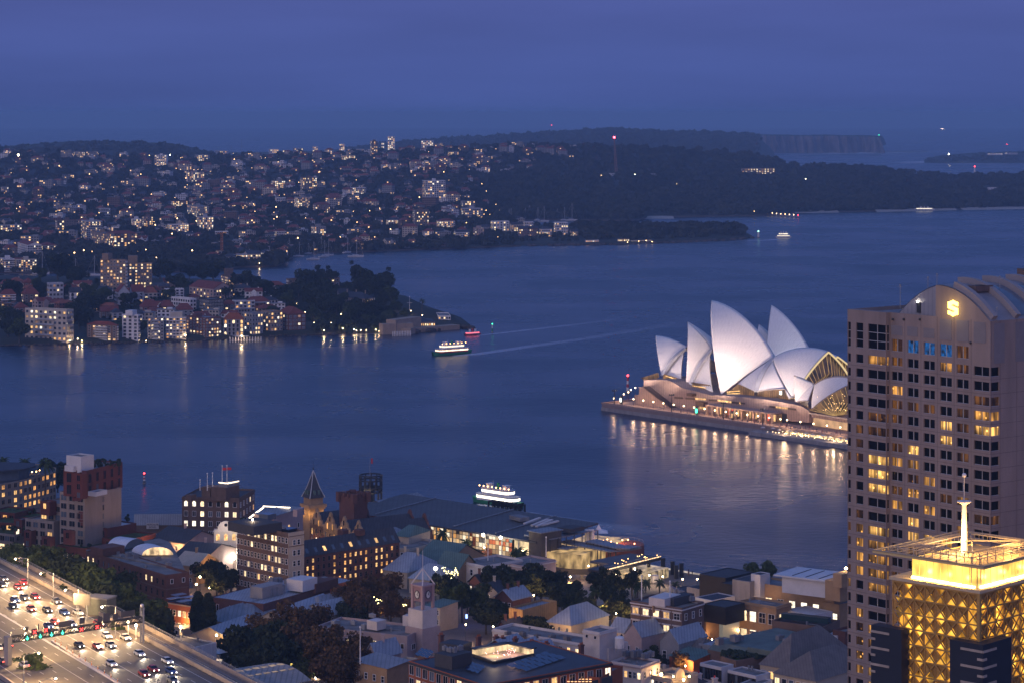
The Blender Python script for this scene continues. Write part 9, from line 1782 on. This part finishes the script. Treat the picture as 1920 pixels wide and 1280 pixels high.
NT=[('z2',560,1035,17,'fig',2.3,'huge dark fig crown left in the big tree mass'),('z2',430,1070,16,'fig',1.9,'dark fig at the left foot of the big tree mass'),('z2',480,960,17,'autumn',1.5,'brownish tree atop the left of the big tree mass'),('z2',640,930,18,'autumn',1.7,'brown crown at the top of the big tree mass'),('z2',760,920,18,'autumn',1.6,'brown crown right of the top of the big tree mass'),('z2',720,1050,18,'autumn',1.9,'russet plane tree in the middle of the big tree mass'),('z2',860,1060,20,'autumn',1.9,'russet plane tree at the right side of the big tree mass'),('z2',980,1090,20,'autumn',1.9,'russet plane tree beside the pink clock building'),('z2',880,1175,19,'autumn',1.8,'loose plane tree low at the right of the tree mass'),('z2',740,1170,14,'green',1.3,'greenish plane tree low over the street lamp'),('z2',600,1120,16,'fig',2.0,'dark fig low in the centre of the tree mass'),('z2',500,1140,15,'fig',1.7,'dark fig above the ribbed platform roof'),('z2',400,1130,13,'green',1.1,'garden tree beside the white parasols'),('z2',965,1180,18,'autumn',1.6,'thin plane tree left of the sandstone store'),('z2',1000,780,16,'autumn',1.5,'plum brown tree below the long brick warehouse, leftmost'),('z2',1110,760,16,'autumn',1.6,'plum brown tree below the long brick warehouse, middle'),('z2',1210,740,16,'autumn',1.6,'plum brown tree below the long brick warehouse, right'),('z2',1060,850,15,'autumn',1.5,'brown tree with small white lights left of the clock tower'),('z2',1200,840,15,'autumn',1.5,'brown tree wound with yellow light strings'),('z2',980,880,14,'fig',1.2,'dark tree at the edge of the blue roofs'),('z3',560,720,15,'fig',1.7,'large fig before the white hall, leftmost'),('z3',650,690,16,'fig',1.7,'large fig before the white hall, in the middle'),('z3',740,720,15,'fig',1.7,'large fig before the pinkish hall'),('z3',830,770,14,'fig',1.4,'fig right of the pinkish hall'),('z3',310,800,15,'green',1.5,'bright green tree right of the clock tower'),('z3',400,790,15,'green',1.5,'second green tree right of the clock tower'),('z3',440,880,14,'fig',1.5,'dark tree with blue uplight at its foot'),('z3',560,890,13,'fig',1.3,'round dark tree before the batten hall'),('z3',710,955,14,'fig',1.3,'round dark tree in front of the plaster warehouse'),('z3',260,730,13,'fig',1.3,'dark tree under the light wound tree'),('z3',190,720,13,'fig',1.1,'dark tree by the low blue roofed house'),('z3',880,840,13,'gum',1.1,'tall loose gum right of the batten hall'),('z3',920,760,14,'gum',1.2,'tall gum before the glowing forecourt, left'),('z3',1040,680,15,'gum',1.5,'tall gum before the glowing forecourt, centre'),('z3',1100,760,14,'gum',1.5,'tall gum before the glowing forecourt, lower centre'),('z3',1180,700,14,'gum',1.3,'tall gum before the elevated walk'),('z3',1190,860,12,'fig',1.3,'dark tree left of the brown brick chambers'),('z3',1000,830,13,'gum',1.3,'gum tree in the dark row before the plaza'),('z3',950,850,13,'fig',1.2,'dark tree low behind the plaster warehouse'),('z2',190,640,14,'fig',1.3,'spreading tree lit from below by the cottages'),('z2',330,690,14,'fig',1.4,'dark tree at the foot of the brick hotel'),('z2',250,700,13,'green',1.2,'garden tree between cottages and the brick hotel'),('z2',570,680,14,'green',1.2,'leafy tree against the pale end wall of the brick hotel'),('z2',280,530,15,'green',1.0,'slim tree in front of the ornate hall'),('z2',400,380,33,'green',.5,'small roof tree beside the strip-lit terrace'),('z4',480,1110,12,'autumn',1.1,'orange leaved tree before the green awning shop'),('z4',545,985,12,'green',1.0,'street tree between gabled warehouses and blue shop'),('z4',1020,420,8,'green',1.2,'tree behind the black cube on the quay, left'),('z4',1110,425,8,'green',1.0,'tree behind the white roof cube on the quay'),('z4',240,1040,12,'green',.7,'small garden tree between the gabled warehouses'),('z4',320,1090,12,'fig',.6,'dark bush by the heritage corner building')]
for i,(zf,x,y,z,k,s,lab)in enumerate(NT):
 s0=s;s*=.74
 for j in range(2 if s0>1.25 else 1):
  s1=s*(1,.8)[j];p=at(*globals()[zf](x+(0,RNG.choice([-62,58]))[j],y+(14,RNG.randint(-8,40))[j]),z);zc={'fig':5.6,'green':6.2,'autumn':6.8,'gum':9.2}[k]*s1;tree(k,p.x,p.y,z-zc,s1,('','smaller companion of the ')[j]+lab,i+j)
for zf,x,y,z,s,lab in[('z3',610,560,13,1.35,'tall palm behind the white hall, left of two'),('z3',650,570,11,1.1,'palm behind the white hall, right of two'),('z3',205,460,12,1.2,'palm before the terminal patchwork front'),('z3',330,510,9,1.1,'palm right along the terminal patchwork front'),('z3',1035,780,11,1.2,'palm among gums before the plaza'),('z4',95,520,9,1.3,'quay palm left of the round kiosk'),('z4',140,545,8,1.1,'quay palm just below the round kiosk'),('z4',205,520,7,.9,'small quay palm between round kiosks'),('z4',305,520,7,.9,'small quay palm right of round kiosks'),('z4',430,535,6.5,.8,'small quay palm near the concrete parapet'),('z1',245,80,22,1.6,'palm against the water behind the curved hotel'),('z1',135,70,20,1.3,'palm top over the curved hotel roof, middle'),('z1',20,65,20,1.4,'palm top over the curved hotel roof, left')]:
 p=at(*globals()[zf](x,y),z);palm(p.x,p.y,z-8*s,s,lab)
for x,y,z,s,lab in[(290,110,12,1.1,'dark tree at the right end of the curved hotel'),(315,160,8,1.0,'tree between the curved hotel and stepped tower')]:p=at(*z1(x,y),z);tree('fig',p.x,p.y,z-5.6*s,s,lab,1)
def lSt(zf,pts,lab):
 m=MB();P=[at(*zf(x,y),z)for x,y,z in pts]
 for p in P:
  for _ in range(7):m.ball(p+V3((RNG.uniform(-.8,.8),-2.2+RNG.uniform(-.6,.6),RNG.uniform(-.9,.9))),.13,5)
 o=m.bd('light_string',emit('fairy_light',(1,.84,.34),9),None,label=lab,cat='string lights')
lSt(z3,[(210,655,15),(225,670,14),(238,690,13),(250,670,14),(262,690,13),(275,670,14),(285,660,15),(245,705,12)],'yellow fairy lights wound up a tree beside the dazzling street light');lSt(z2,[(1215,850,15),(1228,862,14),(1240,850,15),(1255,865,14),(1270,880,13),(1280,855,15),(1100,815,16),(1125,825,15),(1145,830,15)],'yellow fairy lights on branches left of the clock tower');lSt(z2,[(1010,760,17),(1025,755,17),(1030,770,16)],'few white fairy lights in the plum brown trees')
p=at(*z3(335,905),10);pL('blue_uplight',(p.x,p.y-3,10.5),500,(.1,.15,1),.4);m=MB();m.box((p.x,p.y-3,10),(.6,.4,1.2));m.bd('blue_uplight',emit('blue_lamp',(.1,.15,1),12),None,label='blue uplight at the foot of a dark tree',cat='uplight')
def street_lights():
 L=[('z3',1150,900,12,'by the lane left of the brown brick chambers'),('z3',1080,870,12,'under the gums near the plaza'),('z3',330,960,14,'below the tree with blue uplight'),('z3',480,970,14,'left of the round dark tree'),('z3',690,1000,15,'in front of the round dark tree'),('z3',880,1010,14,'beside the round gable windows'),('z3',1220,1010,13,'between the gabled warehouses'),('z2',1000,900,14,'at the edge of the pale ridged roofs'),('z2',300,640,13,'in the lane before the brick hotel'),('z2',210,760,13,'behind the cypress pair'),('z2',640,1180,14,'deep in the big tree mass'),('z2',820,1120,16,'amid the russet planes'),('z2',1130,900,13,'behind the pink clock building'),('z4',700,950,12,'by the blue roofed shop'),('z4',500,1150,12,'by the orange leaved tree'),('z4',1000,900,11,'before the museum wing'),('z4',60,800,10,'left of the pale gabled warehouse'),('z4',1110,1110,13,'in front of the planted block'),('z1',1000,600,14,'behind the vaulted skylights'),('z1',880,560,13,'by the slate cottages'),('z2',20,560,13,'left of the steep slate cottage'),('z3',120,760,14,'behind the clock tower'),('z3',700,800,13,'between figs and the batten hall')]
 for zf,x,y,z,lab in L:
  p=at(*globals()[zf](x,y),z);g0=gz(p.x,p.y);h=max(3.5,z-g0);sL(p.x,p.y,g0,h,3000,'warm street lamp '+lab,None,(1,.55,.2),BULB,.22)
street_lights()
ZR=30.0
EA,EB=at(0,1055,ZR),at(420,1280,ZR);RD=(EB-EA).normalized();RN=V3((RD.y,-RD.x,0));RN=RN if RN.x<0 else-RN
def rp(s,t,z=0.0):return EA+RD*s+RN*t+V3((0,0,z))
RW=46.0
def s_of_px(px,py,z=ZR):v=at(px,py,z)-EA;return v.dot(RD),v.dot(RN)
def road():
 asph=mat('asphalt',(.125,.108,.094),.7,.3,.15,spec=.35);m=MB();m.quad(rp(-420,0),rp(330,0),rp(330,RW),rp(-420,RW));m.v=[tuple(v)for v in m.v];m.bd('expressway_road',asph,kind='structure')
 m=MB();m.pZ([rp(-420,-.8)[:2],rp(330,-.8)[:2],rp(330,RW+.8)[:2],rp(-420,RW+.8)[:2]],ZR-3,ZR-.02,top=False);m.bd('expressway_viaduct',CONC,kind='structure')
 mk=mat('road_marking',(.62,.60,.56),.7,.15,1);m=MB();w=.09
 def line(t,s0=-420,s1=330,dash=None,z=.006,ww=.09):
  if not dash:m.quad(rp(s0,t-ww,z),rp(s1,t-ww,z),rp(s1,t+ww,z),rp(s0,t+ww,z));return
  s=s0
  while s<s1:m.quad(rp(s,t-ww,z),rp(s+dash[0],t-ww,z),rp(s+dash[0],t+ww,z),rp(s,t+ww,z));s+=sum(dash)
 LN=[2.6+3.3*i for i in range(13)]
 for i,t in enumerate(LN):
  if i in(0,4,8,12):line(t)
  else:line(t,dash=(3,6))
 line(LN[6]+.5,60,330,ww=.35);m.bd('road_markings',mk,kind='structure')
 o=thing('parapet','long pale concrete parapet and rail on the right side of the expressway','parapet',rp(0,0));m=MB();q=lambda s,t,z:rp(s,t,z)-o.location;m.bm(q(-420,-.5,.55),q(330,-.5,.55),.45,1.1);m.bm(q(-420,-5.6,.5),q(330,-5.6,.5),.4,1.3);m.bd('barrier',mat('parapet_concrete',(.36,.30,.25),.85,.2,.3),o);m=MB();m.bm(q(-420,-.5,1.5),q(330,-.5,1.5),.1);m.bm(q(-420,-5.6,1.9),q(330,-5.6,1.9),.1);m.bm(q(-420,-5.6,1.6),q(330,-5.6,1.6),.07)
 for i in range(95):s=-200+i*5;m.bm(q(s,-5.6,1.0),q(s,-5.6,1.95),.08)
 m.bd('rail',GM,o);m=MB();m.quad(q(-420,-5.6,-.05),q(330,-5.6,-.05),q(330,-.5,-.05),q(-420,-.5,-.05));m.bd('footway',mat('footway',(.22,.18,.15),.9,.2,.3),o)
 for t in(-2.0,-3.6):m=MB();m.bm(q(-420,t,.1),q(330,t,.1),.12,.14);m.bd('track_rail',GM,o)
 o=thing('median_kerb','pale median kerb between the two halves of the expressway','kerb',rp(70,LN[6]));m=MB();a=s_of_px(*z1(285,1050));b=s_of_px(*z1(660,1290));m.bm(rp(a[0],a[1],.12)-o.location,rp(b[0],b[1],.12)-o.location,.7,.28);m.bd('kerb',WHT,o)
 n=11
 for i in range(n):t=(i+.5)/n;c=rp(lerp(a[0],b[0],t),lerp(a[1],b[1],t),.25);k=thing('lane_post','orange flexible post on the expressway median kerb','lane post',c,0,'orange posts on the median kerb');m=MB();m.cyl((0,0,0),(0,0,1.0),.13,.09,6);m.bd('post',mat('orange_plastic',(.6,.2,.03)),k);m=MB();m.cyl((0,0,.6),(0,0,.8),.14,.12,6);m.bd('reflector_band',WP,k)
 o=thing('parapet','left concrete parapet of the expressway at the picture corner','parapet',rp(0,RW));m=MB();m.bm(rp(-420,RW+.3,.5)-o.location,rp(330,RW+.3,.5)-o.location,.5,1.1);m.bd('barrier',MATS['parapet_concrete'],o)
road()
def lP(px,py,h,arm,lab,e=21000,zb=ZR,t=None,head=BULB):
 0
 p=at(px,py,zb+h);s=(p-EA).dot(RD);tt=(p-EA).dot(RN);b=EA+RD*s+RN*(tt-arm);o=thing('street_lamp',lab,'street lamp',(b.x,b.y,zb));m=MB();m.cyl((0,0,-6),(0,0,h-.3),.16,.10,8);m.bd('pole',GM,o);hd=RN*arm+V3((0,0,h));m=MB();prev=V3((0,0,h-.4))
 for i in range(1,6):q=RN*arm*i/5+V3((0,0,h-.4+.5*math.sin(i/5*1.57)));m.bm(prev,q,.1);prev=q
 m.bd('arm',GM,o);m=MB();m.box(prev+RN*math.copysign(.3,arm),(1.0,.4,.22),math.atan2(RN.y,RN.x));m.bd('lamp_head',GM,o);m=MB();m.ball(prev+RN*math.copysign(.3,arm)-V3((0,0,.2)),.3,8);m.bd('bulb',head,o);pL('lamp_light',prev+RN*math.copysign(.3,arm)-V3((0,0,.7)),e,(1,.62,.27),.3,o)
for x,y,h,arm,lab in[(90,598,9,3.5,'expressway lamp by the trees, farthest left of the right-hand row'),(227,679,9,3.5,'expressway lamp by the trees, second in the right-hand row'),(362,768,9,3.5,'expressway lamp by the sign back, third in the right-hand row'),(562,859,9,3.5,'expressway lamp before the gantry, last in the right-hand row')]:lP(*z1(x,y),h,arm,lab)
for x,y,h,arm,lab in[(130,978,8,-3.5,'expressway lamp just right of the gantry foot at the left'),(205,1112,8,-3.5,'expressway lamp over the dark lanes near the left corner'),(297,1251,8,-3.5,'expressway lamp nearest the bottom left corner')]:lP(*z1(x,y),h,arm,lab,15000)
lP(*z1(-160,560),9,3.5,'expressway lamp just outside the left picture edge',5000);0
for x,y,lab in[(700,950,'old style lamp with white globe, left of three by the gantry end'),(742,966,'old style lamp with white globe, middle of three by the gantry end'),(985,975,'old style lamp with white globe on the pale retaining wall')]:
 p=at(*z1(x,y),ZR+3.5 if x<900 else 22);zb=p.z-3.8;o=thing('globe_lamp',lab,'street lamp',(p.x,p.y,zb));m=MB();m.lathe((0,0,-1),[(.35,0),(.35,1.2),(.14,1.5),(.1,4.2),(.22,4.4),(.22,4.5)],10);m.bd('post',WP,o);m=MB();m.ball((0,0,3.85),.36,10,sz=1.25);m.bd('globe',BULB,o);pL('lamp_light',(0,-.7,3.9),900,(1,.66,.32),.3,o)
def gantry():
 a,b=at(*z1(38,1045),ZR+6.3),at(*z1(775,930),ZR+6.3);o=thing('sign_gantry','steel truss gantry across the expressway with lane signals','gantry',(a.x,a.y,ZR));d_=b-a;d_.z=0;L_=d_.length;u=d_/L_;n=V3((-u.y,u.x,0));m=MB();k=22;P=lambda t,s,z:u*t+n*s+V3((0,0,z))
 for s in(-.6,.6):
  for z in(5.6,7.0):m.bm(P(0,s,z),P(L_,s,z),.22)
  for i in range(k):m.bm(P(L_*i/k,s,5.6),P(L_*(i+1)/k,s,7.0),.13);m.bm(P(L_*i/k,s,5.6),P(L_*i/k,s,7.0),.13)
 for i in range(k+1):m.bm(P(L_*i/k,-.6,7),P(L_*i/k,.6,7),.12)
 m.bd('truss',DM,o);m=MB();m.box(P(.3,0,2.5),(1.2,2.0,9.5),math.atan2(u.y,u.x));m.bd('leg',CONC,o);m=MB()
 for s in(-.7,.7):m.bm(P(L_,s,-8),P(L_,s,9.5),.45);
 for i in range(5):m.bm(P(L_,-.7,-6+3*i),P(L_,.7,-3+3*i),.2)
 m.bd('leg',GM,o);m=MB();m.ball(P(L_,0,9.9),.5,8);m.bd('camera_dome',WP,o)
 def fl(zx):k_=(z1(zx,0)[0]-960)/F;return(k_*a.y-a.x)/(u.x-k_*u.y)
 for zx,c in[(138,'g'),(178,'r'),(209,'g'),(240,'r'),(270,'g'),(330,'g'),(433,'r'),(519,'r')]:
  t=fl(zx);up=1.25 if zx in(178,240)else 0;m=MB();m.box(P(t,-.85,6.3+up),(1.5,.35,1.5),math.atan2(u.y,u.x));m.bd('signal_box',DM,o);m=MB();col=emit('signal_red',(1,.06,.05),5)if c=='r' else emit('signal_green',(.08,1,.55),3.5);cc=P(t,-1.06,6.3+up)
  if c=='r':m.bm(cc-u*.42-V3((0,0,.42)),cc+u*.42+V3((0,0,.42)),.16);m.bm(cc-u*.42+V3((0,0,.42)),cc+u*.42-V3((0,0,.42)),.16)
  else:m.bm(cc+V3((0,0,.5)),cc-V3((0,0,.45)),.16);m.bm(cc-V3((0,0,.5)),cc-u*.4,.15);m.bm(cc-V3((0,0,.5)),cc+u*.4,.15)
  m.bd('lane_signal',col,o)
 for zx,w,h,z in[(360,3.8,1.5,8.0),(453,1.5,1.6,8.2),(550,1.4,1.4,7.8),(587,2.0,2.2,8.1),(634,1.5,1.6,8.0),(703,4.2,1.5,8.2),(150,.9,1.2,8.2),(213,.5,1.6,8.3)]:t=fl(zx);m=MB();m.box(P(t,.5,z),(w,.15,h),math.atan2(u.y,u.x));m.bd('sign_back',mat('sign_back_grey',(.12,.115,.11),.6,.1,.5),o)
gantry()
def sign_board():
 p=at(*z1(447,823),ZR+6);o=thing('road_sign','grey back of a large road sign on two posts beside the trees','road sign',(p.x,p.y,ZR));m=MB();m.box((0,0,6),(5.2,.2,3.2),-.35);m.bd('panel',mat('sign_back_grey',(.12,.115,.11)),o)
 for s in(-1.6,1.6):m=MB();m.cyl((s*.94,-s*.34+.25,-8),(s*.94,-s*.34+.25,7.4),.14,n=6);m.bd('post',GM,o)
 b=at(*z1(550,900),ZR);o=thing('signal_cabinet','grey green equipment cabinet tower beside the expressway trees','cabinet',(b.x,b.y,ZR-8));m=MB();m.box((0,0,6),(7,5,13),-.4);m.bd('body',mat('cabinet_green',(.10,.11,.10),.8),o);m=MB();m.box((0,0,12.7),(7.4,5.4,.4),-.4);m.bd('roof',FR['flat'],o)
 w=bl(z1,(790,1010),(1060,1085),(1128,1050),19,'retaining_wall','tall weathered white retaining wall below the tavern','wall',mat('stained_white_wall',(.62,.60,.58),.9,.4,.3,streak=True),OR,parapet=.3)
 f=thing('wire_fence','wire mesh fence by the parasol yard','fence',at(*z1(1135,1200),15));m=MB()
 for i in range(9):q=V3((i*1.2,-i*.9,0));m.bm(q-V3((0,0,4)),q+V3((0,0,2.2)),.07)
 for z in(0,.7,1.4,2.1):m.bm((0,0,z),(9.6,-7.2,z),.04)
 m.bd('mesh',GM,f)
 for x0,y0,lab,zz,hh in[(1075,1000,'bare arching lamp post beside the cypresses',21,13),(1905,1215,'bare arching lamp post over the platform roof',20,12)]:
  fz=z1 if x0<1500 else z2
  p=at(*fz(x0 if x0<1500 else 620,y0),zz);o=thing('street_lamp',lab,'street lamp',(p.x,p.y,zz-hh));m=MB();m.cyl((0,0,0),(0,0,hh-1),.14,.09,6);m.bd('pole',GM,o);m=MB();prev=V3((0,0,hh-1))
  for i in range(1,6):q=V3((-2.2*i/5,.6*i/5,hh-1+math.sin(i/5*1.57)));m.bm(prev,q,.09);prev=q
  m.bd('arm',GM,o)
 r=bl(z1,(-60,1090),(60,1130),(150,1180),27,'roadside_building','flat pale roofed building in the bottom left corner','building',FW['pale'],CORR,parapet=.3);fpn=rF[r.name]
 p=at(*z1(180,1215),ZR-1);tree('green',p.x,p.y,ZR-9,1.25,'green tree in front of the lanes in the left corner',2);p=at(*z1(60,1260),ZR-4);tree('fig',p.x,p.y,ZR-10,1.1,'dark bushy tree at the bottom left corner',1)
sign_board()
ET=[(20,600,1.2),(60,590,1.0),(110,640,1.3),(160,630,1.2),(215,660,1.3),(190,610,1.2),(260,640,1.5),(320,660,1.6),(300,720,1.2),(380,700,1.6),(440,735,1.6),(430,815,1.4),(500,785,1.6),(520,865,1.3),(570,765,1.6),(600,845,1.5),(650,815,1.6),(660,895,1.3),(710,875,1.5),(740,925,1.3),(790,915,1.4),(830,965,1.2),(780,975,1.1),(620,725,1.3),(480,695,1.4),(640,985,1.0),(840,1005,1.0)]
for i,(x,y,s)in enumerate(ET):
 k='green' if i in(2,3,4,8,0,5)else('fig' if i%2 else 'green');z=29-(x-100)*.006;p=at(*z1(x,y),z);tree(k,p.x,p.y,z-({'fig':5.6,'green':6.2}[k]*s),s,('dark fig' if k=='fig' else 'green leafy tree')+' in the thick row beside the expressway',i,group='dark figs beside the expressway' if k=='fig' else 'leafy trees beside the expressway')
p=at(*z1(650,980),ZR);hb=MB();rs=np.random.RandomState(2)
for _ in range(120):hb.ball(at(*z1(rs.uniform(610,690),rs.uniform(965,1000)),ZR-.5)+V3((0,0,rs.uniform(0,.8))),rs.uniform(.3,.6),5)
hb.bd('hedge',FGREEN,None,label='clipped bright hedge under the lamps at the gantry end',cat='hedge')
def car_meshes():
 def prof(mb,pts,w0,w1):
  n=len(pts);L=[(x,-w,z)for(x,z,w)in pts];R=[(x,w,z)for(x,z,w)in pts];mb.add(L+R,[tuple(range(n-1,-1,-1)),tuple(range(n,2*n))]+[(i,(i+1)%n,n+(i+1)%n,n+i)for i in range(n)])
 b=MB();prof(b,[(-2.2,.35,.85),(-2.2,.85,.85),(-1.9,.98,.84),(1.0,1.0,.86),(2.0,.82,.82),(2.2,.6,.8),(2.2,.32,.8)],0,0);c=MB();prof(c,[(-1.75,.97,.80),(-1.25,1.42,.64),(.25,1.45,.64),(1.05,.98,.80)],0,0)
 rf=MB();rf.box((-.5,0,1.45),(1.5,1.26,.06));w=MB();w.cyl((0,-.1,0),(0,.1,0),.32,n=12);h=MB();h.ball((0,0,0),.13,6,sz=.8);t=MB();t.box((0,0,0),(.08,.34,.16))
 return b,c,rf,w,h,t
CB=car_meshes();CARP=[mat('car_'+n,c,.3,.05,1,spec=.5)for n,c in(('white',(.6,.6,.6)),('silver',(.35,.36,.38)),('black',(.02,.02,.022)),('red',(.30,.02,.02)),('blue',(.03,.06,.2)),('grey',(.12,.12,.13)))]
CM={}
HEAD=emit('headlight',(1,.90,.74),26);TAIL=emit('tail_light',(1,.05,.03),14);TYRE=mat('tyre',(.015,.015,.015),.9)
for i,m in enumerate(CARP):CM[i]=(CB[0].mesh('body',[m]),CB[2].mesh('roof',[m]))
CCAB,CWH,CHL,CTL=CB[1].mesh('cabin_glass',[GLASS]),CB[3].mesh('wheel',[TYRE]),CB[4].mesh('headlight',[HEAD]),CB[5].mesh('tail_light',[TAIL])
def car(s,lane,way,ci,lab,light=True,dt=0.0):
 t=2.6+3.3*(lane+.5)+dt;p=rp(s,t,.01);d_=RD*way;o=thing('car',lab,'car',p,math.atan2(d_.y,d_.x),'cars on the expressway');link('body',CM[ci][0],o);link('cabin',CCAB,o);link('roof',CM[ci][1],o)
 for x in(-1.35,1.35):
  for y in(-.78,.78):link('wheel',CWH,o,(x,y,.32))
 for y in(-.6,.6):link('headlight',CHL,o,(2.18,y,.66));link('tail_light',CTL,o,(-2.22,y,.78))
 if light:l=sP('beam',(2.4,0,.75),(16,0,-.6),1900,(1,.82,.58),80,.8,.25,o)
def traffic():
 rs=random.Random(12);names=['white','silver','black','red','blue','grey'];seen={};ordn=['','second ','third ','fourth ','fifth ','sixth ']
 g1_=s_of_px(*z1(400,985))[0]
 lanes=[(0,1),(1,1),(2,1),(3,1),(4,1),(5,1),(8,-1),(9,-1),(10,-1),(11,-1)]
 for lane,way in lanes:
  s=-60+rs.uniform(0,12)
  while s<175:
   p=rp(s,2.6+3.3*(lane+.5));px=960+F*p.x/p.y;py=YH+(H-ZR)*F/p.y
   dens=22 if way>0 and lane<5 else 30
   if-30<px and py<1300 and not(lane in(5,8,9)and s>70 and rs.random()<.75):
    ci=rs.randrange(6);where='left of the gantry' if s<g1_-8 else('under the gantry' if s<g1_+8 else 'below the gantry');side=['in the parapet lane','in the second lane','in the third lane','in the fourth lane','beside the median','in the inner dark lane','','','in the dark lanes','in the dark lanes','in the far left lanes','in the far left lanes'][lane];lab=f"{names[ci]} car {'facing us' if way > 0 else 'showing red tail lights'} {side} {where}";c=seen.get(lab,0);seen[lab]=c+1;lab=ordn[min(c,5)]+lab
    car(s,lane,way,ci,lab,dt=rs.uniform(-.3,.3))
   s+=dens*rs.uniform(.6,1.6)
traffic()
finish_windows()
